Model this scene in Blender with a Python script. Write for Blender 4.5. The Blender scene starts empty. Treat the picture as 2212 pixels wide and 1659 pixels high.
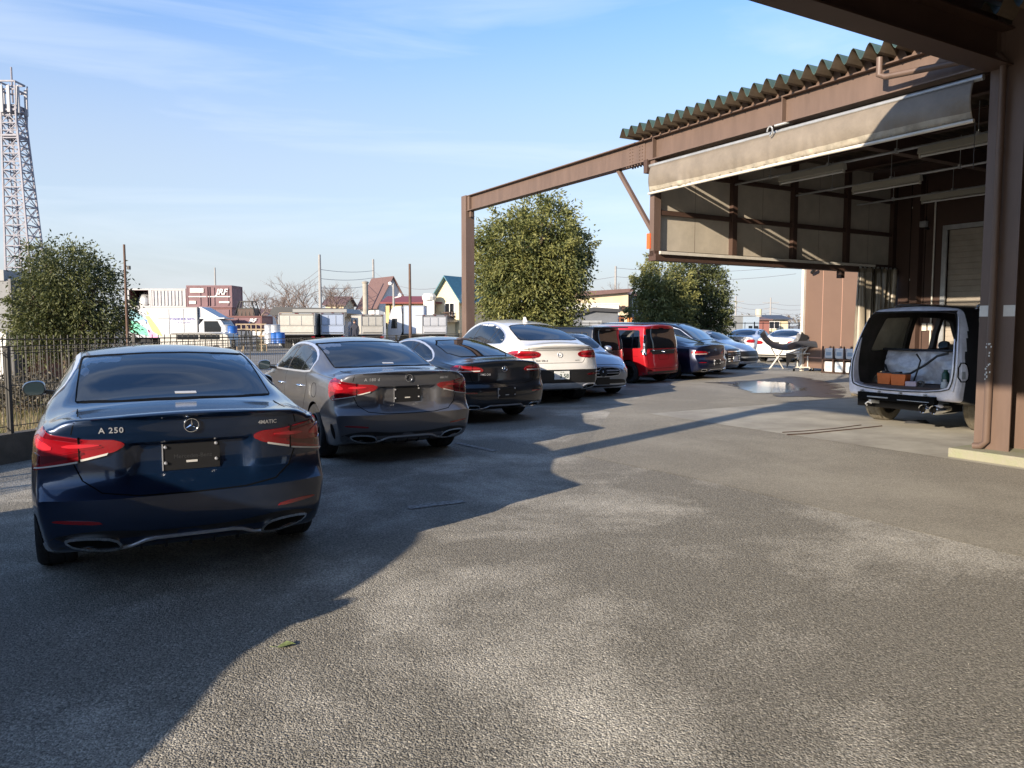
import bpy, bmesh, math, random
import numpy as np
from mathutils import Vector, Matrix
from mathutils.bvhtree import BVHTree
from mathutils.geometry import delaunay_2d_cdt

R = math.radians
S = bpy.context.scene
COL = S.collection
rnd = random.Random(7)

# ---------------------------------------------------------------- camera
cam = bpy.data.cameras.new('camera')
cam.sensor_width = 36.0
cam.lens = 36.0 * 1661.0 / 2212.0
cam.clip_start = 0.05
cam.clip_end = 3000
camo = bpy.data.objects.new('camera', cam)
COL.objects.link(camo)
camo.location = (0, 0, 1.6)
camo.rotation_euler = (R(90 - 4.39), 0, 0)
S.camera = camo
# ---------------------------------------------------------------- sky, sun
SUN_EL = 17.4
SUN_DIR = 49.5            # the way the light travels, degrees from +X
tx, ty = math.cos(R(SUN_DIR)), math.sin(R(SUN_DIR))
world = bpy.data.worlds.new('World')
S.world = world
world.use_nodes = True
wn, wl = world.node_tree.nodes, world.node_tree.links
bg = wn['Background']
sky = wn.new('ShaderNodeTexSky')
sky.sky_type = 'NISHITA'
sky.sun_disc = False
sky.sun_elevation = R(SUN_EL)
sky.sun_rotation = math.atan2(-tx, -ty)
sky.air_density = 1.15
sky.dust_density = 0.6
sky.ozone_density = 2.2
tc = wn.new('ShaderNodeTexCoord')
mp = wn.new('ShaderNodeMapping')
mp.inputs['Scale'].default_value = (0.9, 2.2, 9.0)
mp.inputs['Rotation'].default_value = (0.16, 0.12, 0.4)
nz = wn.new('ShaderNodeTexNoise')
nz.inputs['Scale'].default_value = 1.6
nz.inputs['Detail'].default_value = 7
nz.inputs['Roughness'].default_value = 0.55
nz.inputs['Distortion'].default_value = 0.6
rp = wn.new('ShaderNodeValToRGB')
rp.color_ramp.elements[0].position = 0.46
rp.color_ramp.elements[0].color = (0, 0, 0, 1)
rp.color_ramp.elements[1].position = 0.80
rp.color_ramp.elements[1].color = (0.5, 0.5, 0.5, 1)
mx = wn.new('ShaderNodeMixRGB')
mx.inputs['Color2'].default_value = (4.6, 5.0, 5.5, 1)
wl.new(tc.outputs['Generated'], mp.inputs['Vector'])
wl.new(mp.outputs['Vector'], nz.inputs['Vector'])
wl.new(nz.outputs['Fac'], rp.inputs['Fac'])
wl.new(rp.outputs['Color'], mx.inputs['Fac'])
# clean winter air: bluer overhead, milky towards the horizon
ti = wn.new('ShaderNodeMixRGB'); ti.blend_type = 'MULTIPLY'; ti.inputs['Fac'].default_value = 1
ti.inputs['Color2'].default_value = (0.80, 1.0, 1.32, 1)
wl.new(sky.outputs['Color'], ti.inputs['Color1'])
sx_ = wn.new('ShaderNodeSeparateXYZ')
wl.new(tc.outputs['Generated'], sx_.inputs['Vector'])
hr = wn.new('ShaderNodeValToRGB')
hr.color_ramp.interpolation = 'EASE'
hr.color_ramp.elements[0].position = 0.0; hr.color_ramp.elements[0].color = (.97, .97, .97, 1)
hr.color_ramp.elements[1].position = 0.42; hr.color_ramp.elements[1].color = (0, 0, 0, 1)
e_ = hr.color_ramp.elements.new(0.16); e_.color = (.62, .62, .62, 1)
wl.new(sx_.outputs['Z'], hr.inputs['Fac'])
hz = wn.new('ShaderNodeMixRGB')
hz.inputs['Color2'].default_value = (3.15, 3.3, 3.5, 1)
wl.new(hr.outputs['Color'], hz.inputs['Fac'])
wl.new(ti.outputs['Color'], hz.inputs['Color1'])
wl.new(hz.outputs['Color'], mx.inputs['Color1'])
wl.new(mx.outputs['Color'], bg.inputs['Color'])
bg.inputs['Strength'].default_value = 0.12
sl = bpy.data.lights.new('sun', 'SUN')
sl.energy = 5.0
sl.angle = R(0.5)
sl.color = (1.0, 0.86, 0.69)
so = bpy.data.objects.new('sun', sl)
COL.objects.link(so)
ld = Vector((tx * math.cos(R(SUN_EL)), ty * math.cos(R(SUN_EL)), -math.sin(R(SUN_EL))))
so.rotation_euler = ld.to_track_quat('-Z', 'Y').to_euler()
S.view_settings.view_transform = 'Standard'
S.view_settings.look = 'None'
S.view_settings.gamma = 1
S.view_settings.exposure = 0.88

# ---------------------------------------------------------------- materials
def nmat(name):
    m = bpy.data.materials.new(name)
    m.use_nodes = True
    return m, m.node_tree.nodes, m.node_tree.links, m.node_tree.nodes['Principled BSDF']

def M(name, col, rough=0.5, metal=0.0, coat=0.0, spec=0.5, var=0.0, vscale=4.0, bump=0.0, bscale=30.0,
      col2=None, stretch=None, alpha=1.0, trans=0.0, emit=0.0, flake=False):
    m, n, l, b = nmat(name)
    c = (*col, 1)
    b.inputs['Base Color'].default_value = c
    b.inputs['Roughness'].default_value = rough
    b.inputs['Metallic'].default_value = metal
    b.inputs['Coat Weight'].default_value = coat
    b.inputs['Coat Roughness'].default_value = 0.03
    b.inputs['Specular IOR Level'].default_value = spec
    b.inputs['Alpha'].default_value = alpha
    b.inputs['Transmission Weight'].default_value = trans
    if emit:
        b.inputs['Emission Color'].default_value = c
        b.inputs['Emission Strength'].default_value = emit
    if var > 0 or bump > 0:
        t = n.new('ShaderNodeTexCoord')
        p = n.new('ShaderNodeMapping')
        if stretch:
            p.inputs['Scale'].default_value = stretch
        l.new(t.outputs['Object'], p.inputs['Vector'])
        if var > 0:
            x = n.new('ShaderNodeTexNoise')
            x.inputs['Scale'].default_value = vscale
            x.inputs['Detail'].default_value = 6
            x.inputs['Roughness'].default_value = 0.65
            l.new(p.outputs['Vector'], x.inputs['Vector'])
            r = n.new('ShaderNodeValToRGB')
            r.color_ramp.elements[0].position = 0.35
            r.color_ramp.elements[1].position = 0.68
            d = col2 if col2 else tuple(min(1, k * (1 + var)) for k in col)
            e = col if col2 else tuple(k * (1 - var) for k in col)
            r.color_ramp.elements[0].color = (*e, 1)
            r.color_ramp.elements[1].color = (*d, 1)
            l.new(x.outputs['Fac'], r.inputs['Fac'])
            l.new(r.outputs['Color'], b.inputs['Base Color'])
        if bump > 0:
            y = n.new('ShaderNodeTexNoise')
            y.inputs['Scale'].default_value = bscale
            y.inputs['Detail'].default_value = 4
            l.new(p.outputs['Vector'], y.inputs['Vector'])
            u = n.new('ShaderNodeBump')
            u.inputs['Strength'].default_value = bump
            u.inputs['Distance'].default_value = 0.02
            l.new(y.outputs['Fac'], u.inputs['Height'])
            l.new(u.outputs['Normal'], b.inputs['Normal'])
    return m

def paint(name, col, metal=0.35, rough=0.32):
    m, n, l, b = nmat(name)
    b.inputs['Base Color'].default_value = (*col, 1)
    b.inputs['Metallic'].default_value = metal
    b.inputs['Roughness'].default_value = rough
    b.inputs['Coat Weight'].default_value = 1.0
    b.inputs['Coat Roughness'].default_value = 0.03
    t = n.new('ShaderNodeTexCoord')
    x = n.new('ShaderNodeTexNoise')
    x.inputs['Scale'].default_value = 5
    x.inputs['Detail'].default_value = 7
    l.new(t.outputs['Object'], x.inputs['Vector'])
    r = n.new('ShaderNodeMapRange')
    r.inputs['To Min'].default_value = 0.01
    r.inputs['To Max'].default_value = 0.10
    l.new(x.outputs['Fac'], r.inputs['Value'])
    l.new(r.outputs['Result'], b.inputs['Coat Roughness'])
    return m

def asphalt(name, base, dust, coarse=True, dustpos=0.5, bump=1.0):
    m, n, l, b = nmat(name)
    t = n.new('ShaderNodeTexCoord')
    v = n.new('ShaderNodeTexVoronoi')
    v.inputs['Scale'].default_value = 120 if coarse else 230
    v2 = n.new('ShaderNodeTexVoronoi')
    v2.inputs['Scale'].default_value = 72 if coarse else 130
    s = n.new('ShaderNodeTexNoise')
    s.inputs['Scale'].default_value = 60
    s.inputs['Detail'].default_value = 6
    s.inputs['Roughness'].default_value = 0.7
    big = n.new('ShaderNodeTexNoise')
    big.inputs['Scale'].default_value = 0.42
    big.inputs['Detail'].default_value = 10
    big.inputs['Roughness'].default_value = 0.66
    big.inputs['Distortion'].default_value = 0.25
    for k in (v, v2, s, big):
        l.new(t.outputs['Object'], k.inputs['Vector'])
    # dust lies where the big noise is high, broken up by the grain
    ad = n.new('ShaderNodeMath'); ad.operation = 'MULTIPLY_ADD'
    ad.inputs[1].default_value = 0.22
    l.new(s.outputs['Fac'], ad.inputs[0])
    l.new(big.outputs['Fac'], ad.inputs[2])
    dr = n.new('ShaderNodeValToRGB')
    dr.color_ramp.elements[0].position = dustpos
    dr.color_ramp.elements[1].position = dustpos + 0.30
    l.new(ad.outputs[0], dr.inputs['Fac'])
    gr = n.new('ShaderNodeValToRGB')
    gr.color_ramp.elements[0].color = (*[k * 0.45 for k in base], 1)
    gr.color_ramp.elements[1].color = (*[k * 1.5 for k in base], 1)
    gr.color_ramp.elements[0].position = 0.3
    gr.color_ramp.elements[1].position = 0.72
    l.new(s.outputs['Fac'], gr.inputs['Fac'])
    mx = n.new('ShaderNodeMixRGB')
    mx.inputs['Color2'].default_value = (*dust, 1)
    l.new(dr.outputs['Color'], mx.inputs['Fac'])
    l.new(gr.outputs['Color'], mx.inputs['Color1'])
    # stone to stone variation
    hv = n.new('ShaderNodeMixRGB'); hv.blend_type = 'MULTIPLY'; hv.inputs['Fac'].default_value = 0.55
    sp = n.new('ShaderNodeSeparateColor')
    l.new(v.outputs['Color'], sp.inputs['Color'])
    mr = n.new('ShaderNodeMapRange')
    mr.inputs['To Min'].default_value = 0.30
    mr.inputs['To Max'].default_value = 1.85
    l.new(sp.outputs[0], mr.inputs['Value'])
    l.new(mx.outputs['Color'], hv.inputs['Color1'])
    l.new(mr.outputs['Result'], hv.inputs['Color2'])
    l.new(hv.outputs['Color'], b.inputs['Base Color'])
    b.inputs['Roughness'].default_value = 0.85
    b.inputs['Specular IOR Level'].default_value = 0.35
    sm = n.new('ShaderNodeMath'); sm.operation = 'MULTIPLY_ADD'
    sm.inputs[1].default_value = 0.7
    l.new(v2.outputs['Distance'], sm.inputs[0])
    l.new(v.outputs['Distance'], sm.inputs[2])
    bp = n.new('ShaderNodeBump')
    bp.invert = True
    bp.inputs['Strength'].default_value = bump
    bp.inputs['Distance'].default_value = 0.0045 if coarse else 0.002
    l.new(sm.outputs[0], bp.inputs['Height'])
    l.new(bp.outputs['Normal'], b.inputs['Normal'])
    return m

MT = dict(
    black=M('black_plastic', (0.012, 0.012, 0.013), 0.45),
    dark=M('underbody', (0.006, 0.006, 0.006), 0.9, spec=0.1),
    seam=M('panel_gap', (0.003, 0.003, 0.003), 0.8, spec=0.1),
    tyre=M('tyre_rubber', (0.018, 0.018, 0.018), 0.85, var=0.3, vscale=20, bump=0.3, bscale=60),
    dtyre=M('dusty_tyre', (0.19, 0.165, 0.12), 0.95, var=0.25, vscale=9, bump=0.3, bscale=40),
    rim=M('rim_alloy', (0.35, 0.35, 0.36), 0.3, metal=0.9),
    drim=M('rim_dark', (0.03, 0.03, 0.03), 0.35, metal=0.6),
    chrome=M('chrome', (0.82, 0.83, 0.85), 0.1, metal=1.0),
    satin=M('satin_metal', (0.78, 0.79, 0.82), 0.30, metal=0.75),
    glass=M('tinted_glass', (0.006, 0.008, 0.011), 0.025, spec=0.85),
    glassl=M('clear_glass', (0.03, 0.05, 0.06), 0.03, spec=0.9, coat=0.8),
    red=M('tail_lens', (0.24, 0.004, 0.009), 0.12, coat=1.0),
    redd=M('tail_lens_dark', (0.11, 0.003, 0.006), 0.08, coat=1.0),
    redb=M('tail_lens_bright', (0.52, 0.018, 0.03), 0.2, coat=1.0),
    whitel=M('white_lens', (0.62, 0.60, 0.56), 0.2, coat=1.0),
    headl=M('headlamp_lens', (0.28, 0.30, 0.33), 0.08, metal=0.5, coat=1.0),
    plate=M('plate_white', (0.72, 0.74, 0.72), 0.4),
    ink=M('plate_ink', (0.02, 0.05, 0.03), 0.5),
    badge=M('badge_bright', (0.55, 0.56, 0.58), 0.3, metal=0.5),
    grey=M('badge_grey', (0.05, 0.05, 0.052), 0.4),
    white=M('white_paint', (0.74, 0.73, 0.70), 0.45, var=0.06, vscale=1.5),
    wdirty=M('white_dirty', (0.62, 0.61, 0.57), 0.5, var=0.14, vscale=2.0),
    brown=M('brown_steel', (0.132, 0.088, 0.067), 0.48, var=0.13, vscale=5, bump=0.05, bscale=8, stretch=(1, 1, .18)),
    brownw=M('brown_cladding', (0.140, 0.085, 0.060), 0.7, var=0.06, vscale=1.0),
    browni=M('brown_shade_and_dark', (0.068, 0.038, 0.027), 0.6, var=0.15, vscale=1.5),  # steel brown darkened to deepen interior shade; also plain dark brown parts
    rund=M('roof_underside', (0.15, 0.115, 0.08), 0.7, var=0.2, vscale=3),
    board=M('beige_board', (0.46, 0.41, 0.33), 0.8, var=0.12, vscale=2.5),
    green=M('green_roof', (0.075, 0.125, 0.095), 0.5, var=0.2, vscale=2),
    steelg=M('galvanised', (0.42, 0.43, 0.43), 0.45, metal=0.5, var=0.15, vscale=6),
    conc=M('concrete', (0.34, 0.31, 0.26), 0.9, var=0.18, vscale=1.3, bump=0.25, bscale=60),
    concm=M('mossy_concrete', (0.27, 0.25, 0.19), 0.9, var=0.3, vscale=6, bump=0.4, bscale=50, col2=(0.24, 0.25, 0.15)),
    fence=M('fence_black', (0.02, 0.018, 0.015), 0.5),
    bark=M('bark', (0.09, 0.065, 0.045), 0.9, var=0.3, vscale=8, bump=0.6, bscale=25),
    pole=M('concrete_pole', (0.30, 0.29, 0.28), 0.8, var=0.08),
    polew=M('rusty_pole', (0.11, 0.065, 0.045), 0.8, var=0.2),
    wire=M('cable', (0.20, 0.20, 0.22), 0.7),
    blue=M('blue_plastic', (0.02, 0.11, 0.38), 0.4, var=0.15),
    rust=M('rusty_steel', (0.20, 0.07, 0.03), 0.85, var=0.3, vscale=5),
    tarp=M('mesh_tarp', (0.20, 0.168, 0.130), 0.5, var=0.12, vscale=3, bump=0.3, bscale=14),
    hem=M('pale_hem', (0.62, 0.58, 0.50), 0.35, var=0.1),
    curtain=M('grey_vinyl', (0.24, 0.205, 0.15), 0.3, var=0.45, vscale=3, spec=0.8, stretch=(1, 1, .3)),
)

# ---------------------------------------------------------------- mesh builder
class MB:
    def __init__(s):
        s.v, s.f, s.m = [], [], []
    def add(s, verts, faces, mi=0, mat=None):
        o = len(s.v)
        if mat is not None:
            verts = [mat @ Vector(p) for p in verts]
        s.v += [tuple(p) for p in verts]
        for k, f in enumerate(faces):
            s.f.append(tuple(i + o for i in f))
            s.m.append(mi[k] if isinstance(mi, (list, tuple)) else mi)
        return s
    def box(s, a, b, mi=0, rot=None, at=None):
        x0, y0, z0 = a; x1, y1, z1 = b
        v = [(x0,y0,z0),(x1,y0,z0),(x1,y1,z0),(x0,y1,z0),(x0,y0,z1),(x1,y0,z1),(x1,y1,z1),(x0,y1,z1)]
        mt = None
        if rot is not None or at is not None:
            mt = Matrix.Translation(at or (0, 0, 0))
            if rot is not None:
                mt = mt @ rot
        return s.add(v, [(0,3,2,1),(4,5,6,7),(0,1,5,4),(1,2,6,5),(2,3,7,6),(3,0,4,7)], mi, mt)
    def tube(s, pts, r, n=8, mi=0, caps=True):
        pts = [Vector(p) for p in pts]
        rs = r if isinstance(r, (list, tuple)) else [r] * len(pts)
        vs, fs = [], []
        up = None
        for i, p in enumerate(pts):
            d = (pts[min(i + 1, len(pts) - 1)] - pts[max(i - 1, 0)])
            d = d.normalized() if d.length > 1e-9 else Vector((0, 0, 1))
            if up is None:
                up = Vector((0, 0, 1)) if abs(d.z) < 0.9 else Vector((1, 0, 0))
            a = d.cross(up).normalized()
            up = a.cross(d).normalized()
            for k in range(n):
                t = 2 * math.pi * k / n
                vs.append(p + (a * math.cos(t) + up * math.sin(t)) * rs[i])
        for i in range(len(pts) - 1):
            for k in range(n):
                a, b = i * n + k, i * n + (k + 1) % n
                fs.append((a, b, b + n, a + n))
        if caps:
            fs.append(tuple(range(n))[::-1])
            fs.append(tuple((len(pts) - 1) * n + k for k in range(n)))
        return s.add(vs, fs, mi)
    def bar(s, p, q, w, h=None, mi=0, up=(0, 0, 1)):
        h = h or w
        p, q = Vector(p), Vector(q)
        d = (q - p).normalized()
        u = Vector(up)
        if abs(d.dot(u)) > 0.95:
            u = Vector((1, 0, 0))
        a = d.cross(u).normalized()
        u = a.cross(d).normalized()
        v = []
        for c in (p, q):
            for (i, j) in ((-1, -1), (1, -1), (1, 1), (-1, 1)):
                v.append(c + a * (i * w / 2) + u * (j * h / 2))
        return s.add(v, [(0,1,2,3),(7,6,5,4),(0,4,5,1),(1,5,6,2),(2,6,7,3),(3,7,4,0)], mi)
    def prism(s, poly, axis, a, b, mi=0):
        """poly: 2d points; axis 'x': (y,z) extruded in x; 'y': (x,z); 'z': (x,y)."""
        n = len(poly)
        def P(q, t):
            return {'x': (t, q[0], q[1]), 'y': (q[0], t, q[1]), 'z': (q[0], q[1], t)}[axis]
        v = [P(q, a) for q in poly] + [P(q, b) for q in poly]
        f = [tuple(range(n)), tuple(range(2 * n - 1, n - 1, -1))]
        f += [(i, i + n, (i + 1) % n + n, (i + 1) % n) for i in range(n)]
        return s.add(v, f, mi)
    def lathe(s, prof, n=32, mi=0, axis='x', at=(0, 0, 0)):
        v, f = [], []
        for (r, t) in prof:
            for k in range(n):
                a = 2 * math.pi * k / n
                c, d = r * math.cos(a), r * math.sin(a)
                v.append({'x': (t, c, d), 'z': (c, d, t), 'y': (c, t, d)}[axis])
        for i in range(len(prof) - 1):
            for k in range(n):
                a, b = i * n + k, i * n + (k + 1) % n
                f.append((a, b, b + n, a + n))
        return s.add(v, f, mi, Matrix.Translation(at))
    def build(s, name, mats, parent=None, smooth=None, loc=None, rotz=None, recalc=True, bevel=0):
        me = bpy.data.meshes.new(name)
        me.from_pydata(s.v, [], s.f)
        for m in (mats if isinstance(mats, (list, tuple)) else [mats]):
            me.materials.append(MT[m] if isinstance(m, str) else m)
        me.polygons.foreach_set('material_index', s.m)
        if recalc:
            bm = bmesh.new(); bm.from_mesh(me)
            bmesh.ops.recalc_face_normals(bm, faces=bm.faces)
            bm.to_mesh(me); bm.free()
        if smooth is not None:
            me.polygons.foreach_set('use_smooth', [True] * len(me.polygons))
            me.set_sharp_from_angle(angle=R(smooth))
        me.update()
        o = bpy.data.objects.new(name, me)
        COL.objects.link(o)
        if parent: o.parent = parent
        if loc is not None: o.location = loc
        if rotz is not None: o.rotation_euler = (0, 0, rotz)
        if bevel:
            b = o.modifiers.new('b', 'BEVEL'); b.width = bevel; b.segments = 2; b.limit_method = 'ANGLE'
        return o

def E(name, label, cat, loc=(0, 0, 0), rz=0, group=None):
    o = bpy.data.objects.new(name, None)
    COL.objects.link(o)
    o.empty_display_size = 0.3
    o.location = loc
    o.rotation_euler = (0, 0, rz)
    o['label'] = label; o['category'] = cat
    if group: o['group'] = group
    return o

def tag(o, label, cat, group=None):
    o['label'] = label; o['category'] = cat
    if group: o['group'] = group
    return o

def struct(o):
    o['kind'] = 'structure'
    return o

def copy_tree(o, parent=None):
    c = o.copy(); COL.objects.link(c)
    if parent: c.parent = parent
    for ch in list(o.children):
        copy_tree(ch, c)
    return c

def textmesh(body, size, bold=0.0, shear=0.0, spacing=1.0):
    cu = bpy.data.curves.new('t', 'FONT')
    cu.body = body; cu.size = size; cu.align_x = 'CENTER'; cu.align_y = 'CENTER'
    cu.offset = bold; cu.shear = shear; cu.space_character = spacing
    cu.resolution_u = 3
    o = bpy.data.objects.new('t', cu)
    COL.objects.link(o)
    dg = bpy.context.evaluated_depsgraph_get()
    me = bpy.data.meshes.new_from_object(o.evaluated_get(dg))
    v = [(p.co.x, p.co.y) for p in me.vertices]
    f = [tuple(p.vertices) for p in me.polygons]
    bpy.data.objects.remove(o); bpy.data.curves.remove(cu); bpy.data.meshes.remove(me)
    return v, f

# pixel (on a 2212 x 1659 picture) and height or depth -> point in the place
_p = R(4.39)
def _ray(x, y):
    a, b = (x - 1106) / 1661.0, (829.5 - y) / 1661.0
    return a, math.cos(_p) + b * math.sin(_p), -math.sin(_p) + b * math.cos(_p)
def gnd(x, y, z=0.0):
    r = _ray(x, y); t = (z - 1.6) / r[2]
    return (r[0] * t, r[1] * t)
def dep(x, y, Y):
    r = _ray(x, y); t = Y / r[1]
    return (r[0] * t, 1.6 + r[2] * t)

# ================================================================= cars
def pchip(tbl):
    xs = [a for a, b in tbl]; ys = [b for a, b in tbl]
    n = len(xs)
    h = [xs[i+1] - xs[i] for i in range(n-1)]
    d = [(ys[i+1] - ys[i]) / h[i] for i in range(n-1)]
    m = [d[0]] + [0 if d[i-1]*d[i] <= 0 else 2*d[i-1]*d[i]/(d[i-1]+d[i]) for i in range(1, n-1)] + [d[-1]]
    def f(x):
        if x <= xs[0]: return ys[0]
        if x >= xs[-1]: return ys[-1]
        i = 0
        while x > xs[i+1]: i += 1
        t = (x - xs[i]) / h[i]
        return ((2*t**3-3*t*t+1)*ys[i] + (t**3-2*t*t+t)*h[i]*m[i]
                + (-2*t**3+3*t*t)*ys[i+1] + (t**3-t*t)*h[i]*m[i+1])
    return f

def sstep(a, b, x):
    t = max(0.0, min(1.0, (x - a) / (b - a)))
    return t * t * (3 - 2 * t)

def ring(sp, y):
    zb, zt = sp['zb'](y), sp['zt'](y)
    wm, ws, wr = sp['wm'](y), sp['ws'](y), sp['wr'](y)
    zs = sp['zs'](y); zr = zt - sp['drop'](y)
    zs = min(zs, zr - 0.02)
    wb = wm - sp.get('tuck', 0.06)
    zm = sp['zm']
    P = [(0, zb), (wb, zb), (wm, min(zm, zs - 0.1)), (ws, zs), (wr, zr), (0, zt)]
    rr = [0, 0.06, 0.22, sp.get('rs', 0.05), sp.get('rr', 0.10), 0]
    kk = [0, 4, 5, 4, 6, 0]
    seg = [3, 3, 3, 6, 8]
    pts = [P[0]]
    prev_out = P[0]
    for i in range(1, 5):
        a, b, c = Vector(P[i-1]), Vector(P[i]), Vector(P[i+1])
        la, lc = (a-b).length, (c-b).length
        r = min(rr[i], 0.45*la, 0.45*lc)
        s, e = b + (a-b)*(r/max(la, 1e-6)), b + (c-b)*(r/max(lc, 1e-6))
        m = seg[i-1]
        po = Vector(prev_out)
        for k in range(1, m):
            t = k / m
            q = po.lerp(s, t)
            if i == 4:      # the side glass bows out a little
                q.x += sp.get('bow', 0.02) * 4 * t * (1-t)
            pts.append((q.x, q.y))
        for k in range(kk[i] + 1):
            t = k / kk[i]
            q = s*(1-t)**2 + b*2*t*(1-t) + e*t*t
            pts.append((q.x, q.y))
        prev_out = (e.x, e.y)
    x0, z0 = prev_out
    for k in range(1, seg[4]):
        t = k / seg[4]
        x = x0 * (1 - t)
        pts.append((x, z0 + (zt - z0) * (1 - (x / x0) ** 2)))
    pts.append((0, zt))
    return pts

def body_mesh(sp, cols=24, dy=0.10):
    L = sp['L']; rf = sp.get('endr', 0.05)
    ys = [0, .006, .016, .03, .05, .08, .12]
    y = .12
    while y < L - .12:
        y += dy if .6 < y < L-.7 else dy * .6
        ys.append(y)
    ys = [q for q in ys if q < L - .11] + [L-.1, L-.07, L-.045, L-.025, L-.01, L]
    mb = MB()
    rings = []
    for y in ys:
        h = ring(sp, y)
        zc = (h[0][1] + h[-1][1]) / 2
        e = 0
        for q in (y, L - y):
            if q < rf: e = rf - math.sqrt(max(0, rf*rf - (rf-q)**2))
        if e:
            hw = max(p[0] for p in h); hh = h[-1][1] - zc
            h = [(x*(1 - e/hw), zc + (z-zc)*(1 - e/hh)) for x, z in h]
        n = len(h)
        idx = []
        for x, z in h:
            idx.append(len(mb.v)); mb.v.append((x, y, z))
        for x, z in h[1:-1][::-1]:
            idx.append(len(mb.v)); mb.v.append((-x, y, z))
        rings.append((idx, h))
    N = len(rings[0][0])
    for a in range(len(rings)-1):
        i0, i1 = rings[a][0], rings[a+1][0]
        for k in range(N):
            mb.f.append((i0[k], i0[(k+1) % N], i1[(k+1) % N], i1[k])); mb.m.append(0)
    for end in (0, -1):
        idx, h = rings[end]; n = len(h); y = ys[end]
        rows = []
        for i in range(1, n-1):
            x, z = h[i]
            row = [idx[N - i]]
            for j in range(1, cols):
                row.append(len(mb.v)); mb.v.append((-x + 2*x*j/cols, y, z))
            row.append(idx[i])
            rows.append(row)
        for r0, r1 in zip(rows, rows[1:]):
            for j in range(cols):
                mb.f.append((r0[j], r0[j+1], r1[j+1], r1[j])); mb.m.append(0)
        for j in range(cols):
            mb.f.append((idx[0], rows[0][j+1], rows[0][j])); mb.m.append(0)
            mb.f.append((rows[-1][j], rows[-1][j+1], idx[n-1])); mb.m.append(0)
    gR, gF = sp['gR'], sp['gF']
    fl = sp.get('fade', 0.8)
    out = []
    for x, y, z in mb.v:
        a = max(0, 1 - y/fl)**2; b = max(0, 1 - (L-y)/fl)**2
        out.append((x, y + a*gR(x, z) - b*gF(x, z), z))
    mb.v = out
    return mb

def endprof(tbl, plan, hw, p=3.0, extra=None):
    f = pchip(tbl)
    def g(x, z):
        return f(z) + plan * (abs(x)/hw)**p + (extra(x, z) if extra else 0)
    return g

def bool_cut(mb, cutters, extra=None):
    """body minus cutters (each an MB), exact; the faces the cut makes are material 1"""
    o = mb.build('tmp_body', ['dark', 'dark', 'dark'])
    tmp = []
    for c in cutters:
        c.m = [1]*len(c.f)
        q = c.build('tmp_cut', ['dark', 'dark'])
        tmp.append(q)
        md = o.modifiers.new('b', 'BOOLEAN'); md.operation = 'DIFFERENCE'; md.solver = 'EXACT'; md.object = q
    for t in range(6):      # a cut that comes back nearly empty is tried again a hair aside
        dg = bpy.context.evaluated_depsgraph_get(); dg.update()
        me = bpy.data.meshes.new_from_object(o.evaluated_get(dg))
        if len(me.vertices) > .6*len(mb.v): break
        if t == 5: break
        bpy.data.meshes.remove(me)
        for i, q in enumerate(tmp):
            q.location = (.0007*(t+1), .0011*(t+1) + .0003*i, .0009*(t+1))
        if t == 3:
            for md in o.modifiers: md.solver = 'FAST'
    r = MB()
    r.v = [tuple(v.co) for v in me.vertices]
    r.f = [tuple(p.vertices) for p in me.polygons]
    r.m = [p.material_index for p in me.polygons]
    for q in [o] + tmp:
        m2 = q.data; bpy.data.objects.remove(q); bpy.data.meshes.remove(m2)
    bpy.data.meshes.remove(me)
    return r

# --- drawing on a body: 2d outlines are cast on its surface
def chaikin(p, k=1, closed=True):
    for _ in range(k):
        q = []
        n = len(p)
        for i in range(n if closed else n-1):
            a, b = p[i], p[(i+1) % n]
            q.append((a[0]*.75+b[0]*.25, a[1]*.75+b[1]*.25))
            q.append((a[0]*.25+b[0]*.75, a[1]*.25+b[1]*.75))
        if not closed: q = [p[0]] + q + [p[-1]]
        p = q
    return p

def rcorner(p, r):
    out = []
    n = len(p)
    for i in range(n):
        a, b, c = Vector(p[i-1]), Vector(p[i]), Vector(p[(i+1) % n])
        u, v = (a-b), (c-b)
        k1, k2 = min(r, u.length*.45), min(r, v.length*.45)
        s, e = b + u.normalized()*k1, b + v.normalized()*k2
        for t in (0, .35, .65, 1):
            q = s*(1-t)**2 + b*2*t*(1-t) + e*t*t
            out.append((q.x, q.y))
    return out

def densify(p, step, closed=True):
    out = []
    n = len(p)
    for i in range(n if closed else n-1):
        a, b = p[i], p[(i+1) % n]
        d = math.hypot(b[0]-a[0], b[1]-a[1])
        k = max(1, int(math.ceil(d/step)))
        for j in range(k):
            out.append((a[0]+(b[0]-a[0])*j/k, a[1]+(b[1]-a[1])*j/k))
    if not closed: out.append(p[-1])
    return out

def inside(p, poly):
    x, y = p; c = False
    for i in range(len(poly)):
        x1, y1 = poly[i]; x2, y2 = poly[i-1]
        if (y1 > y) != (y2 > y) and x < (x2-x1)*(y-y1)/(y2-y1)+x1: c = not c
    return c

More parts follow.
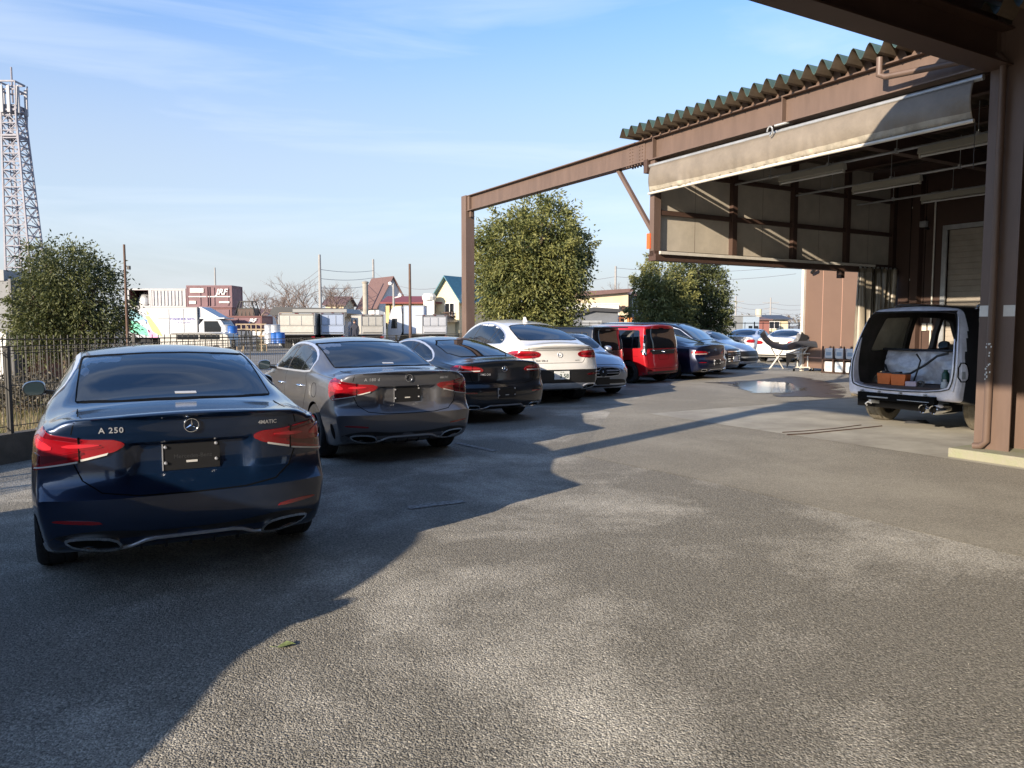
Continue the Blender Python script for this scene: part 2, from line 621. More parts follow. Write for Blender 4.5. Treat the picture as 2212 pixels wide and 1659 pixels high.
class Skin:
    def __init__(s, mb, L):
        s.bvh = BVHTree.FromPolygons([Vector(v) for v in mb.v], mb.f)
        s.L = L
    def ray(s, mode, u, v):
        k = mode[0]
        if k == 'r': return Vector((u, -3, v)), Vector((0, 1, 0))
        if k == 'f': return Vector((u, s.L+3, v)), Vector((0, -1, 0))
        if k == 's':
            q = mode[1]; return Vector((q*3, u, v)), Vector((-q, 0, 0))
        if k == 't': return Vector((u, v, 4)), Vector((0, 0, -1))
        if k in 'wW':   # wraps round a corner; u along the contour, always outward; mode[1] side; w rear W front
            q = mode[1]; xc = 0.45
            fy = (lambda y: y) if k == 'w' else (lambda y: s.L - y)
            dy = 1 if k == 'w' else -1
            if u < xc: return Vector((q*u, fy(-3), v)), Vector((0, dy, 0))
            a = (u-xc)/0.45
            d = Vector((q*math.sin(a), -dy*math.cos(a), 0))
            c = Vector((q*xc, fy(0.45), v))
            return c + d*3, -d
    def at(s, mode, u, v, off=0.0):
        o, d = s.ray(mode, u, v)
        h, n, i, t = s.bvh.ray_cast(o, d)
        if h is None:
            h, n, i, t = s.bvh.find_nearest(o + d*2.6)
        if n.dot(d) > 0: n = -n
        return h + n*off, n, d
    def patch(s, mb, mode, poly, off=0.004, mi=0, step=0.08, rim=True):
        poly = densify(poly, step)
        n = len(poly)
        xs = [p[0] for p in poly]; ys = [p[1] for p in poly]
        pts = list(poly)
        y = min(ys) + step*.5
        while y < max(ys):
            x = min(xs) + step*.5
            while x < max(xs):
                if inside((x, y), poly) and min((x-a)**2+(y-b)**2 for a, b in poly) > (step*.35)**2:
                    pts.append((x, y))
                x += step
            y += step
        r = delaunay_2d_cdt([Vector(p) for p in pts], [(i, (i+1) % n) for i in range(n)], [], 1, 1e-5)
        V, F = r[0], r[2]
        base = len(mb.v)
        d0 = None
        for q in V:
            h, nn, d = s.at(mode, q.x, q.y, off)
            mb.v.append(tuple(h))
        for f in F:
            a, b, c = [Vector(mb.v[base+i]) for i in f[:3]]
            cx = sum((V[i].x for i in f))/len(f); cy = sum((V[i].y for i in f))/len(f)
            o, d = s.ray(mode, cx, cy)
            g = tuple(base+i for i in f)
            if (b-a).cross(c-a).dot(d) > 0: g = g[::-1]
            mb.f.append(g); mb.m.append(mi)
        if rim:
            b2 = len(mb.v)
            for q in poly:
                h, nn, d = s.at(mode, q[0], q[1], off); mb.v.append(tuple(h))
            for q in poly:
                h, nn, d = s.at(mode, q[0], q[1], -0.004); mb.v.append(tuple(h))
            for i in range(n):
                j = (i+1) % n
                mb.f.append((b2+i, b2+j, b2+n+j, b2+n+i)); mb.m.append(mi)
    def strip(s, mb, mode, path, w, off=0.004, mi=0, step=0.06, closed=False):
        path = densify(path, step, closed)
        n = len(path); base = len(mb.v)
        for i, (x, y) in enumerate(path):
            a = path[(i-1) % n] if closed else path[max(0, i-1)]
            b = path[(i+1) % n] if closed else path[min(n-1, i+1)]
            dx, dy = b[0]-a[0], b[1]-a[1]
            l = math.hypot(dx, dy) or 1
            nx, ny = -dy/l*w/2, dx/l*w/2
            for t, o in ((1, -.002), (.85, off), (-.85, off), (-1, -.002)):
                h, nn, d = s.at(mode, x+nx*t, y+ny*t, o); mb.v.append(tuple(h))
        for i in range(n if closed else n-1):
            j = (i+1) % n
            for k in range(3):
                mb.f.append((base+i*4+k, base+i*4+k+1, base+j*4+k+1, base+j*4+k)); mb.m.append(mi)
    def text(s, mb, mode, txt, u, v, size, off=0.006, mi=0, bold=0.0, shear=0.0, flip=False, spacing=1.0):
        V, F = textmesh(txt, size, bold, shear, spacing)
        base = len(mb.v)
        k = -1 if flip else 1
        for x, y in V:
            h, nn, d = s.at(mode, u + k*x, v + y, off); mb.v.append(tuple(h))
        for f in F:
            mb.f.append(tuple(base+i for i in f)); mb.m.append(mi)
    def star(s, mb, mode, u, v, r, mi=0, tilt=0.0):
        """three pointed star in a ring, laid on the surface"""
        h, n, d = s.at(mode, u, v, 0.008)
        nx = Vector((1, 0, 0)) if mode[0] != 'f' else Vector((-1, 0, 0))
        up = (Vector((0, 0, 1)) - n*n.z).normalized()
        rt = up.cross(n).normalized()
        N = 40
        base = len(mb.v)
        for i in range(N):
            a = 2*math.pi*i/N
            e = rt*math.cos(a) + up*math.sin(a)
            for j in range(6):
                b = 2*math.pi*j/6
                mb.v.append(tuple(h + e*(r + r*.10*math.cos(b)) + n*(r*.10*math.sin(b))))
        for i in range(N):
            for j in range(6):
                a, b = i*6+j, i*6+(j+1) % 6
                c, e = ((i+1) % N)*6+(j+1) % 6, ((i+1) % N)*6+j
                mb.f.append((base+a, base+b, base+c, base+e)); mb.m.append(mi)
        for k in range(3):
            a = math.pi/2 + k*2*math.pi/3
            e = rt*math.cos(a) + up*math.sin(a); t = rt*-math.sin(a) + up*math.cos(a)
            P = [h + t*r*.17, h + e*r*.98, h - t*r*.17, h + n*r*.14]
            mb.add(P, [(0, 1, 3), (3, 1, 2), (0, 3, 2)], mi)

def make_wheel(name, root, x, y, r, w, side, rimm='rim', tyrem='tyre', spokes=5, turn=0.0):
    mb = MB()
    hw = w/2
    mb.lathe([(r*.66, -hw*.9), (r*.74, -hw), (r*.93, -hw), (r*.985, -hw*.86), (r, -hw*.7), (r, -hw*.45), (r*.985, -hw*.43),
              (r*.985, -hw*.37), (r, -hw*.35), (r, hw*.35), (r*.985, hw*.37), (r*.985, hw*.43), (r, hw*.45),
              (r, hw*.7), (r*.985, hw*.86), (r*.93, hw), (r*.74, hw), (r*.66, hw*.9)], 40)
    mb.lathe([(0.001, -hw*.2), (r*.62, -hw*.2), (r*.66, -hw*.9)], 40)
    o = mb.build(name, [tyrem], root, smooth=40, loc=(x, y, r), rotz=turn)
    rm = MB()
    s = side
    rm.lathe([(r*.67, s*hw*.9), (r*.64, s*hw*.97), (r*.60, s*hw*.80), (r*.58, s*hw*.2)], 40)
    rm.lathe([(0.001, s*hw*.78), (r*.10, s*hw*.76), (r*.15, s*hw*.6), (r*.15, s*hw*.1)], 20)
    for k in range(spokes*2):
        a = 2*math.pi*(k//2)/spokes + (0.16 if k % 2 else -0.16)
        c, d = math.cos(a), math.sin(a)
        rm.bar((s*hw*.62, c*r*.10, d*r*.10), (s*hw*.80, c*r*.62, d*r*.62), r*.085, hw*.25, up=(1, 0, 0))
    rm.lathe([(r*.40, s*hw*.25), (r*.12, s*hw*.25)], 30, mi=1)
    rm.build('rim', [rimm, 'dark'], o, smooth=35)
    return o

def body_obj(root, sp, mats=('black',), arches=True, seams=(), cutters=(), patches=(), cols=24, dy=.10, smooth=33, name='body'):
    mb = body_mesh(sp, cols, dy)
    sk = Skin(mb, sp['L'])
    cuts = list(cutters)
    if arches:
        for y, r in sp['arch']:
            for q in (-1, 1):
                c = MB()
                x0, x1 = sp['W']/2-.32, sp['W']/2+.5
                pr = []
                for k in range(28):
                    a = 2*math.pi*k/28
                    pr.append((y+r*math.cos(a), sp['wr_r']+r*math.sin(a)))
                c.prism(pr, 'x', q*x0, q*x1)
                cuts.append(c)
    if cuts:
        mb = bool_cut(mb, cuts)
    for i, f in enumerate(mb.f):      # the floor pan is dark
        if mb.m[i] == 0:
            zs = [mb.v[k][2] for k in f]
            if max(zs) < sp['zb'](2.0) + .03: mb.m[i] = 1
    for mode, path, w, closed in seams:
        sk.strip(mb, mode, path, w, 0.0012, 2, 0.05, closed)
    for mode, poly, mi, off in patches:
        sk.patch(mb, mode, poly, off, mi, 0.06)
    o = mb.build(name, [mats[0], 'dark', 'seam'] + list(mats[1:]), root, smooth=smooth, recalc=True)
    return o, sk

def piece(root, sk, name, mats, items, smooth=40, label=None):
    """one part made of several drawn pieces; items: (kind, mode, ...)"""
    mb = MB()
    for it in items:
        k = it[0]
        if k == 'p': sk.patch(mb, it[1], it[2], it[3], it[4], it[5] if len(it) > 5 else .06)
        elif k == 's': sk.strip(mb, it[1], it[2], it[3], it[4], it[5], .05, it[6] if len(it) > 6 else False)
        elif k == 't': sk.text(mb, it[1], it[2], it[3], it[4], it[5], it[6], it[7], *it[8:])
        elif k == '*': sk.star(mb, it[1], it[2], it[3], it[4], it[5])
    o = mb.build(name, mats, root, smooth=smooth, recalc=False)
    if label: o['label'] = label
    return o

def plate_holder(root, sk, mode, u, v, w, h, mat='black', label=None, text=None, deep=0.012, strip=True):
    hit, n, d = sk.at(mode, u, v)
    up = (Vector((0, 0, 1)) - n*n.z).normalized(); rt = up.cross(n).normalized()
    rot = Matrix((rt, n, up)).transposed().to_4x4()
    mb = MB()
    A = Matrix.Translation(hit)
    mb.box((-w/2, -.02, -h/2), (w/2, deep, h/2), 0, rot, hit)
    if strip:
        mb.box((-w/2, -.02, -h/2), (-w/2+.006, deep+.004, h/2), 1, rot, hit)
        mb.box((-.03, deep, -h*.24), (.035, deep+.003, -h*.16), 2, rot, hit)
        for a, b in ((-.44, .38), (.44, .42), (-.44, -.22), (.44, -.18)):
            c = rot @ Vector((a*w, 0, b*h)) + hit
            k = MB(); k.lathe([(.001, deep+.012), (.008, deep+.010), (.011, deep+.003), (.011, deep)], 10, axis='y')
            mb.add([rot @ Vector(p) + c for p in k.v], k.f, 1)
    o = mb.build('plate_holder', [mat, 'satin', 'whitel'], root, smooth=40)
    if label: o['label'] = label
    if text:
        t = MB()
        for body, size, x, z, mi in text:
            V, F = textmesh(body, size, .002 if size > .05 else 0)
            t.add([rot @ Vector((x + a, deep+.002, z + b)) + hit for a, b in V], F, mi)
        t.build('lettering', ['grey' if mat == 'black' else 'ink', 'ink'], o, recalc=False)
    return o

def mirror_part(root, sp_x, y, z, s, mats, big=1.0):
    mb = MB()
    prof = [(0, -.05), (.0, .055), (.05, .085), (.15, .075), (.19, .03), (.18, -.04), (.12, -.06)]
    prof = chaikin([(a*big, b*big) for a, b in prof], 2)
    n = len(prof)
    for (yy, k) in ((0, .9), (.03, 1.0), (.08, .92), (.115, .6), (.13, .25)):
        for a, b in prof:
            mb.v.append((s*(sp_x+.045 + .09*big + (a-.09*big)*k), y+yy, z+b*k))
    for i in range(4):
        for j in range(n):
            mb.f.append((i*n+j, i*n+(j+1) % n, (i+1)*n+(j+1) % n, (i+1)*n+j)); mb.m.append(0)
    mb.f.append(tuple(4*n+j for j in range(n))); mb.m.append(0)
    mb.f.append(tuple(range(n))[::-1]); mb.m.append(1)
    mb.bar((s*(sp_x-.06), y+.06, z-.04), (s*(sp_x+.08), y+.05, z-.02), .05, .035, 1)
    mb.box((min(s*(sp_x+.05), s*(sp_x+.2*big)), y+.02, z-.045), (max(s*(sp_x+.05), s*(sp_x+.2*big)), y+.10, z-.038), 2)
    o = mb.build('side_mirror', mats, root, smooth=50)
    g = MB()
    q = [(s*(sp_x+.045+.09*big+(a-.09*big)*.82), y-.002, z+b*.82) for a, b in prof]
    g.add(q, [tuple(range(n))])
    g.build('mirror_glass', ['glassl'], o)
    return o

def handle(root, sk, s, y, z, mat='chrome', l=.2):
    h, n, d = sk.at(('s', s), y, z)
    mb = MB()
    mb.tube([h + Vector((-s*.01, -l/2, 0)), h + Vector((s*.028, -l*.42, 0)), h + Vector((s*.038, 0, 0)),
             h + Vector((s*.028, l*.42, 0)), h + Vector((-s*.01, l/2, 0))], [.010, .014, .016, .014, .010], 8)
    return mb.build('door_handle', [mat], root, smooth=60)

def wheels(root, sp, rimm='rim', tyrem='tyre', spokes=5, w=.225, steer=0.0):
    for y in (sp['arch'][0][0], sp['arch'][1][0]):
        for s in (-1, 1):
            make_wheel('wheel', root, s*(sp['W']/2 - w/2 - .015), y, sp['wr_r'], w, s, rimm, tyrem, spokes,
                       turn=steer if y > 2 else 0)

def mir(poly):
    return [(-x, y) for x, y in poly]

F_ = pchip
def S_sedan():
    def recess(x, z):
        # number plate recess in the boot lid, undercut under the lip
        a = sstep(.40, .30, abs(x)) * sstep(.66, .70, z) * sstep(.90, .86, z) * .05
        return a
    return dict(L=4.55, W=1.80, zm=.60, tuck=.07, rs=.05, rr=.10, wr_r=.325, endr=.035,
        zt=F_([(0,1.065),(.08,1.075),(.4,1.075),(.62,1.078),(.80,1.10),(1.1,1.205),(1.45,1.325),(1.8,1.40),(2.2,1.432),(2.6,1.42),(2.95,1.35),(3.3,1.18),(3.55,1.03),(3.75,.985),(4.2,.90),(4.45,.80),(4.55,.72)]),
        wr=F_([(0,.69),(.3,.70),(.6,.68),(.9,.67),(1.3,.645),(1.8,.625),(2.6,.625),(3.1,.63),(3.6,.66),(4.2,.66),(4.55,.58)]),
        drop=F_([(0,.035),(.7,.035),(1.2,.05),(1.8,.045),(2.6,.045),(3.3,.05),(3.7,.05),(4.55,.07)]),
        zs=F_([(0,.94),(.5,.965),(1.0,.975),(2,.945),(3.4,.90),(4.2,.80),(4.55,.62)]),
        ws=F_([(0,.80),(.25,.835),(.6,.85),(1.0,.855),(2.2,.845),(3.3,.855),(4.0,.83),(4.55,.72)]),
        wm=F_([(0,.85),(.25,.885),(.6,.898),(1.0,.90),(1.6,.885),(2.2,.88),(3.3,.895),(3.8,.90),(4.2,.875),(4.55,.76)]),
        zb=F_([(0,.25),(.5,.18),(4.0,.17),(4.55,.20)]),
        gR=endprof([(.15,.16),(.25,.09),(.33,.03),(.42,.0),(.575,-.008),(.605,.010),(.635,.055),(.70,.085),(.90,.085),(.955,.075),(1.035,.058),(1.055,.010),(1.08,0)], .20, .88, 3.4, recess),
        gF=endprof([(.15,.10),(.3,.0),(.5,.0),(.65,.05),(.8,.16),(.95,.25)], .30, .88, 3.2),
        arch=[(.93,.355),(3.66,.355)])

A_WIN = [(3.30,.985),(2.98,1.19),(2.70,1.325),(2.3,1.362),(1.9,1.345),(1.6,1.29),(1.36,1.19),(1.27,1.06),(1.33,1.015),(2.2,.995)]

def seams_sedan():
    se = []
    for s in (-1, 1):
        m = ('s', s)
        se += [(m, [(2.42,.99),(2.44,.7),(2.40,.30)], .007, False), (m, [(3.36,.93),(3.32,.7),(3.28,.3)], .007, False),
               (m, [(1.42,.99),(1.30,.86),(1.36,.70),(1.50,.5),(1.52,.28)], .007, False)]
        # boot shut line: from the foot of the rear window to the lamps, down and across
        se += [('t', [(s*.62,.62),(s*.615,.3)], .007, False), ('r', [(s*.62,1.052),(s*.64,1.0),(s*.65,.955)], .007, False)]
    se.append(('r', [(-.655,.90),(-.65,.80),(-.60,.68),(-.50,.61),(-.3,.585),(0,.58),(.3,.585),(.50,.61),(.60,.68),(.65,.80),(.655,.90)], .008, False))
    return se

def a_sedan(root, col, badge, badge2, holder_text, chrome_win=False, gpat=False):
    sp = S_sedan()
    low = [(-.86,.19),(-.87,.25),(-.78,.36),(-.55,.395),(-.35,.375),(-.2,.36),(.2,.36),(.35,.375),(.55,.395),(.78,.36),(.87,.25),(.86,.19)]
    o, sk = body_obj(root, sp, (col, 'black'), seams=seams_sedan(), cols=44, dy=.07,
                     patches=[('r', chaikin(low, 2), 3, .002)])
    rw = chaikin([(-.635,1.088),(-.62,1.082),(0,1.096),(.62,1.082),(.635,1.088),(.60,1.335),(.575,1.358),(0,1.385),(-.575,1.358),(-.60,1.335)], 1)
    piece(root, sk, 'rear_window', ['glass', 'seam', 'whitel'], [('p', 'r', rw, .003, 0), ('s', 'r', rw, .012, .0035, 1, True),
          ('p', 'r', [(-.02,1.115),(.12,1.113),(.12,1.124),(-.02,1.126)], .006, 2)])
    ws_ = chaikin([(-.68,1.05),(0,1.07),(.68,1.05),(.60,1.33),(0,1.385),(-.60,1.33)], 1)
    piece(root, sk, 'windscreen', ['glass'], [('p', 'f', ws_, .003, 0)])
    rf = chaikin([(-.66,1.50),(-.60,1.53),(-.585,3.0),(-.61,3.02),(-.65,2.95),(-.665,1.6)], 1)
    for q in (1, -1):
        poly = rf if q == 1 else mir(rf)
        piece(root, sk, 'roof_rail_strip', ['grey'], [('p', 't', poly, .002, 0)])
    for s in (-1, 1):
        m = ('s', s)
        win = chaikin(A_WIN, 1)
        it = [('p', m, win, .002, 0), ('s', m, [(2.40,1.0),(2.30,1.35)], .05, .0035, 1), ('s', m, [(1.72,1.0),(1.60,1.28)], .022, .0035, 1)]
        it.append(('s', m, win, .026 if chrome_win else .02, .006, 2 if chrome_win else 1, True))
        piece(root, sk, 'side_window', ['glass', 'black', 'satin'], it)
        handle(root, sk, s, 1.62, .83); handle(root, sk, s, 2.62, .81)
        mirror_part(root, .86, 3.05, 1.02, s, [col, 'black', 'satin'])
        w = ('w', s)
        lamp = rcorner([(.36,.890),(.42,.845),(.60,.812),(.80,.775),(1.0,.735),(1.08,.80),(1.12,.90),(1.09,.975),(1.0,.995),(.82,.955),(.62,.925),(.42,.918)], .03)
        inner = [(.66,.862),(.84,.835),(.92,.83),(.99,.90),(1.04,.94),(.95,.948),(.80,.925),(.62,.895),(.50,.885),(.50,.872)]
        piece(root, sk, 'tail_lamp', ['redd', 'redb', 'whitel', 'seam', 'red'],
              [('p', w, lamp, .008, 4, .04), ('p', w, chaikin([(.62,.835),(.84,.795),(1.0,.765),(1.06,.81),(1.04,.85),(.86,.825),(.64,.855)], 1), .011, 0, .04), ('p', w, chaikin(inner, 1), .012, 4, .04), ('p', w, chaikin([(.64,.925),(.82,.952),(1.0,.985),(1.07,.965),(1.09,.93),(.98,.955),(.82,.93),(.64,.905)], 1), .011, 0, .04),
               ('p', w, chaikin([(.52,.885),(.70,.872),(.80,.885),(.72,.90),(.52,.895)], 1), .015, 1, .03),
               ('p', w, chaikin([(.82,.87),(.92,.862),(1.0,.93),(.90,.925)], 1), .015, 1, .03),
               ('p', w, [(.46,.842),(.655,.808),(.655,.795),(.47,.828)], .013, 2, .03),
               ('p', w, [(.675,.798),(.98,.758),(.98,.750),(.675,.788)], .013, 2, .03),
               ('s', w, [(.665,.94),(.665,.79)], .008, .014, 3)])
        refl = chaikin([(.50,.425),(.76,.445),(.80,.455),(.76,.465),(.53,.452)], 1)
        piece(root, sk, 'rear_reflector', ['red'], [('p', w, refl, .004, 0, .03)])
        ex = chaikin([(.40,.285),(.44,.335),(.56,.352),(.70,.35),(.745,.335),(.70,.29),(.55,.262),(.43,.262)], 1)
        piece(root, sk, 'exhaust_trim', ['dark', 'chrome'], [('p', w, ex, .006, 0, .04), ('s', w, ex, .020, .016, 1, True)])
        vent = chaikin([(.97,.30),(.955,.40),(.985,.47),(1.04,.47),(1.05,.38),(1.0,.29)], 1)
        piece(root, sk, 'bumper_vent', ['dark'], [('p', w, vent, .004, 0, .04)])
    ch = [(-.42,.262),(-.36,.272),(-.28,.305),(-.22,.315),(.22,.315),(.28,.305),(.36,.272),(.42,.262)]
    piece(root, sk, 'bumper_chrome_strip', ['satin'], [('s', 'r', ch, .014, .012, 0)])
    for x in (-.3, -.16, -.02, .12, .26):
        fins = MB(); fins.prism([(.16,.215),(.10,.235),(.06,.29),(.14,.29)], 'x', x-.006, x+.006)
        fins.build('diffuser_fin', ['black'], root)
    piece(root, sk, 'emblem', ['chrome'], [('*', 'r', 0, .985, .042, 0)])
    piece(root, sk, 'model_badge', ['badge'], [('t', 'r', badge, -.44, .975, .048, .004, 0, .0008, 0, False, 1.15)])
    piece(root, sk, 'drive_badge', ['badge'], [('t', 'r', badge2, .46, .975, .034, .006, 0, .0008)])
    plate_holder(root, sk, 'r', .0, .785, .335, .165, text=[(holder_text, .036, 0.01, .0, 0)] if holder_text else None)
    if gpat:
        m = ('s', -1)
        piece(root, sk, 'fuel_flap', ['seam'], [('s', m, chaikin([(.86,.72),(.86,.90),(1.06,.90),(1.08,.74)], 2), .006, .002, 0, True)])
    # front: grille and lamps, seen only from other places
    piece(root, sk, 'grille', ['black', 'chrome'], [('p', 'f', chaikin([(-.42,.42),(.42,.42),(.46,.62),(-.46,.62)], 1), .005, 0), ('*', 'f', 0, .53, .08, 1)])
    for s in (-1, 1):
        piece(root, sk, 'headlamp', ['headl'], [('p', ('W', s), chaikin([(.52,.58),(.95,.62),(1.02,.72),(.9,.72),(.6,.68)], 1), .006, 0, .04)])
    wheels(root, sp, 'drim')
    return sp

def car_at(name, label, cat, x, y, deg, group='cars parked in a row along the yard'):
    return E(name, label, cat, (x, y, 0), R(deg), group)

def gen(L, W, zt, wr, zs, rprof, fprof, arch, wr_r=.33, rplan=.2, fplan=.28, zm=.62, drop=.045, wsin=.05,
        tuck=.07, endr=.04, extra=None, pp=3.2, rr=.10, fade=.8, bow=.02, ends=(.945, .985, .975, .86), zb0=.18):
    h = W/2
    wm = F_([(0,h*ends[0]),(.055*L,h*ends[1]),(.14*L,h),(.5*L,h*.985),(.8*L,h),(.92*L,h*ends[2]),(L,h*ends[3])])
    ws = F_([(0,h*ends[0]-wsin),(.055*L,h*ends[1]-wsin),(.14*L,h-wsin),(.5*L,h*.985-wsin),(.8*L,h-wsin),(.92*L,h*ends[2]-wsin*1.5),(L,h*ends[3]-wsin)])
    d = drop if callable(drop) else (lambda y: drop)
    return dict(L=L, W=W, zm=zm, tuck=tuck, rs=.05, rr=rr, wr_r=wr_r, endr=endr, fade=fade, bow=bow,
                zt=F_(zt), wr=F_(wr), drop=d, zs=F_(zs), ws=ws, wm=wm,
                zb=F_([(0,zb0+.08),(.12*L,zb0),(.88*L,zb0),(L,zb0+.04)]),
                gR=endprof(rprof, rplan, h, pp, extra), gF=endprof(fprof, fplan, h, pp), arch=arch)

def side_glass(root, sk, win, trim='black', pillars=(), tw=.018, gl='glass', name='side_window', sides=(-1, 1), rc=0):
    for s in sides:
        m = ('s', s); w = rcorner(win, rc) if rc else chaikin(win, 1)
        it = [('p', m, w, .002, 0)]
        for a, b, wd in pillars: it.append(('s', m, [a, b], wd, .0035, 1))
        it.append(('s', m, w, tw, .006, 2, True))
        piece(root, sk, name, [gl, 'black', trim], it)

def lamps(root, sk, mode, poly, mats, extra=(), name='tail_lamp', off=.007, k=1):
    for s in (-1, 1):
        w = (mode, s)
        it = [('p', w, chaikin(poly, k), off, 0, .04)]
        for e in extra:
            if e[0] == 'p': it.append(('p', w, e[1], off+.004+e[3] if len(e) > 3 else off+.004, e[2], .04))
            else: it.append(('s', w, e[1], e[2], off+.004, e[3]))
        piece(root, sk, name, mats, it)

# ---- black two door coupe
def coupe(root, col, badge=None, lampz=.90, emb=.045, win=None, holder=True):
    sp = gen(4.70, 1.82,
        [(0,1.02),(.08,1.035),(.35,1.035),(.55,1.05),(.8,1.115),(1.2,1.23),(1.7,1.335),(2.2,1.385),(2.6,1.385),(3.0,1.31),(3.4,1.14),(3.7,.99),(4.2,.90),(4.6,.78),(4.7,.70)],
        [(0,.66),(.4,.68),(.8,.645),(1.2,.60),(1.8,.575),(2.6,.575),(3.2,.62),(3.8,.68),(4.7,.60)],
        [(0,.90),(.6,.945),(1.2,.955),(2.2,.92),(3.5,.88),(4.3,.78),(4.7,.62)],
        [(.15,.15),(.25,.06),(.35,.0),(.55,-.01),(.62,.02),(.68,.05),(.9,.06),(.97,.04),(1.02,.01)],
        [(.15,.1),(.3,0),(.5,0),(.65,.05),(.8,.16),(.95,.25)],
        [(1.02,.355),(3.86,.355)], drop=lambda y: .04)
    low = [(-.86,.19),(-.86,.27),(-.6,.33),(.6,.33),(.86,.27),(.86,.19)]
    se = [('r', [(-.60,1.0),(-.62,.80),(-.58,.68),(-.40,.645),(.40,.645),(.58,.68),(.62,.80),(.60,1.0)], .008, False)]
    for s in (-1, 1):
        se.append((('s', s), [(1.75,.96),(1.66,.7),(1.75,.3)], .008, False))
    o, sk = body_obj(root, sp, (col, 'black'), seams=se, cols=32, dy=.09, patches=[('r', chaikin(low, 1), 3, .002)])
    rw = chaikin([(-.60,1.065),(0,1.075),(.60,1.065),(.50,1.315),(0,1.335),(-.50,1.315)], 1)
    piece(root, sk, 'rear_window', ['glass', 'seam'], [('p', 'r', rw, .003, 0), ('s', 'r', rw, .012, .0035, 1, True)])
    piece(root, sk, 'windscreen', ['glass'], [('p', 'f', chaikin([(-.68,1.03),(0,1.05),(.68,1.03),(.60,1.28),(0,1.34),(-.60,1.28)], 1), .003, 0)])
    side_glass(root, sk, win or [(3.45,.965),(3.0,1.19),(2.7,1.295),(2.3,1.33),(1.9,1.30),(1.45,1.20),(1.12,1.07),(1.06,1.01),(1.2,.985),(2.2,.975)],
               'satin', [((2.0,.98),(1.95,1.32),.04)], tw=.024)
    lamps(root, sk, 'w', [(.38,lampz-.035),(.45,lampz-.06),(.8,lampz-.065),(1.0,lampz-.05),(1.06,lampz),(1.0,lampz+.05),(.7,lampz+.045),(.45,lampz+.025)],
          ['red', 'redb', 'whitel', 'seam'], [('p', [(.45,lampz-.03),(1.0,lampz-.035),(1.0,lampz-.05),(.46,lampz-.048)], 2), ('s', [(.46,lampz+.005),(.98,lampz+.02)], .014, 1), ('s', [(.62,lampz+.05),(.62,lampz-.07)], .008, 3)])
    for s in (-1, 1):
        handle(root, sk, s, 1.95, .80)
        mirror_part(root, .86, 3.1, 1.0, s, [col, 'black', 'satin'])
        piece(root, sk, 'rear_reflector', ['red'], [('p', ('w', s), chaikin([(.52,.50),(.80,.505),(.82,.525),(.55,.525)], 1), .004, 0, .03)])
        ex = chaikin([(.46,.25),(.50,.32),(.72,.32),(.74,.27),(.70,.245),(.5,.24)], 1)
        piece(root, sk, 'exhaust_trim', ['dark', 'chrome'], [('p', ('w', s), ex, .006, 0, .04), ('s', ('w', s), ex, .020, .016, 1, True)])
    piece(root, sk, 'bumper_chrome_strip', ['satin'], [('s', 'r', [(-.50,.245),(-.40,.25),(-.30,.30),(.30,.30),(.40,.25),(.50,.245)], .016, .012, 0)])
    piece(root, sk, 'emblem', ['chrome'], [('*', 'r', 0, .885, emb, 0)])
    if badge: piece(root, sk, 'model_badge', ['badge'], [('t', 'r', badge, -.36, .80, .045, .006, 0, .0012)])
    if holder: plate_holder(root, sk, 'r', 0, .50, .34, .165)
    piece(root, sk, 'grille', ['black', 'chrome'], [('p', 'f', chaikin([(-.42,.42),(.42,.42),(.46,.62),(-.46,.62)], 1), .005, 0), ('*', 'f', 0, .53, .08, 1)])
    for s in (-1, 1):
        piece(root, sk, 'headlamp', ['headl'], [('p', ('W', s), chaikin([(.52,.58),(.95,.62),(1.02,.72),(.9,.72),(.6,.68)], 1), .006, 0, .04)])
    wheels(root, sp, 'drim')

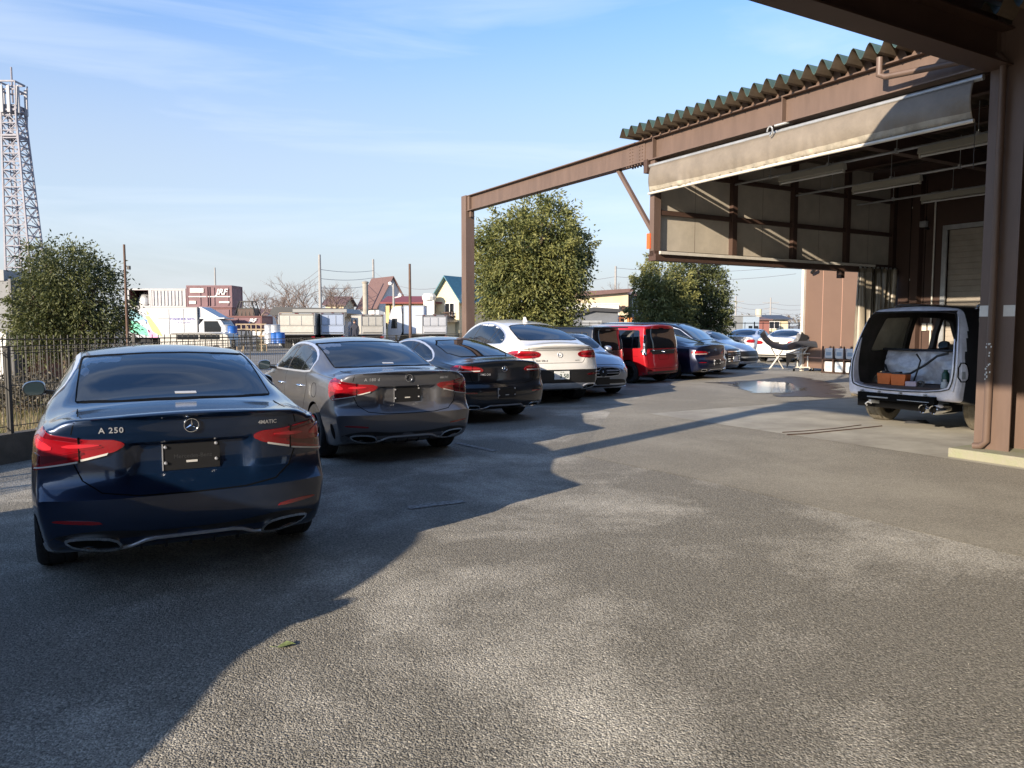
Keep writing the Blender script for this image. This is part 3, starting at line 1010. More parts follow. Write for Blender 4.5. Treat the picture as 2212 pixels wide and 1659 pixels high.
# ---- white suv with a coupe tail
def suv_coupe(root, col):
    def rec(x, z):
        return .03*sstep(.62, .52, abs(x))*sstep(.80, .84, z)*sstep(1.12, 1.08, z)
    sp = gen(4.90, 2.00,
        [(0,1.215),(.06,1.235),(.22,1.245),(.45,1.30),(.8,1.43),(1.3,1.575),(1.9,1.685),(2.5,1.725),(2.9,1.71),(3.3,1.60),(3.6,1.42),(3.85,1.24),(4.3,1.15),(4.75,1.0),(4.9,.86)],
        [(0,.70),(.3,.72),(.7,.68),(1.2,.64),(1.9,.62),(2.8,.62),(3.4,.68),(3.9,.76),(4.9,.66)],
        [(0,1.06),(.5,1.13),(1.1,1.16),(2.2,1.13),(3.6,1.08),(4.4,.98),(4.9,.78)],
        [(.2,.18),(.35,.06),(.45,0),(.66,-.01),(.80,.03),(1.0,.05),(1.12,.035),(1.19,-.01),(1.23,-.01)],
        [(.2,.1),(.4,0),(.7,.0),(.9,.1),(1.1,.2)],
        [(1.05,.42),(3.95,.42)], wr_r=.375, zm=.78, rplan=.24, fade=.9, wsin=.07, zb0=.24, extra=rec, rr=.12)
    low = [(-.93,.27),(-.96,.45),(-.95,.655),(-.88,.70),(-.4,.71),(.4,.71),(.88,.70),(.95,.655),(.96,.45),(.93,.27)]
    lowm = [(u, z) for u, z in low]
    se = [('r', [(-.68,1.16),(-.66,1.05),(-.55,.86),(-.52,.84),(.52,.84),(.55,.86),(.66,1.05),(.68,1.16)], .009, False),
          ('r', [(-.80,1.115),(-.4,1.135),(.4,1.135),(.80,1.115)], .010, False)]
    for s in (-1, 1):
        se += [(('s', s), [(1.7,1.15),(1.55,.9),(1.65,.4)], .008, False), (('s', s), [(2.75,1.12),(2.75,.4)], .008, False)]
    o, sk = body_obj(root, sp, (col, 'black', 'satin'), seams=se, cols=32, dy=.09,
                     patches=[(('w', 1), [(0,.28),(0,.71),(.5,.71),(.9,.70),(1.08,.66),(1.10,.45),(1.04,.28)], 3, .003),
                              (('w', -1), [(0,.28),(0,.71),(.5,.71),(.9,.70),(1.08,.66),(1.10,.45),(1.04,.28)], 3, .003),
                              ('r', chaikin([(-.72,.36),(-.68,.44),(.68,.44),(.72,.36),(.6,.33),(-.6,.33)], 1), 4, .010)])
    rw = chaikin([(-.64,1.285),(0,1.30),(.64,1.285),(.66,1.33),(.56,1.55),(.4,1.60),(0,1.615),(-.4,1.60),(-.56,1.55),(-.66,1.33)], 1)
    piece(root, sk, 'rear_window', ['glass', 'seam'], [('p', 'r', rw, .003, 0), ('s', 'r', rw, .012, .0035, 1, True)])
    piece(root, sk, 'windscreen', ['glass'], [('p', 'f', chaikin([(-.74,1.27),(0,1.30),(.74,1.27),(.65,1.58),(0,1.65),(-.65,1.58)], 1), .003, 0)])
    side_glass(root, sk, [(3.7,1.17),(3.2,1.48),(2.85,1.60),(2.4,1.645),(1.9,1.61),(1.4,1.50),(1.05,1.36),(.93,1.25),(1.05,1.195),(2.2,1.185)],
               'satin', [((2.72,1.18),(2.60,1.63),.04), ((1.72,1.19),(1.60,1.56),.03), ((1.52,1.19),(1.42,1.50),.02)], tw=.026)
    lamps(root, sk, 'w', [(.42,.98),(.50,.95),(.85,.93),(1.10,.93),(1.28,.97),(1.24,1.04),(1.05,1.09),(.60,1.09),(.42,1.05)],
          ['red', 'redb', 'redd', 'chrome'], [('p', chaikin([(.50,1.0),(1.18,.99),(1.18,1.02),(.5,1.03)], 1), 2), ('s', [(.50,1.062),(1.10,1.065)], .016, 1),
           ('s', [(.52,.975),(1.10,.955)], .012, 1), ('s', [(.52,1.015),(1.12,1.005)], .008, 3)])
    for s in (-1, 1):
        handle(root, sk, s, 1.85, .98); handle(root, sk, s, 2.9, .96)
        mirror_part(root, .93, 3.45, 1.2, s, [col, 'black', 'satin'], 1.2)
        piece(root, sk, 'rear_reflector', ['redd'], [('p', ('w', s), chaikin([(.62,.585),(.90,.60),(.92,.635),(.65,.63)], 1), .009, 0, .03)])
        ex = chaikin([(.55,.31),(.55,.40),(.88,.42),(.88,.33)], 1)
        piece(root, sk, 'exhaust_trim', ['dark', 'satin'], [('p', ('w', s), ex, .012, 0, .04), ('s', ('w', s), ex, .018, .02, 1, True)])
        piece(root, sk, 'headlamp', ['headl'], [('p', ('W', s), chaikin([(.55,.80),(.95,.83),(1.05,.95),(.9,.96),(.6,.92)], 1), .006, 0, .04)])
    piece(root, sk, 'emblem', ['satin'], [('*', 'r', 0, 1.0, .05, 0)])
    piece(root, sk, 'model_badge', ['grey'], [('t', 'r', 'GLE 350 d', -.40, .885, .050, .005, 0, .001, 0, False, 1.15)])
    piece(root, sk, 'drive_badge', ['grey'], [('t', 'r', '4MATIC', .40, .885, .032, .005, 0)])
    piece(root, sk, 'grille', ['black', 'chrome'], [('p', 'f', chaikin([(-.45,.6),(.45,.6),(.5,.85),(-.5,.85)], 1), .005, 0), ('*', 'f', 0, .73, .1, 1)])
    p = plate_holder(root, sk, 'r', .0, .60, .33, .165, 'plate', text=[('3 58', .115, .045, -.02, 0), ('202 330', .026, .0, .06, 0), ('-', .05, -.125, -.02, 0)], deep=.02, strip=False)
    p.name = 'number_plate'
    f = MB(); f.prism([(1.62,1.66),(1.72,1.775),(1.78,1.775),(1.83,1.68)], 'x', -.012, .012)
    f.build('roof_antenna', [col], root)
    wheels(root, sp, 'drim', w=.28)

# ---- silver saloon seen from the front
def saloon_front(root, col):
    sp = S_sedan()
    low = [(-.62,.22),(-.66,.36),(-.5,.40),(.5,.40),(.66,.36),(.62,.22)]
    se = [('f', [(-.72,.64),(-.55,.70),(-.3,.72),(.3,.72),(.55,.70),(.72,.64)], .01, False)]
    o, sk = body_obj(root, sp, (col, 'black', 'satin'), seams=se, cols=30, dy=.09, patches=[('f', chaikin(low, 1), 3, .003)])
    piece(root, sk, 'windscreen', ['glass', 'black'], [('p', 'f', chaikin([(-.68,1.05),(0,1.07),(.68,1.05),(.60,1.33),(0,1.385),(-.60,1.33)], 1), .003, 0)])
    piece(root, sk, 'rear_window', ['glass'], [('p', 'r', [(-.6,1.09),(.6,1.09),(.53,1.36),(-.53,1.36)], .003, 0)])
    side_glass(root, sk, A_WIN, 'satin', [((2.40,1.0),(2.30,1.35),.05)])
    gr = chaikin([(-.40,.46),(.40,.46),(.47,.55),(.43,.655),(-.43,.655),(-.47,.55)], 1)
    piece(root, sk, 'grille', ['dark', 'satin', 'grey'],
          [('p', 'f', gr, .004, 0), ('s', 'f', gr, .016, .010, 1, True), ('s', 'f', [(-.42,.585),(.42,.585)], .030, .016, 1), ('s', 'f', [(-.42,.53),(.42,.53)], .022, .014, 1)])
    piece(root, sk, 'emblem', ['chrome', 'black'], [('p', 'f', [(.10*math.cos(k*.3142), .555+.10*math.sin(k*.3142)) for k in range(20)], .018, 1), ('*', 'f', 0, .555, .092, 0)])
    piece(root, sk, 'bumper_lip', ['satin'], [('s', 'f', [(-.80,.235),(-.6,.215),(.6,.215),(.80,.235)], .022, .012, 0)])
    plate_holder(root, sk, 'f', 0, .36, .33, .16, strip=False)
    for s in (-1, 1):
        piece(root, sk, 'headlamp', ['headl', 'whitel', 'black'], [('p', ('W', s), chaikin([(.50,.56),(.80,.56),(1.02,.63),(1.12,.73),(1.0,.74),(.6,.66),(.5,.62)], 1), .006, 0, .04),
              ('s', ('W', s), [(.60,.585),(.90,.60)], .02, .012, 1)])
        piece(root, sk, 'bumper_vent', ['dark'], [('p', ('W', s), chaikin([(.70,.30),(.74,.42),(1.0,.44),(1.02,.34)], 1), .004, 0, .04)])
        mirror_part(root, .86, 3.05, 1.02, s, [col, 'black', 'satin'])
        piece(root, sk, 'tail_lamp', ['red'], [('p', ('w', s), [(.5,.8),(1.0,.8),(1.0,.93),(.5,.93)], .006, 0)])
    wheels(root, sp, 'rim')

# ---- boxy vans seen from behind
def box_van(root, col, L, W, H, red=False):
    b = H - .62
    k = H/1.72
    sp = gen(L, W, [(0,H-.05),(.05,H-.015),(.3,H),(L*.55,H),(L*.68,H-.05),(L*.80,H-.36),(L*.90,1.0*k),(L*.96,.92*k),(L,.80*k)],
             [(0,W/2-.13),(L*.6,W/2-.13),(L*.85,W/2-.10),(L,W/2-.16)],
             [(0,.98*k),(L*.6,.98*k),(L*.85,.92*k),(L,.70*k)],
             [(.15,.08),(.3,.0),(.5,-.01),(.62,.01),(.95*k,.04),(1.2*k,.06),(H-.1,.13),(H,.10)],
             [(.2,.06),(.4,0),(.7,.02),(.9,.1)],
             [(.62,.34),(L-.72,.34)], wr_r=.31, rplan=.07, fplan=.15, zm=.7, wsin=.015, tuck=.04, rr=.07, ends=(.97,.99,.98,.90), pp=4.5)
    hw = W/2
    se = []
    for s in (-1, 1):
        se += [(('s', s), [(1.25,H-.18),(1.25,.4)], .010, False), (('s', s), [(2.2,H-.18),(2.2,.3)], .010, False),
               (('s', s), [(.3,.80*k),(2.2,.80*k)], .006, False)]
    se.append(('r', [(-hw+.12,1.0*k),(-hw+.14,.42),(hw-.14,.42),(hw-.12,1.0*k)], .010, False))
    o, sk = body_obj(root, sp, (col, 'black'), seams=se, cols=26, dy=.12,
                     patches=[('r', [(-hw+.06,.26),(-hw+.04,.34),(hw-.04,.34),(hw-.06,.26)], 3, .004)])
    rw = rcorner([(-hw+.12,1.03*k),(hw-.12,1.03*k),(hw-.16,H-.13),(-hw+.16,H-.13)], .06)
    piece(root, sk, 'rear_window', ['glass', 'seam', 'whitel'], [('p', 'r', rw, .004, 0), ('s', 'r', rw, .015, .005, 1, True),
          ('p', 'r', [(-.10,H-.125),(.10,H-.125),(.10,H-.10),(-.10,H-.10)], .012, 2 if not red else 1)])
    wn_ = [(L-1.05,1.02*k),(L*.66,H-.20),(L*.5,H-.16),(.32,H-.17),(.22,1.04*k)]
    side_glass(root, sk, wn_, 'black', [((2.2,1.0*k),(2.2,H-.15),.06), ((1.25,1.0*k),(1.25,H-.15),.07), ((.5,1.0*k),(.5,H-.15),.05)], rc=.05)
    if red:
        for s in (-1, 1):
            piece(root, sk, 'tail_lamp', ['chrome', 'redb', 'whitel'],
                  [('p', ('w', s), [(hw-.11,1.40*k),(hw-.02,1.42*k),(hw-.0,1.02*k),(hw+.06,.93*k),(hw-.06,.80*k),(hw-.12,.90*k)], .008, 0, .05),
                   ('p', ('w', s), [(hw-.22,.98*k),(hw-.11,1.0*k),(hw-.10,.86*k),(hw-.18,.90*k)], .010, 1, .05)])
            piece(root, sk, 'rear_reflector', ['redd'], [('p', 'r', [(s*(hw-.26),.35),(s*(hw-.10),.35),(s*(hw-.10),.38),(s*(hw-.26),.38)], .006, 0)])
        piece(root, sk, 'tailgate_garnish', ['black', 'chrome'],
              [('p', 'r', [(-hw+.22,.99*k),(hw-.22,.99*k),(hw-.30,.86*k),(-hw+.32,.86*k)], .008, 0), ('s', 'r', [(-hw+.22,.985*k),(-.2,.945*k),(.2,.945*k),(hw-.22,.985*k)], .022, .014, 1)])
        E2 = MB()
        h, n, d = sk.at('r', 0, .925*k, .02)
        for a, b_ in ((.075, .045), (.035, .045), (.022, .04)):
            pts = [h + Vector((a*math.cos(q*math.pi/10), 0, b_*math.sin(q*math.pi/10))) for q in range(21)]
            E2.tube(pts, .006, 5, caps=False)
        E2.build('emblem', ['chrome'], root, smooth=60)
        piece(root, sk, 'plate_recess', ['seam'], [('s', 'r', [(-.24,.84*k),(-.22,.66),(.22,.66),(.24,.84*k)], .008, .002, 0)])
    else:
        for s in (-1, 1):
            piece(root, sk, 'tail_lamp', ['glass', 'chrome'], [('p', ('w', s), [(hw-.04,1.38*k),(hw+.03,1.38*k),(hw+.05,.80*k),(hw-.02,.80*k)], .008, 0, .05),
                  ('s', ('w', s), [(hw-.05,1.34*k),(hw-.03,.84*k)], .014, .013, 1)])
        piece(root, sk, 'tailgate_handle', ['chrome'], [('s', 'r', [(-.10,.985*k),(.10,.985*k)], .03, .02, 0)])
        sp_ = MB(); sp_.box((-hw+.10,-.10,H-.06),(hw-.10,.16,H-.025)); sp_.build('roof_spoiler', [col], root, bevel=.012)
    for s in (-1, 1):
        mirror_part(root, hw-.02, L-1.15, 1.05*k, s, [col, 'black', 'black'], 1.0)
        handle(root, sk, s, 1.40, .86*k, 'chrome' if red else 'black', .16)
        piece(root, sk, 'headlamp', ['headl'], [('p', ('W', s), [(.45,.62),(.80,.62),(.80,.78),(.45,.76)], .006, 0)])
    piece(root, sk, 'windscreen', ['glass'], [('p', 'f', chaikin([(-hw+.16,1.08*k),(hw-.16,1.08*k),(hw-.2,H-.14),(-hw+.2,H-.14)], 1), .003, 0)])
    wheels(root, sp, 'drim', spokes=5, w=.19)

# ---- large people carrier, nose towards the yard
def big_van(root, col):
    sp = gen(4.95, 1.85, [(0,1.60),(.1,1.66),(.5,1.70),(2.4,1.71),(3.0,1.66),(3.5,1.46),(4.05,1.08),(4.3,1.02),(4.75,.93),(4.95,.80)],
             [(0,.74),(3,.72),(3.7,.74),(4.2,.76),(4.95,.68)], [(0,.98),(3,.98),(4,.92),(4.95,.72)],
             [(.2,.08),(.5,0),(1.0,.03),(1.6,.12)], [(.2,.06),(.4,0),(.7,0),(.85,.06),(1.0,.2)],
             [(.95,.37),(4.0,.37)], wr_r=.34, rplan=.08, fplan=.26, zm=.72, wsin=.03, ends=(.97,.99,.97,.86), rr=.09)
    o, sk = body_obj(root, sp, (col, 'black', 'chrome'), cols=28, dy=.12,
                     seams=[(('s', s), [(y, 1.0), (y, .35)], .01, False) for s in (-1, 1) for y in (1.6, 2.7, 3.75)])
    piece(root, sk, 'windscreen', ['glassl', 'black'], [('p', 'f', chaikin([(-.72,1.09),(0,1.12),(.72,1.09),(.62,1.60),(0,1.65),(-.62,1.60)], 1), .003, 0, .06),
          ('s', 'f', chaikin([(-.72,1.09),(0,1.12),(.72,1.09),(.62,1.60),(0,1.65),(-.62,1.60)], 1), .02, .005, 1, True)])
    side_glass(root, sk, [(3.95,1.06),(3.35,1.45),(3.0,1.54),(.3,1.52),(.15,1.06)], 'satin', [((2.7,1.0),(2.7,1.55),.06), ((1.5,1.0),(1.5,1.55),.06)], rc=.06)
    gr = [(-.50,.40),(.50,.40),(.56,.78),(.30,.83),(-.30,.83),(-.56,.78)]
    it = [('p', 'f', gr, .006, 0)]
    for k in range(5): it.append(('s', 'f', [(-.5,.44+.075*k),(.5,.44+.075*k)], .03, .018, 1))
    piece(root, sk, 'grille', ['black', 'chrome'], it)
    for s in (-1, 1):
        piece(root, sk, 'headlamp', ['headl', 'whitel'], [('p', ('W', s), [(.56,.68),(.95,.72),(1.12,.84),(.9,.85),(.56,.80)], .007, 0, .05),
              ('s', ('W', s), [(.62,.79),(.95,.80)], .02, .013, 1)])
        piece(root, sk, 'fog_lamp', ['chrome', 'black'], [('p', ('W', s), [(.66,.36),(.92,.36),(1.0,.62),(.74,.60)], .006, 1), ('s', ('W', s), [(.64,.32),(.70,.62),(1.02,.64)], .03, .012, 0)])
        piece(root, sk, 'tail_lamp', ['red'], [('p', ('w', s), [(.75,1.0),(.95,1.0),(.95,1.4),(.8,1.4)], .006, 0)])
        mirror_part(root, .9, 3.6, 1.08, s, [col, 'black', 'chrome'], 1.2)
    piece(root, sk, 'rear_window', ['glass'], [('p', 'r', [(-.62,1.08),(.62,1.08),(.56,1.5),(-.56,1.5)], .004, 0)])
    p = MB(); p.box((-.165, 4.955, .42), (.165, 4.98, .58)); p.build('number_plate', ['plate'], root)
    wheels(root, sp, 'rim', w=.22)

# ---- plain pale saloons standing far off
def far_saloon(root, col, bare_front=False):
    sp = S_sedan()
    o, sk = body_obj(root, sp, (col, 'black', 'chrome'), cols=24, dy=.12, seams=seams_sedan(),
                     patches=[('r', [(-.8,.2),(-.8,.34),(.8,.34),(.8,.2)], 3, .003)])
    piece(root, sk, 'rear_window', ['glass'], [('p', 'r', chaikin([(-.635,1.088),(.635,1.088),(.535,1.36),(-.535,1.36)], 1), .003, 0)])
    piece(root, sk, 'windscreen', ['glass'], [('p', 'f', chaikin([(-.68,1.05),(0,1.07),(.68,1.05),(.60,1.33),(0,1.385),(-.60,1.33)], 1), .003, 0)])
    side_glass(root, sk, A_WIN, 'black', [((2.40,1.0),(2.30,1.35),.05)])
    lamps(root, sk, 'w', [(.50,.80),(.95,.76),(1.10,.84),(1.02,.94),(.60,.92)], ['red', 'redb'], [('s', [(.6,.87),(.98,.87)], .03, 1)])
    p = MB(); h, n, d = sk.at('r', 0, .80, 0); p.box((-.17, h.y-.02, .72), (.17, h.y+.02, .88)); p.build('number_plate', ['grey'], root)
    if bare_front:
        piece(root, sk, 'bare_front_frame', ['dark', 'black', 'steelg'],
              [('p', 'f', [(-.78,.30),(-.80,.66),(.80,.66),(.78,.30)], .006, 1), ('p', ('W', 1), [(.7,.3),(.7,.68),(1.05,.68),(1.05,.35)], .006, 1), ('p', ('W', -1), [(.7,.3),(.7,.68),(1.05,.68),(1.05,.35)], .006, 1),
               ('s', 'f', [(-.7,.44),(.7,.44)], .06, .02, 2), ('s', 'f', [(-.5,.32),(.5,.32)], .05, .02, 1)])
    else:
        for s in (-1, 1):
            piece(root, sk, 'headlamp', ['headl'], [('p', ('W', s), [(.52,.58),(.95,.62),(1.02,.72),(.6,.68)], .006, 0)])
    for s in (-1, 1): mirror_part(root, .86, 3.05, 1.02, s, [col, 'black', 'black'])
    wheels(root, sp, 'rim')

# ---- stripped suv standing in the bay, no tailgate, no bumper
def stripped_suv(root):
    dk = paint('masked_black_paint', (0.012, 0.012, 0.014), .1, .4)
    pr = M('primer_silver', (0.80, 0.79, 0.85), 0.30, metal=0.15, coat=.6, var=.18, vscale=5)
    film = M('masking_film', (0.55, 0.52, 0.42), 0.45, var=.15, vscale=5, bump=.4, bscale=9)
    sp = gen(4.70, 1.92,
        [(0,1.70),(.05,1.76),(.2,1.82),(.6,1.855),(2.4,1.86),(2.9,1.78),(3.4,1.38),(3.6,1.20),(4.3,1.10),(4.7,.92)],
        [(0,.69),(.3,.72),(1,.73),(2.8,.72),(3.5,.74),(4.7,.64)], [(0,1.04),(3,1.04),(4,1.0),(4.7,.8)],
        [(.3,.10),(.42,.02),(.6,0),(.95,.02),(1.2,.09),(1.6,.25),(1.86,.34)],
        [(.2,.06),(.4,0),(.7,.02),(.9,.1)], [(.98,.44),(3.8,.44)], wr_r=.37, rplan=.16, fplan=.25, zm=.8, wsin=.03,
        tuck=.03, ends=(.95,.98,.97,.86), fade=1.1, rr=.13, zb0=.40)
    cav = MB(); cav.prism([(-.82,.64),(-.85,1.0),(-.77,1.40),(-.66,1.76),(.66,1.76),(.77,1.40),(.85,1.0),(.82,.64)], 'y', .22, 3.25)
    op = MB(); op.prism(chaikin([(-.72,.60),(-.79,.78),(-.79,1.08),(-.68,1.66),(-.60,1.735),(.60,1.735),(.68,1.66),(.79,1.08),(.79,.78),(.72,.60)], 2), 'y', -1, .9)
    cuts = [cav, op]
    wins = [rcorner([(.58,1.14),(.78,1.66),(1.52,1.68),(1.52,1.14)], .05), rcorner([(1.64,1.14),(1.64,1.68),(2.35,1.67),(2.35,1.14)], .05), rcorner([(2.46,1.14),(2.44,1.66),(2.75,1.60),(3.2,1.18)], .05)]
    for w in wins:
        for s in (-1, 1):
            c = MB(); c.prism(w, 'x', s*.50, s*1.2); cuts.append(c)
    o, sk = body_obj(root, sp, (dk, pr), cutters=cuts, cols=40, dy=.09, smooth=35,
                     seams=[(('s', s), [(1.56,1.05),(1.5,.75),(1.62,.5)], .008, False) for s in (-1, 1)])
    me = o.data
    me.materials[1] = M('bare_cabin_trim', (0.055, 0.050, 0.045), .8, var=.3, vscale=4)
    for p in me.polygons:      # bare primed metal round the opening
        c = p.center
        lim = .24 + max(0, c.z-1.0)*.62 + .20*(abs(c.x)/.93)**3
        y0 = c.y
        for _ in range(12): y0 = .5*y0 + .5*(c.y - max(0, 1-y0/1.1)**2*sp['gR'](c.x, c.z))
        if p.material_index == 0 and y0 < .13 + .17*sstep(1.1, 1.7, c.z) and c.z > .42: p.material_index = 3
        if p.material_index == 1 and c.z > .55 and c.y < .72: p.material_index = 3
    op2 = chaikin([(-.72,.60),(-.79,.78),(-.79,1.08),(-.68,1.66),(-.60,1.735),(.60,1.735),(.68,1.66),(.79,1.08),(.79,.78),(.72,.60)], 2)
    op3 = [(x*1.035, z*1.0 + (.012 if z > 1.3 else -.02)) for x, z in op2]
    piece(root, sk, 'door_seal', ['black'], [('s', 'r', op3, .016, .014, 0, True)])
    for s in (-1, 1):
        mb = MB(); mb.tube([sk.at('r', s*x, z)[0] + Vector((0, .0, 0)) for x, z in ((.82,.62),(.845,.8),(.84,1.05),(.80,1.3),(.75,1.52),(.71,1.66))], .016, 8)
        mb.build('gutter_flange', [pr], root, smooth=60)
    for s in (-1, 1):
        piece(root, sk, 'lamp_recess', ['dark', pr, 'steelg'], [('p', ('w', s), chaikin([(.86,.76),(.87,1.02),(.98,1.02),(1.02,.90),(1.0,.76)], 1), .003, 1), ('s', ('w', s), chaikin([(.86,.76),(.87,1.02),(.98,1.02),(1.02,.90),(1.0,.76)], 1), .016, .010, 0, True),
              ('p', ('w', s), [(.90,.80),(.905,.90),(.95,.90),(.95,.80)], .012, 2)])
        mb = MB()
        for w in wins[:(1 if s < 0 else 2)]:
            n = len(w); vs = []
            for q in densify(w, .08):
                h, nn, d = sk.at(('s', s), q[0], q[1]); vs.append((h.x - s*.03, h.y, h.z))
            mb.add(vs, [tuple(range(len(vs)))])
        mb.build('window_film', [film], root)
        mirror_part(root, .92, 3.1, 1.18, s, [dk, 'black', 'black'], 1.1)
    piece(root, sk, 'windscreen', ['glass'], [('p', 'f', chaikin([(-.66,1.24),(.66,1.24),(.56,1.66),(-.56,1.66)], 1), .003, 0)])
    rr_ = MB()
    for s in (-1, 1): rr_.tube([(s*.66,.95,1.83),(s*.67,1.1,1.875),(s*.67,2.5,1.88),(s*.66,2.65,1.83)], .018, 8)
    rr_.build('roof_rail', ['satin'], root, smooth=60)
    # crash beam, brackets and tow eye
    mb = MB()
    mb.box((-.62,-.02,.42),(.62,.10,.53)); mb.box((-.45,-.03,.455),(-.10,-.02,.475), 1); mb.box((.05,-.03,.445),(.55,-.02,.455), 1)
    for x in (-.55,-.25,.1,.48): mb.lathe([(.001,-.06),(.014,-.055),(.014,.02)], 10, 1, 'y', (x,0,.55))
    mb.box((-.70,.10,.30),(.70,.60,.42)); mb.bar((-.38,-.06,.40),(-.30,.3,.36),.05,.05,1)
    mb.tube([(-.42,-.06,.33),(-.42,-.10,.36),(-.38,-.10,.39),(-.34,-.06,.37)], .014, 8, 1)
    mb.build('crash_beam', ['dark', 'steelg'], root, bevel=.006)
    mb = MB()
    for i, x in enumerate((.50, .66)):
        mb.lathe([(.048,-.10),(.058,-.11),(.064,-.10),(.064,.12),(.05,.3)], 24, 0, 'y', (x,0,.36))
        mb.lathe([(.001,-.02),(.048,-.02),(.048,-.10)], 24, 1, 'y', (x,0,.36))
    mb.lathe([(.001,.1),(.09,.1),(.10,.15),(.10,.6),(.001,.65)], 20, 2, 'y', (.56,0,.36))
    mb.build('exhaust_tip', ['chrome', 'dark', 'steelg'], root, smooth=40)
    # inside
    fl = MB(); fl.box((-.78,.16,.60),(.78,1.3,.645)); fl.build('load_floor', ['browni'], root)
    se_ = M('plastic_sheeting', (0.50, 0.50, 0.53), 0.22, spec=.8, var=.3, vscale=5, bump=1.0, bscale=7)
    mb = MB()
    N, K = 26, 14
    rr2 = random.Random(3)
    vs, fs = [], []
    for i in range(N+1):
        for j in range(K+1):
            x = -.66 + 1.32*i/N; z = .66 + .50*j/K
            y = .78 + .10*(z-.66) + .035*math.sin(7*x+9*z) + .02*rr2.uniform(-1, 1) - .05*math.sin(math.pi*j/K)
            vs.append((x, y, z))
    for i in range(N):
        for j in range(K):
            a = i*(K+1)+j; fs.append((a, a+K+1, a+K+2, a+1))
    mb.add(vs, fs); mb.box((-.64,.92,.66),(.64,1.10,1.13))
    mb.build('covered_seat_back', [se_], root, smooth=60)
    mb = MB(); mb.box((-.74,.80,1.155),(.74,.86,1.185)); mb.tube([(-.7,.74,1.17),(.0,.72,1.165),(.72,.74,1.18)], .016, 8); mb.build('parcel_shelf_bar', ['black'], root)
    for x in (-.02, .40):
        mb = MB(); mb.box((x-.26,1.9,.7),(x+.26,2.08,1.24)); mb.box((x-.13,1.93,1.26),(x+.13,2.04,1.44)); mb.bar((x-.06,1.98,1.2),(x-.06,1.98,1.3),.015); mb.bar((x+.06,1.98,1.2),(x+.06,1.98,1.3),.015)
        mb.build('front_seat', [M('seat_fabric', (.10,.085,.07), .9, var=.2)], root, bevel=.035)
    wheels(root, sp, 'drim', 'dtyre', w=.26)
    return sp, sk

# ---------------------------------------------------------------- the parked cars
P_BLUE = paint('paint_blue', (0.004, 0.017, 0.050), .45)
P_GREY = paint('paint_grey', (0.13, 0.13, 0.14), .5)
P_BLACK = paint('paint_black', (0.006, 0.008, 0.013), .2)
P_WHITE = paint('paint_white', (0.70, 0.68, 0.64), .0, .35)
P_SILV = paint('paint_silver', (0.40, 0.43, 0.48), .6, .3)
P_RED = paint('paint_red', (0.42, 0.008, 0.016), .3)
P_NAVY = paint('paint_navy', (0.006, 0.010, 0.035), .4)
P_DARK = paint('paint_graphite', (0.012, 0.016, 0.03), .4)
P_PALE = paint('paint_pale', (0.66, 0.67, 0.70), .1)
P_PEARL = paint('paint_pearl', (0.74, 0.71, 0.66), .0)

c = car_at('parked_car', 'dark blue saloon car nearest in the row, black plate holder, rear to the yard', 'car', -1.95, 4.66, 28.5)
a_sedan(c, P_BLUE, 'A 250', '4MATIC', 'Mercedes-Benz', True)
c = car_at('parked_car', 'graphite grey saloon car parked between the blue car and the black coupe', 'car', -1.17, 8.90, 30)
a_sedan(c, P_GREY, 'A 180 d', '4MATIC', None, True, True)
c = car_at('parked_car', 'black two door coupe with chrome arched side window beside the white car', 'car', -.09, 12.5, 33)
coupe(c, P_BLACK, 'AMG C43')
c = car_at('parked_car', 'tall white car with sloping tail and white number plate', 'car', .99, 15.34, 24)
suv_coupe(c, P_WHITE)
th = 24; f = (-math.sin(R(th)), math.cos(R(th)))
c = car_at('parked_car', 'silver saloon parked nose out with round star in its grille', 'car', 2.02 + f[0]*4.55, 17.0 + f[1]*4.55, th+180)
saloon_front(c, P_SILV)
c = car_at('parked_van', 'black box shaped minivan behind the silver nose out car', 'van', 2.60, 20.05, 50)
box_van(c, P_BLACK, 3.4, 1.48, 1.58)
c = car_at('parked_van', 'bright red boxy minivan with black rear window', 'van', 4.20, 21.2, 45)
box_van(c, P_RED, 3.7, 1.67, 1.62, True)
c = car_at('parked_car', 'navy coupe parked right of the red minivan', 'car', 6.05, 22.7, 46)
coupe(c, P_NAVY, 'E 300', lampz=.80, holder=True)
th = 52; f = (-math.sin(R(th)), math.cos(R(th)))
c = car_at('parked_van', 'big dark people carrier with chrome grille behind the navy coupe', 'van', 7.25 + f[0]*4.95, 25.0 + f[1]*4.95, th+180)
big_van(c, P_DARK)
th = 48; f = (-math.sin(R(th)), math.cos(R(th)))
c = car_at('parked_car', 'silver white saloon with its front bumper taken off', 'car', 8.75 + f[0]*4.55, 27.9 + f[1]*4.55, th+180)
far_saloon(c, P_PALE, True)
c = car_at('parked_car', 'small white coupe farthest off before the grey hut', 'car', 10.4, 36.0, -34)
far_saloon(c, P_PALE)
c = car_at('parked_car', 'white saloon partly hidden by the brown wall corner', 'car', 11.1, 32.6, -38)
far_saloon(c, P_PEARL)
# nearest neighbour of the row, standing left of the camera, unseen; van shape chosen for its shadow
c = car_at('parked_van', 'unseen pale people carrier nose out at the near end, left of the blue car', 'van', -6.12, 4.17, 210)
big_van(c, P_PALE)
c = car_at('stripped_car', 'dark stripped suv in the bay without tailgate or bumper', 'car', 5.86, 11.72, -59, group='cars under repair')
SUV = c
stripped_suv(c)
c.scale = (1, 1, 1.03)

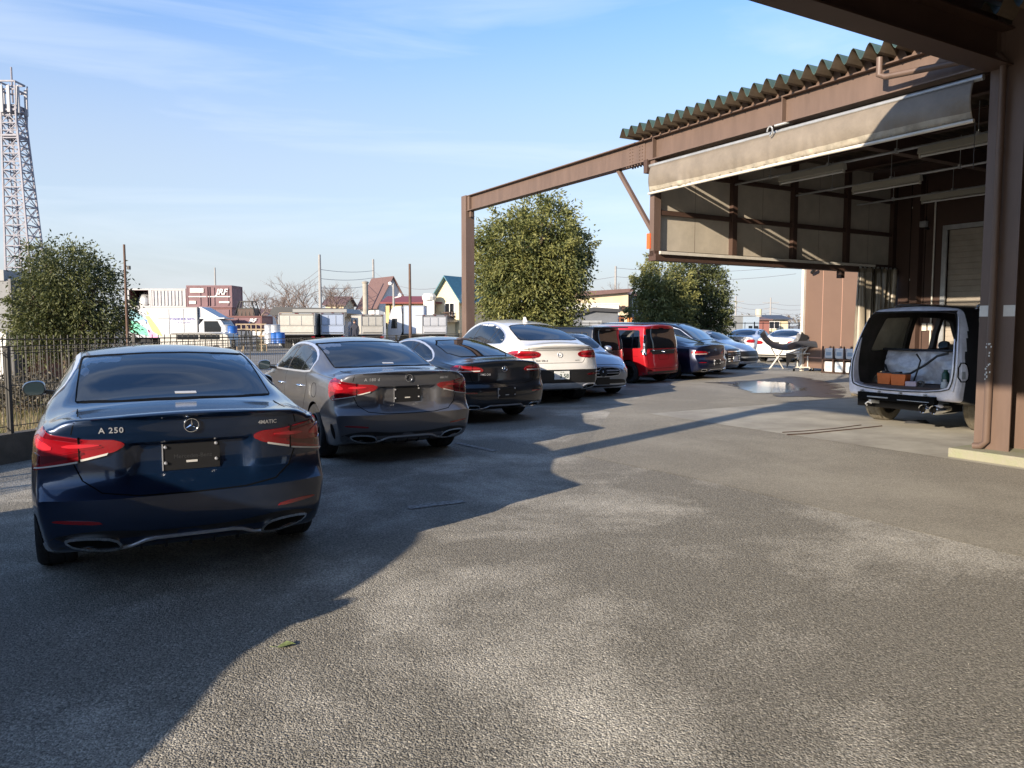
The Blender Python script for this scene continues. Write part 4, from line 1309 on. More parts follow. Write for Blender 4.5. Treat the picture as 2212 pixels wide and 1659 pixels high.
# ================================================================= ground
OX, OY, HA = 5.65, 9.16, R(30.5)
VX, VY = math.cos(HA), math.sin(HA)
def hall(v, u, z=0.0):           # workshop frame -> place
    return (OX + VX*v - VY*u, OY + VY*v + VX*u, z)
def sheet(name, poly, mat, z, kind=None):
    mb = MB(); mb.add([(x, y, z) for x, y in poly], [tuple(range(len(poly)))])
    o = mb.build(name, [mat], recalc=False)
    me = o.data
    if me.polygons[0].normal.z < 0: me.flip_normals()
    return struct(o)

A_OLD = asphalt('old_asphalt', (0.225, 0.209, 0.173), (0.68, 0.64, 0.55), True, 0.58, .9)
A_NEW = asphalt('patched_asphalt', (0.255, 0.233, 0.187), (0.36, 0.33, 0.265), False, 0.55, .6)
EARTH = M('bare_earth', (0.26, 0.20, 0.13), .95, var=.4, vscale=.8, bump=.5, bscale=12, col2=(0.38, 0.32, 0.20))
GRAVEL = M('yard_gravel', (0.20, 0.19, 0.17), .95, var=.25, vscale=.6, bump=.3, bscale=30)
SLAB = M('worn_concrete', (0.29, 0.265, 0.215), .75, var=.2, vscale=1.1, bump=.12, bscale=40, col2=(0.46, 0.43, 0.35), stretch=(1, 1, 1))
sheet('ground', [(-900,-400),(900,-400),(900,1500),(-900,1500)], GRAVEL, -0.012)
# the yard: everything on this side of the fence line
FL = [(-14, -12), (-9.6, -1), (-6.6, 6.6), (-5.85, 8.9), (-2.8, 18.6), (1.5, 32.0), (4.5, 41.0)]
sheet('yard_asphalt', [(30,-14)] + [(x, y) for x, y in FL] + [(24, 41), (30, 20)], A_OLD, 0.0)
sheet('asphalt_patch', [(12,5), (4.6,3.4), (3.3,5.6), (2.05,7.75), (.85,9.35), (1.05,10.4), (1.9,14.5), (3.8,19.5), (7,27), (15,27), (15,12)], A_NEW, 0.004)
sheet('bay_floor', [hall(-.40,5.6)[:2], hall(-.40,-7)[:2], hall(7.15,-7)[:2], hall(7.15,5.6)[:2]], SLAB, 0.008)
sheet('verge', [(-30,-12),(-14.1,-12),(-9.7,-1),(-6.7,6.6),(-5.95,8.9),(-2.9,18.6),(-4,21),(-30,30)], EARTH, -0.004)
mline = MB()
for a, b, w in (((985, 957), (1070, 975), .10), ((1000, 1083), (880, 1098), .12)):
    p, q = gnd(*a), gnd(*b)
    mline.bar((p[0], p[1], .0055), (q[0], q[1], .0055), w, .001)
struct(mline.build('worn_bay_line', [M('worn_road_paint', (.12,.115,.105), .9, var=.5, vscale=22, col2=(.46,.45,.42))]))
# wet patch and puddle by the bay
def blob(pts, k=2): return chaikin([gnd(*p) for p in pts], k)
WET = M('wet_concrete', (0.045, 0.036, 0.028), .5, spec=.35, var=.3, vscale=2.5, bump=.1, bscale=18)
PUD = M('puddle_water', (0.012, 0.014, 0.018), .13, spec=.7, coat=.2, bump=.03, bscale=4)
def soft_sheet(name, poly, mat, z, edge=.5):
    poly = densify(poly, .2); n = len(poly); pts = list(poly)
    xs = [p[0] for p in poly]; ys = [p[1] for p in poly]
    y = min(ys)
    while y < max(ys):
        x = min(xs)
        while x < max(xs):
            if inside((x, y), poly) and min((x-a)**2+(y-b)**2 for a, b in poly) > .01: pts.append((x, y))
            x += .15
        y += .15
    r_ = delaunay_2d_cdt([Vector(p) for p in pts], [(i, (i+1) % n) for i in range(n)], [], 1, 1e-5)
    me = bpy.data.meshes.new(name); me.from_pydata([(p.x, p.y, z) for p in r_[0]], [], [tuple(f) for f in r_[2]])
    at = me.attributes.new('rim', 'FLOAT', 'POINT')
    for i, p in enumerate(r_[0]):
        at.data[i].value = min(1.0, math.sqrt(min((p.x-a)**2+(p.y-b)**2 for a, b in poly))/edge)
    me.materials.append(mat)
    o = bpy.data.objects.new(name, me); COL.objects.link(o)
    if me.polygons[0].normal.z < 0: me.flip_normals()
    return struct(o)
def ragged(m, sc=2.2, a=.35, b=.62, stretch=(1, 1, 1)):
    n, l = m.node_tree.nodes, m.node_tree.links
    at = n.new('ShaderNodeAttribute'); at.attribute_name = 'rim'
    t = n.new('ShaderNodeTexCoord'); p = n.new('ShaderNodeMapping'); p.inputs['Scale'].default_value = stretch
    x = n.new('ShaderNodeTexNoise'); x.inputs['Scale'].default_value = sc; x.inputs['Detail'].default_value = 8; x.inputs['Roughness'].default_value = .6
    l.new(t.outputs['Object'], p.inputs['Vector']); l.new(p.outputs['Vector'], x.inputs['Vector'])
    ad = n.new('ShaderNodeMath'); ad.operation = 'MULTIPLY_ADD'; ad.inputs[1].default_value = .5
    l.new(at.outputs['Fac'], ad.inputs[0]); l.new(x.outputs['Fac'], ad.inputs[2])
    r = n.new('ShaderNodeMapRange'); r.inputs['From Min'].default_value = a+.2; r.inputs['From Max'].default_value = b+.2
    l.new(ad.outputs[0], r.inputs['Value']); l.new(r.outputs['Result'], n['Principled BSDF'].inputs['Alpha'])
    return m
ragged(WET, 1.6, .26, .50); ragged(PUD, 2.4, .40, .46)
soft_sheet('wet_patch', blob([(1500,826),(1640,822),(1700,812),(1745,816),(1800,826),(1830,838),(1826,862),(1780,861),(1700,858),(1650,860),(1680,853),(1610,846),(1590,838),(1560,830)]), WET, 0.012, .9)
soft_sheet('puddle', blob([(1570,826),(1640,823),(1712,827),(1735,836),(1770,844),(1710,850),(1655,852),(1605,848),(1580,836)]), PUD, 0.014, .6)
# low concrete kerb wall along the fence
def run_wall(name, pts, w, h, mat, label, cat, base=0):
    mb = MB()
    for a, b in zip(pts, pts[1:]):
        mb.bar((a[0], a[1], base+h/2), (b[0], b[1], base+h/2), w, h)
    return tag(mb.build(name, [mat]), label, cat)
KW = M('shaded_concrete', (0.10, 0.085, 0.065), .9, var=.3, vscale=3, bump=.3, bscale=40)  # concrete coloured dark to stand for the wall's shadowed side
run_wall('kerb_wall', [(-14.0,-12),(-9.62,-1),(-6.62,6.6),(-5.87,8.9),(-2.82,18.6),(1.5,32.0)], .16, .34, KW, 'low concrete kerb wall toned for shade under the black mesh fence', 'low wall')

# ================================================================= fences
def mesh_fence(name, pts, h, z0, label, pitch=.055, lean=True, group=None, rails=(.08, .55, .93), thick=.004, post=2.0, topcurl=True):
    root = E(name, label, 'fence', (pts[0][0], pts[0][1], 0))
    if group: root['group'] = group
    ox, oy = pts[0]
    for a, b in zip(pts, pts[1:]):
        L = math.hypot(b[0]-a[0], b[1]-a[1]); n = max(1, round(L/post))
        dx, dy = (b[0]-a[0])/L, (b[1]-a[1])/L
        for i in range(n):
            s0, s1 = L*i/n, L*(i+1)/n
            mb = MB()
            t = s0 + pitch
            while t < s1 - pitch*.3:
                x, y = a[0]-ox+dx*t, a[1]-oy+dy*t
                mb.bar((x, y, z0+.05), (x, y, z0+h), thick*1.3, thick*1.3)
                if topcurl:
                    mb.bar((x, y, z0+h), (x+dy*.05, y-dx*.05, z0+h+.015), thick*1.5, thick*1.5)
                t += pitch
            for r in rails:
                z = z0 + h*r
                mb.bar((a[0]-ox+dx*s0, a[1]-oy+dy*s0, z), (a[0]-ox+dx*s1, a[1]-oy+dy*s1, z), thick*3, thick*2)
            if topcurl:
                mb.bar((a[0]-ox+dx*s0+dy*.05, a[1]-oy+dy*s0-dx*.05, z0+h+.012), (a[0]-ox+dx*s1+dy*.05, a[1]-oy+dy*s1-dx*.05, z0+h+.012), .010, .010)
                mb.bar((a[0]-ox+dx*s0, a[1]-oy+dy*s0, z0+h-.04), (a[0]-ox+dx*s1, a[1]-oy+dy*s1, z0+h-.04), .008, .008)
            mb.build('fence_panel', ['fence'], root)
            p = MB(); x, y = a[0]-ox+dx*s0+dy*.03, a[1]-oy+dy*s0-dx*.03
            p.box((x-.025, y-.025, 0), (x+.025, y+.025, z0+h+.02)); p.build('post', ['fence'], root)
    return root
mesh_fence('mesh_fence', [(-9.62,-1),(-6.62,6.6),(-5.87,8.9),(-2.82,18.6),(1.5,32.0)], 1.0, .34, 'black welded mesh fence with curled top behind the row of cars')
mesh_fence('bar_fence', [(-15.5,9.5),(-9.0,13.2),(-5.35,16.0)], 1.42, .0, 'older black bar fence in front of the left tree', pitch=.11, rails=(.12, .95), thick=.010, post=2.5, topcurl=False)
mesh_fence('bar_fence', [(3.6,40.6),(8,41),(13,41.4),(18,42)], 1.75, .0, 'far dark rail fence behind the white cars', pitch=.5, rails=(.97, .55), thick=.02, post=2.2, topcurl=False)

# ================================================================= workshop
HL = (OX, OY, 0)
def hobj(name, label, cat, group=None):
    return E(name, label, cat, HL, HA, group)
W = hobj('workshop', 'brown steel workshop with wavy green roof and open bay', 'building')
def hb(mats='brown'): return MB()
BT, BB = 5.0, 4.60          # top and underside of the eaves beam
def ibeam(mb, a, b, w, zb, zt, tf=.018, tw=.012, mi=0):
    """a,b: (v,u) points; I section with level flanges"""
    mb.bar((a[0],a[1],zt-tf/2),(b[0],b[1],zt-tf/2), w, tf, mi)
    mb.bar((a[0],a[1],zb+tf/2),(b[0],b[1],zb+tf/2), w, tf, mi)
    mb.bar((a[0],a[1],(zb+zt)/2),(b[0],b[1],(zb+zt)/2), tw, zt-zb-2*tf, mi)
# eaves beam: from the near column to the far post, standing clear of the roof at its far end
mb = MB(); ibeam(mb, (0,-.05),(0,13.32), .20, BB, BT)
for u in (.0, 3.05, 5.95): mb.box((-.095,u-.008,BB+.02),(.095,u+.008,BT-.02))
mb.build('eaves_beam', ['brown'], W)
mb = MB()
mb.box((-.018,6.25,BB+.04),(-.006,6.75,BT-.04))
for z in (4.68,4.74,4.80,4.86,4.92):
    for u in (6.32,6.40,6.60,6.68): mb.lathe([(.001,-.034),(.012,-.03),(.012,-.016)], 8, 0, 'x', (0,u,z))
for u in (6.3,6.38,6.46,6.55,6.63,6.7):
    for v in (-.07,.07): mb.box((v-.012,u-.012,BB-.03),(v+.012,u+.012,BB))
mb.build('splice_plate', ['brown'], W)
mb = MB(); mb.box((-.13,13.32,0),(.13,13.58,BT+.01)); mb.box((-.08,13.22,BB+.01),(.08,13.32,BT-.02)); mb.box((-.04,13.20,BB-.16),(.04,13.30,BB))
mb.build('far_post', ['brown'], W, bevel=.006)
mb = MB(); mb.box((-.2,13.24,0),(.2,13.70,.10)); mb.build('post_footing', ['concm'], W)
mb = MB(); mb.bar((0,7.05,4.60),(0,6.05,3.35),.07,.07); mb.build('knee_brace', ['brown'], W)
# near column
mb = MB()
mb.box((0,-.30,.12),(.018,.10,BT)); mb.box((.36,-.30,.12),(.378,.10,BT)); mb.box((.018,-.11,.12),(.36,-.095,BT))
mb.build('near_column', ['brown'], W)
mb = MB(); mb.box((-.28,-1.6,0),(.75,.25,.12)); mb.build('column_footing', ['concm'], W, bevel=.015)
for a, b in ((.0,.10),(-.30,-.17)):
    mb = MB(); mb.box((-.004,a,1.70),(0,b,1.83)); mb.build('reflective_band', ['wdirty'], W)
# bay posts at the hung wall
mb = MB(); mb.box((-.06,5.92,2.86),(.10,6.04,BB)); mb.build('hung_wall_post', ['brown'], W)
mb = MB()
# hung wall: framed beige boards between bay and yard
for k, (a, b) in enumerate(((.12,1.93),(2.05,3.68),(3.80,5.40),(5.52,7.05))):
    for z0, z1 in ((2.98,3.62),(3.72,4.36),(4.44,5.0)):
        mb.box((a,6.00,z0),(b,6.02,z1), 1)
        mb.box(((a+b)/2-.002,5.998,z0),((a+b)/2+.002,6.0,z1), 0)
mb.box((.0,6.02,2.92),(7.2,6.035,5.0), 0)
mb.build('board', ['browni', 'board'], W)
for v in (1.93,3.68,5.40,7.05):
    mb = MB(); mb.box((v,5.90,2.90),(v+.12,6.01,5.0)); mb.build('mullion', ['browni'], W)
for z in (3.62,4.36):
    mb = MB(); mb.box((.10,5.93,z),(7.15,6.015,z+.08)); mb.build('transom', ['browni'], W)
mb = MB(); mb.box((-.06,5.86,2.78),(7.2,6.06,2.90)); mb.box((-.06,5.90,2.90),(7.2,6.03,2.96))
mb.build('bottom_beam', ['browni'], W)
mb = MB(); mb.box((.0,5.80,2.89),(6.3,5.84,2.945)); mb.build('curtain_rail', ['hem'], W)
# roof: folded sheets
def wave(u0, u1, pitch, z0, z1):
    out = []; u = u0
    while u <= u1 + 1e-6:
        out += [(u+pitch*q/10, z0+(z1-z0)*(.5-.5*math.cos(2*math.pi*q/10))**.9) for q in range(10)]
        u += pitch
    return out
def wavy(mb, v0, v1, prof, t, mt, mbm, slope=0.0):
    n = len(prof); vs = []
    for v in (v0, v1):
        for u, z in prof: vs.append((v, u, z + slope*(v-v0)))
        for u, z in prof: vs.append((v, u, z - t + slope*(v-v0)))
    fs, ms = [], []
    for i in range(n-1):
        fs.append((i, i+1, 2*n+i+1, 2*n+i)); ms.append(mt)
        fs.append((n+i, 3*n+i, 3*n+i+1, n+i+1)); ms.append(mbm)
        fs.append((i, n+i, n+i+1, i+1)); ms.append(mt)
        fs.append((2*n+i, 2*n+i+1, 3*n+i+1, 3*n+i)); ms.append(mt)
    fs += [(0, 2*n, 3*n, n), (n-1, 2*n-1, 4*n-1, 3*n-1)]; ms += [mt, mt]
    mb.add(vs, fs, ms)
mb = MB(); wavy(mb, -.36, 7.42, wave(-9.0, 6.45, .24, 5.06, 5.235), .006, 0, 1, .01)
mb.build('roof', ['green', 'rund'], W, recalc=False)
mb = MB(); mb.box((7.19,-9,4.86),(7.28,6.3,5.11)); mb.box((7.19,-9,5.11),(7.28,3.9,5.34)); mb.box((7.19,5.7,5.11),(7.28,6.3,5.34)); mb.build('wall_head', ['browni'], W)
mb = MB()
pr = wave(-8, 6.2, .24, 5.005, 5.19)
for i in range(len(pr)-1):
    a, b = pr[i], pr[i+1]
    mb.add([(.0,a[0],4.99),(.0,b[0],4.99),(.0,b[0],b[1]+.0),(.0,a[0],a[1]+.0)], [(0,1,2,3)])
mb.build('eaves_filler', ['brown'], W, recalc=False)
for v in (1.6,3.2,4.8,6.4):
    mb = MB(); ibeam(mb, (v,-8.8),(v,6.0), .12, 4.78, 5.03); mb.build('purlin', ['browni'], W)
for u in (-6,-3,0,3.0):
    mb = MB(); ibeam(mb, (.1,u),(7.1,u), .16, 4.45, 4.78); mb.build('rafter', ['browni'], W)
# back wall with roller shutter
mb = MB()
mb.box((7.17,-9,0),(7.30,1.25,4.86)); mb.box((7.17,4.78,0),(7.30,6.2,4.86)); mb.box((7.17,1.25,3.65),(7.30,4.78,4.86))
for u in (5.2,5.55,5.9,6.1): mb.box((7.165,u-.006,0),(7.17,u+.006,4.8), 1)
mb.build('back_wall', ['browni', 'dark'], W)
mb = MB()
for k in range(30):
    z = .02 + k*.121
    mb.prism([(7.235,z),(7.226,z+.012),(7.226,z+.109),(7.235,z+.121)], 'y', 1.25, 4.70)
o = mb.build('roller_shutter', [M('shutter_slats', (0.33,0.29,0.235), .55, var=.1)], W)
mb = MB(); mb.box((7.13,4.70,0),(7.17,4.80,3.70)); mb.box((7.13,1.2,3.65),(7.17,4.80,3.75)); mb.build('shutter_frame', ['steelg'], W)
mb = MB(); mb.box((7.0,5.25,0),(7.165,5.42,4.86)); mb.build('wall_column', ['browni'], W)
# near bay wall beyond the column and the yard side wall further off
mb = MB(); mb.box((.10,-9,.12),(.22,-.50,4.98)); mb.box((.08,-9,0),(.26,-.50,.12), 1); mb.build('bay_partition', ['brownw', 'conc'], W)
mb = MB(); mb.box((12.85,7.2,.12),(18,12.95,5.6))
for u in (12.2,11.45,10.7,9.95): mb.box((12.846,u-.008,.5),(12.85,u+.008,5.6), 1)
mb.box((12.83,7.2,.46),(12.85,12.95,.50), 1)
mb.build('side_wall', ['brownw', M('cladding_joint', (.42,.24,.17), .7)], W)
mb = MB(); mb.box((12.75,12.9,0),(12.86,13.0,5.7)); mb.build('corner_flashing', ['hem'], W)
mb = MB(); mb.box((7.30,-9,0),(14,6.2,4.86)); mb.build('rear_block', ['browni'], W)
mb = MB(); mb.box((-.085,6.0,2.95+.05),(-.06,6.09,3.28)); mb.build('marker_light', [M('orange_lens', (.75,.12,.03), .3)], W)

# canopy over the spot the picture was taken from: one more frame with a roof
C = hobj('canopy', 'dark steel canopy roof overhead on brown columns', 'canopy')
mb = MB(); ibeam(mb, (-12.5,.0),(.0,.0), .30, 4.56, 4.98); mb.build('canopy_beam', ['browni'], C)  # darkened brown puts the shade under the roof into the colour
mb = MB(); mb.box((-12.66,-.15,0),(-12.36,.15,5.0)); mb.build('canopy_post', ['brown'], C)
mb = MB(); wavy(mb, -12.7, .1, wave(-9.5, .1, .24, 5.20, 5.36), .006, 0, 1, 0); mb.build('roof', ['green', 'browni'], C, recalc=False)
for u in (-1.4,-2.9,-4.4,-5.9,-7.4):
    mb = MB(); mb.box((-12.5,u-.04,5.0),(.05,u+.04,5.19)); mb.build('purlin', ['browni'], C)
mb = MB(); ibeam(mb, (-12.5,-8.2),(.0,-8.2), .30, 4.56, 4.98); ibeam(mb, (-12.5,-8.2),(-12.5,0), .12, 5.04, 5.20); mb.box((-12.72,-9.5,5.08),(-12.66,.1,5.42)); mb.build('canopy_beam', ['browni'], C)  # unseen side beam raised and edge board added to shade the near column
mb = MB(); mb.box((-12.66,-8.35,0),(-12.36,-8.05,5.0)); mb.build('canopy_post', ['brown'], C)
mb = MB(); mb.box((-12.5,.05,4.98),(.05,.12,5.36)); mb.build('fascia', ['browni'], C)
mb = MB(); mb.box((-11.8,-10.7,0),(.1,-10.5,4.9)); mb.build('back_wall', ['browni'], C)  # unseen wall added behind the camera so car rears reflect dark
mb = MB(); wavy(mb, -12.7, .1, wave(-10.6, -9.6, .24, 5.20, 5.36), .006, 0, 1, 0); mb.build('rear_roof', ['green', 'browni'], C, recalc=False)
# rain pipe
P = hobj('rain_pipe', 'brown rain pipe running down the near column', 'pipe')
mb = MB()
mb.tube([(-.30,1.33,5.02),(-.30,1.33,4.80),(-.28,1.25,4.76),(-.14,.35,4.72),(-.08,-.02,4.70),(-.07,-.08,4.62),(-.07,-.08,.22),(-.07,-.02,.16),(-.08,.06,.15)], .04, 14)
mb.build('pipe', ['brown'], P, smooth=60)
for z in (3.6,2.4,1.2):
    mb = MB(); mb.tube([(-.12,-.08,z),(-.0,-.08,z)], .012, 6); mb.lathe([(.046,-.02),(.046,.02)], 14, 0, 'z', (-.07,-.08,z)); mb.build('bracket', ['brown'], P)
mb = MB()
r9 = random.Random(9)
for k in range(22):
    a = r9.uniform(2.2, 3.9); z = r9.choice((1.35,1.25,1.12,1.05,.98)) + r9.uniform(-.03,.03)
    x, y = -.07+.0415*math.cos(a), -.08+.0415*math.sin(a)
    mb.box((x-.003,y-.006,z),(x+.003,y+.006,z+r9.uniform(.008,.025)))
mb.build('paint_chip', ['plate'], P)

# rolled tarpaulin sheet hung under the eaves beam
T = hobj('roll_curtain', 'half lowered beige mesh sheet hanging under the eaves beam', 'tarpaulin')
N, K = 200, 10
vs, fs = [], []
for i in range(N+1):
    u = .22 + 5.75*i/N
    for j in range(K+1):
        t = j/K
        z = 4.47 - .46*t + (.02*math.sin(u*1.1) if j else 0)
        v = -.12 - .05*math.sin(math.pi*t) - .012*math.sin(u*7 + t*3)*t - .010*math.sin(u*23+math.sin(u*5)*3)*t*t - .02*math.exp(-((u-5.6+t*.5)/.15)**2)*t - .015*math.exp(-((u-3.2)/.05)**2)*t
        vs.append((v, u, z))
for i in range(N):
    for j in range(K):
        a = i*(K+1)+j; fs.append((a, a+K+1, a+K+2, a+1))
mb = MB(); mb.add(vs, fs, [1 if (q % K) >= K-2 else 0 for q in range(len(fs))])
o = mb.build('sheet', ['tarp', M('sheet_border', (.36,.32,.25), .4, var=.25, vscale=6)], T, smooth=60)
sd = o.modifiers.new('t', 'SOLIDIFY'); sd.thickness = .004
mb = MB(); mb.tube([(-.125,.20,4.00),(-.12,3,4.005),(-.125,6.0,3.99)], .024, 12)
for u in np.arange(.3, 5.9, .23): mb.box((-.150,u,4.030),(-.145,u+.04,4.040), 1)
mb.build('bottom_hem', ['hem', 'tarp'], T, smooth=50)
mb = MB(); mb.tube([(-.05,.15,4.50),(-.05,6.12,4.50)], .035, 12); mb.box((-.12,6.06,4.38),(.02,6.16,4.62), 1); mb.build('roller_tube', ['steelg', 'browni'], T, smooth=50)
mb = MB()
for a in range(0, 18): 
    t = a*math.pi/12; mb.tube([(-.19,3.18+.05*math.cos(t),4.50+.07*math.sin(t)),(-.19,3.18+.05*math.cos(t+.27),4.50+.07*math.sin(t+.27))], .012, 6)
mb.tube([(-.19,3.10,4.56),(-.05,2.95,4.60)], .02, 8)
mb.build('chain_wheel', ['steelg'], T, smooth=50)
mb = MB(); 
for k in range(30): mb.lathe([(.001,-.010),(.007,0),(.001,.010)], 6, 0, 'z', (-.11,.19+.002*math.sin(k),3.98-.018*k))
mb.build('pull_chain', ['grey'], T)

# gathered vinyl curtain
Cn = hobj('strip_curtain', 'grey see through vinyl curtain drawn aside in dusty folds', 'curtain')
N, K = 90, 24
vs, fs = [], []
for i in range(N+1):
    s = i/N
    for j in range(K+1):
        t = j/K; z = 2.84*(1-t) + .02
        wdt = 1.0 - .30*t*t*(3-2*t)
        v = 5.75 + 1.35*s + (t**2)*(-.05 - .75*s)*.55
        u = 5.82 - .9*(t**3)*(s)*.1 + .075*math.sin(s*46)*(.7+.5*t) + .03*math.sin(s*19+3*t)
        v += .03*math.sin(s*61+2*t)
        vs.append((v, u, z))
for i in range(N):
    for j in range(K):
        a = i*(K+1)+j; fs.append((a, a+K+1, a+K+2, a+1))
mb = MB(); mb.add(vs, fs)
o = mb.build('vinyl_sheet', ['curtain'], Cn, smooth=60)
sd = o.modifiers.new('t', 'SOLIDIFY'); sd.thickness = .003
mb = MB()
for k in range(9): mb.box((5.78+k*.155,5.80,2.85),(5.82+k*.155,5.84,2.90))
mb.build('hanger', ['steelg'], Cn)

# strip lights under conduits
LT = M('lamp_tube', (.55,.55,.52), .3); LB = M('lamp_housing', (.42,.40,.33), .5)
def strip_light(v, u, z, l, label):
    t = hobj('strip_light', label, 'light', 'switched off strip lights under the bay roof')
    t.location = hall(v, u, z)
    mb = MB(); mb.prism([(-.06,.0),(.06,.0),(.035,.10),(-.035,.10)], 'y', -l/2, l/2); mb.build('housing', [LB], t)
    mb = MB(); mb.tube([(0,-l/2+.03,-.035),(0,l/2-.03,-.035)], .017, 10)
    for e in (-1, 1): mb.box((-.02,e*(l/2-.015)-.012,-.06),(.02,e*(l/2-.015)+.012,0), 1)
    mb.build('tube', [LT, LB], t, smooth=50)
for v, u0, u1, z, lab in ((1.98,5.9,-1.5,4.21,'front'), (3.74,5.9,-1.5,4.15,'middle'), (5.72,5.9,-1.5,4.11,'rear')):
    t = hobj('conduit', 'grey conduit pipe carrying the %s strip lights of the bay' % lab, 'pipe')
    mb = MB(); mb.tube([(v,u0,z+.12),(v,u1,z+.12)], .022, 8)
    for u in np.arange(u1+.3, u0, 1.25): mb.tube([(v,u,z+.12),(v,u,4.8)], .006, 5); mb.box((v-.03,u-.02,z+.09),(v+.03,u+.02,z+.16))
    mb.build('pipe', ['steelg'], t)
strip_light(1.98,4.15,4.21,1.35,'near strip light hanging closest to the hung wall')
strip_light(1.98,1.5,4.21,1.35,'strip light close by the near column top')
strip_light(3.74,3.9,4.15,1.35,'middle strip light above the stripped car roof')
strip_light(3.74,1.2,4.15,1.35,'strip light half hidden at the near column')
strip_light(5.72,3.75,4.11,1.35,'rear strip light closest to the roller shutter')

def box_thing(name, label, cat, parts, frame=True):
    t = hobj(name, label, cat)
    for nm, boxes, m in parts:
        mb = MB()
        for b in boxes:
            if b[0] == 'b': mb.box(b[1], b[2])
            else: mb.tube(b[1], b[2], 8)
        mb.build(nm, [m], t, bevel=.004 if boxes[0][0] == 'b' else 0)
    return t
box_thing('wall_pipe', 'thin pale pipe down the back wall beside the dark column', 'pipe', [('pipe', [('t', [(7.13,5.47,4.5),(7.13,5.47,.1)], .018)], 'hem'), ('clip', [('b', (7.10,5.44,2.6),(7.17,5.50,2.64)), ('b', (7.10,5.44,4.2),(7.17,5.50,4.24))], 'hem')])
box_thing('wall_pipe', 'thin pale pipe on the back wall left of the shutter', 'pipe', [('pipe', [('t', [(7.13,4.98,4.4),(7.13,4.98,.1)], .018)], 'hem'), ('junction_box', [('b', (7.08,4.9,4.3),(7.17,5.06,4.5))], 'steelg')])
box_thing('socket_box', 'pale socket boxes on the wall seen through the car', 'socket', [('box', [('b', (7.12,4.95,1.48),(7.17,5.04,1.64)), ('b', (7.12,5.08,1.47),(7.17,5.18,1.64))], 'hem')])
box_thing('floodlight', 'small floodlight high on the back wall', 'light', [('lamp', [('b', (6.95,5.08,3.75),(7.05,5.22,3.88))], 'steelg'), ('bracket', [('b', (7.05,5.12,3.70),(7.17,5.16,3.74))], 'black')])
s_ = box_thing('security_camera', 'dark security camera on the brown side wall', 'camera', [('camera_body', [('t', [(12.55,12.3,3.50),(12.70,12.55,3.38)], .06)], 'black'), ('mount', [('b', (12.72,12.2,3.5),(12.85,12.3,3.6))], 'steelg')])
box_thing('wall_lamp', 'small white square lamp beside the security camera', 'lamp', [('lens', [('b', (12.79,12.02,3.52),(12.848,12.16,3.66))], 'white')])
box_thing('junction_bracket', 'dark bracket box under the hung wall beside the curtain', 'bracket', [('box', [('b', (5.2,5.86,2.62),(5.32,5.98,2.78))], 'browni')])

# ---- things in and round the stripped car
def suv_pt(x, y, z):
    m = Matrix.Translation(SUV.location) @ Matrix.Rotation(SUV.rotation_euler[2], 4, 'Z')
    return m @ Vector((x, y, z))
def in_suv(name, label, cat, x, y, z, rot=0.0, group=None):
    return E(name, label, cat, suv_pt(x, y, z), SUV.rotation_euler[2] + rot, group)
OB = M('orange_box', (.72,.17,.03), .6, var=.12)
for k, (x, y, lab) in enumerate(((-.40,.40,'left orange box on the load floor of the stripped car'), (-.12,.32,'right orange box on the load floor of the stripped car'))):
    t = in_suv('orange_box', lab, 'box', x, y, .646, .1*k)
    mb = MB(); mb.prism([(-.10,0),(.10,0),(.12,.19),(-.12,.19)], 'y', -.09, .09); mb.build('box_body', [OB], t, bevel=.008)
    mb = MB(); mb.box((-.10,-.08,.185),(.10,.08,.20)); mb.box((-.06,-.05,.20),(.0,.05,.225)); mb.build('contents', ['grey'], t)
t = in_suv('tape_pack', 'pink white pack of tape lying by the orange boxes', 'pack', .10, .28, .646, .3)
mb = MB(); mb.box((-.09,-.06,0),(.07,.06,.09)); mb.build('wrapper', [M('pink_wrap', (.62,.48,.52), .5, var=.2)], t, bevel=.01)
mb = MB(); mb.lathe([(.03,-.02),(.055,-.02),(.055,.02),(.03,.02)], 16, 0, 'y', (.11,0,.055)); mb.build('roll', ['grey'], t)
for k, (x, y, h, m, lab) in enumerate(((.56,.36,.26,'gbot','dark green tall can in the right corner of the load floor'), (.60,.27,.12,'wbot','short pale can in front of the green can'))):
    t = in_suv('spray_can', lab, 'can', x, y, .646)
    mm = M('green_can', (.012,.06,.04), .35) if k == 0 else M('pale_can', (.5,.5,.46), .4)
    mb = MB(); mb.lathe([(.001,0),(.05,0),(.052,.01),(.052,h-.03),(.04,h-.01)], 18, 0, 'z'); mb.build('can_body', [mm], t, smooth=40)
    mb = MB(); mb.lathe([(.04,h-.01),(.028,h),(.028,h+.03),(.001,h+.03)], 16, 0, 'z'); mb.build('cap', [mm], t, smooth=40)
t = in_suv('rubber_hose', 'black hose drooping across the load space opening', 'hose', 0, .55, 0)
mb = MB(); mb.tube([(-.60,.1,.95),(-.52,.05,.84),(-.35,.0,.80),(-.1,.0,.84),(.10,.05,.98),(.25,.1,1.12),(.40,.15,1.17)], .018, 8)
mb.tube([(-.02,.0,1.15),(.04,.02,1.05),(.0,.02,.9),(-.05,0,.70)], .013, 8); mb.build('hose', ['black'], t, smooth=60)
t = E('rag', 'dark rag lying on the bay floor by the stripped car wheel', 'rag', (*gnd(1980,915), .009))
mb = MB(); r5 = random.Random(5)
pts = [(.22*math.cos(a)*r5.uniform(.7,1.2), .07*math.sin(a)*r5.uniform(.6,1.2)) for a in np.arange(0, 6.28, .35)]
mb.add([(x, y, 0) for x, y in pts] + [(x*.7, y*.7, .03+r5.uniform(0, .02)) for x, y in pts] + [(0, 0, .035)],
       [(i, (i+1) % len(pts), len(pts)+(i+1) % len(pts), len(pts)+i) for i in range(len(pts))] + [(len(pts)+i, len(pts)+(i+1) % len(pts), 2*len(pts)) for i in range(len(pts))])
mb.build('cloth', ['grey'], t, smooth=60)
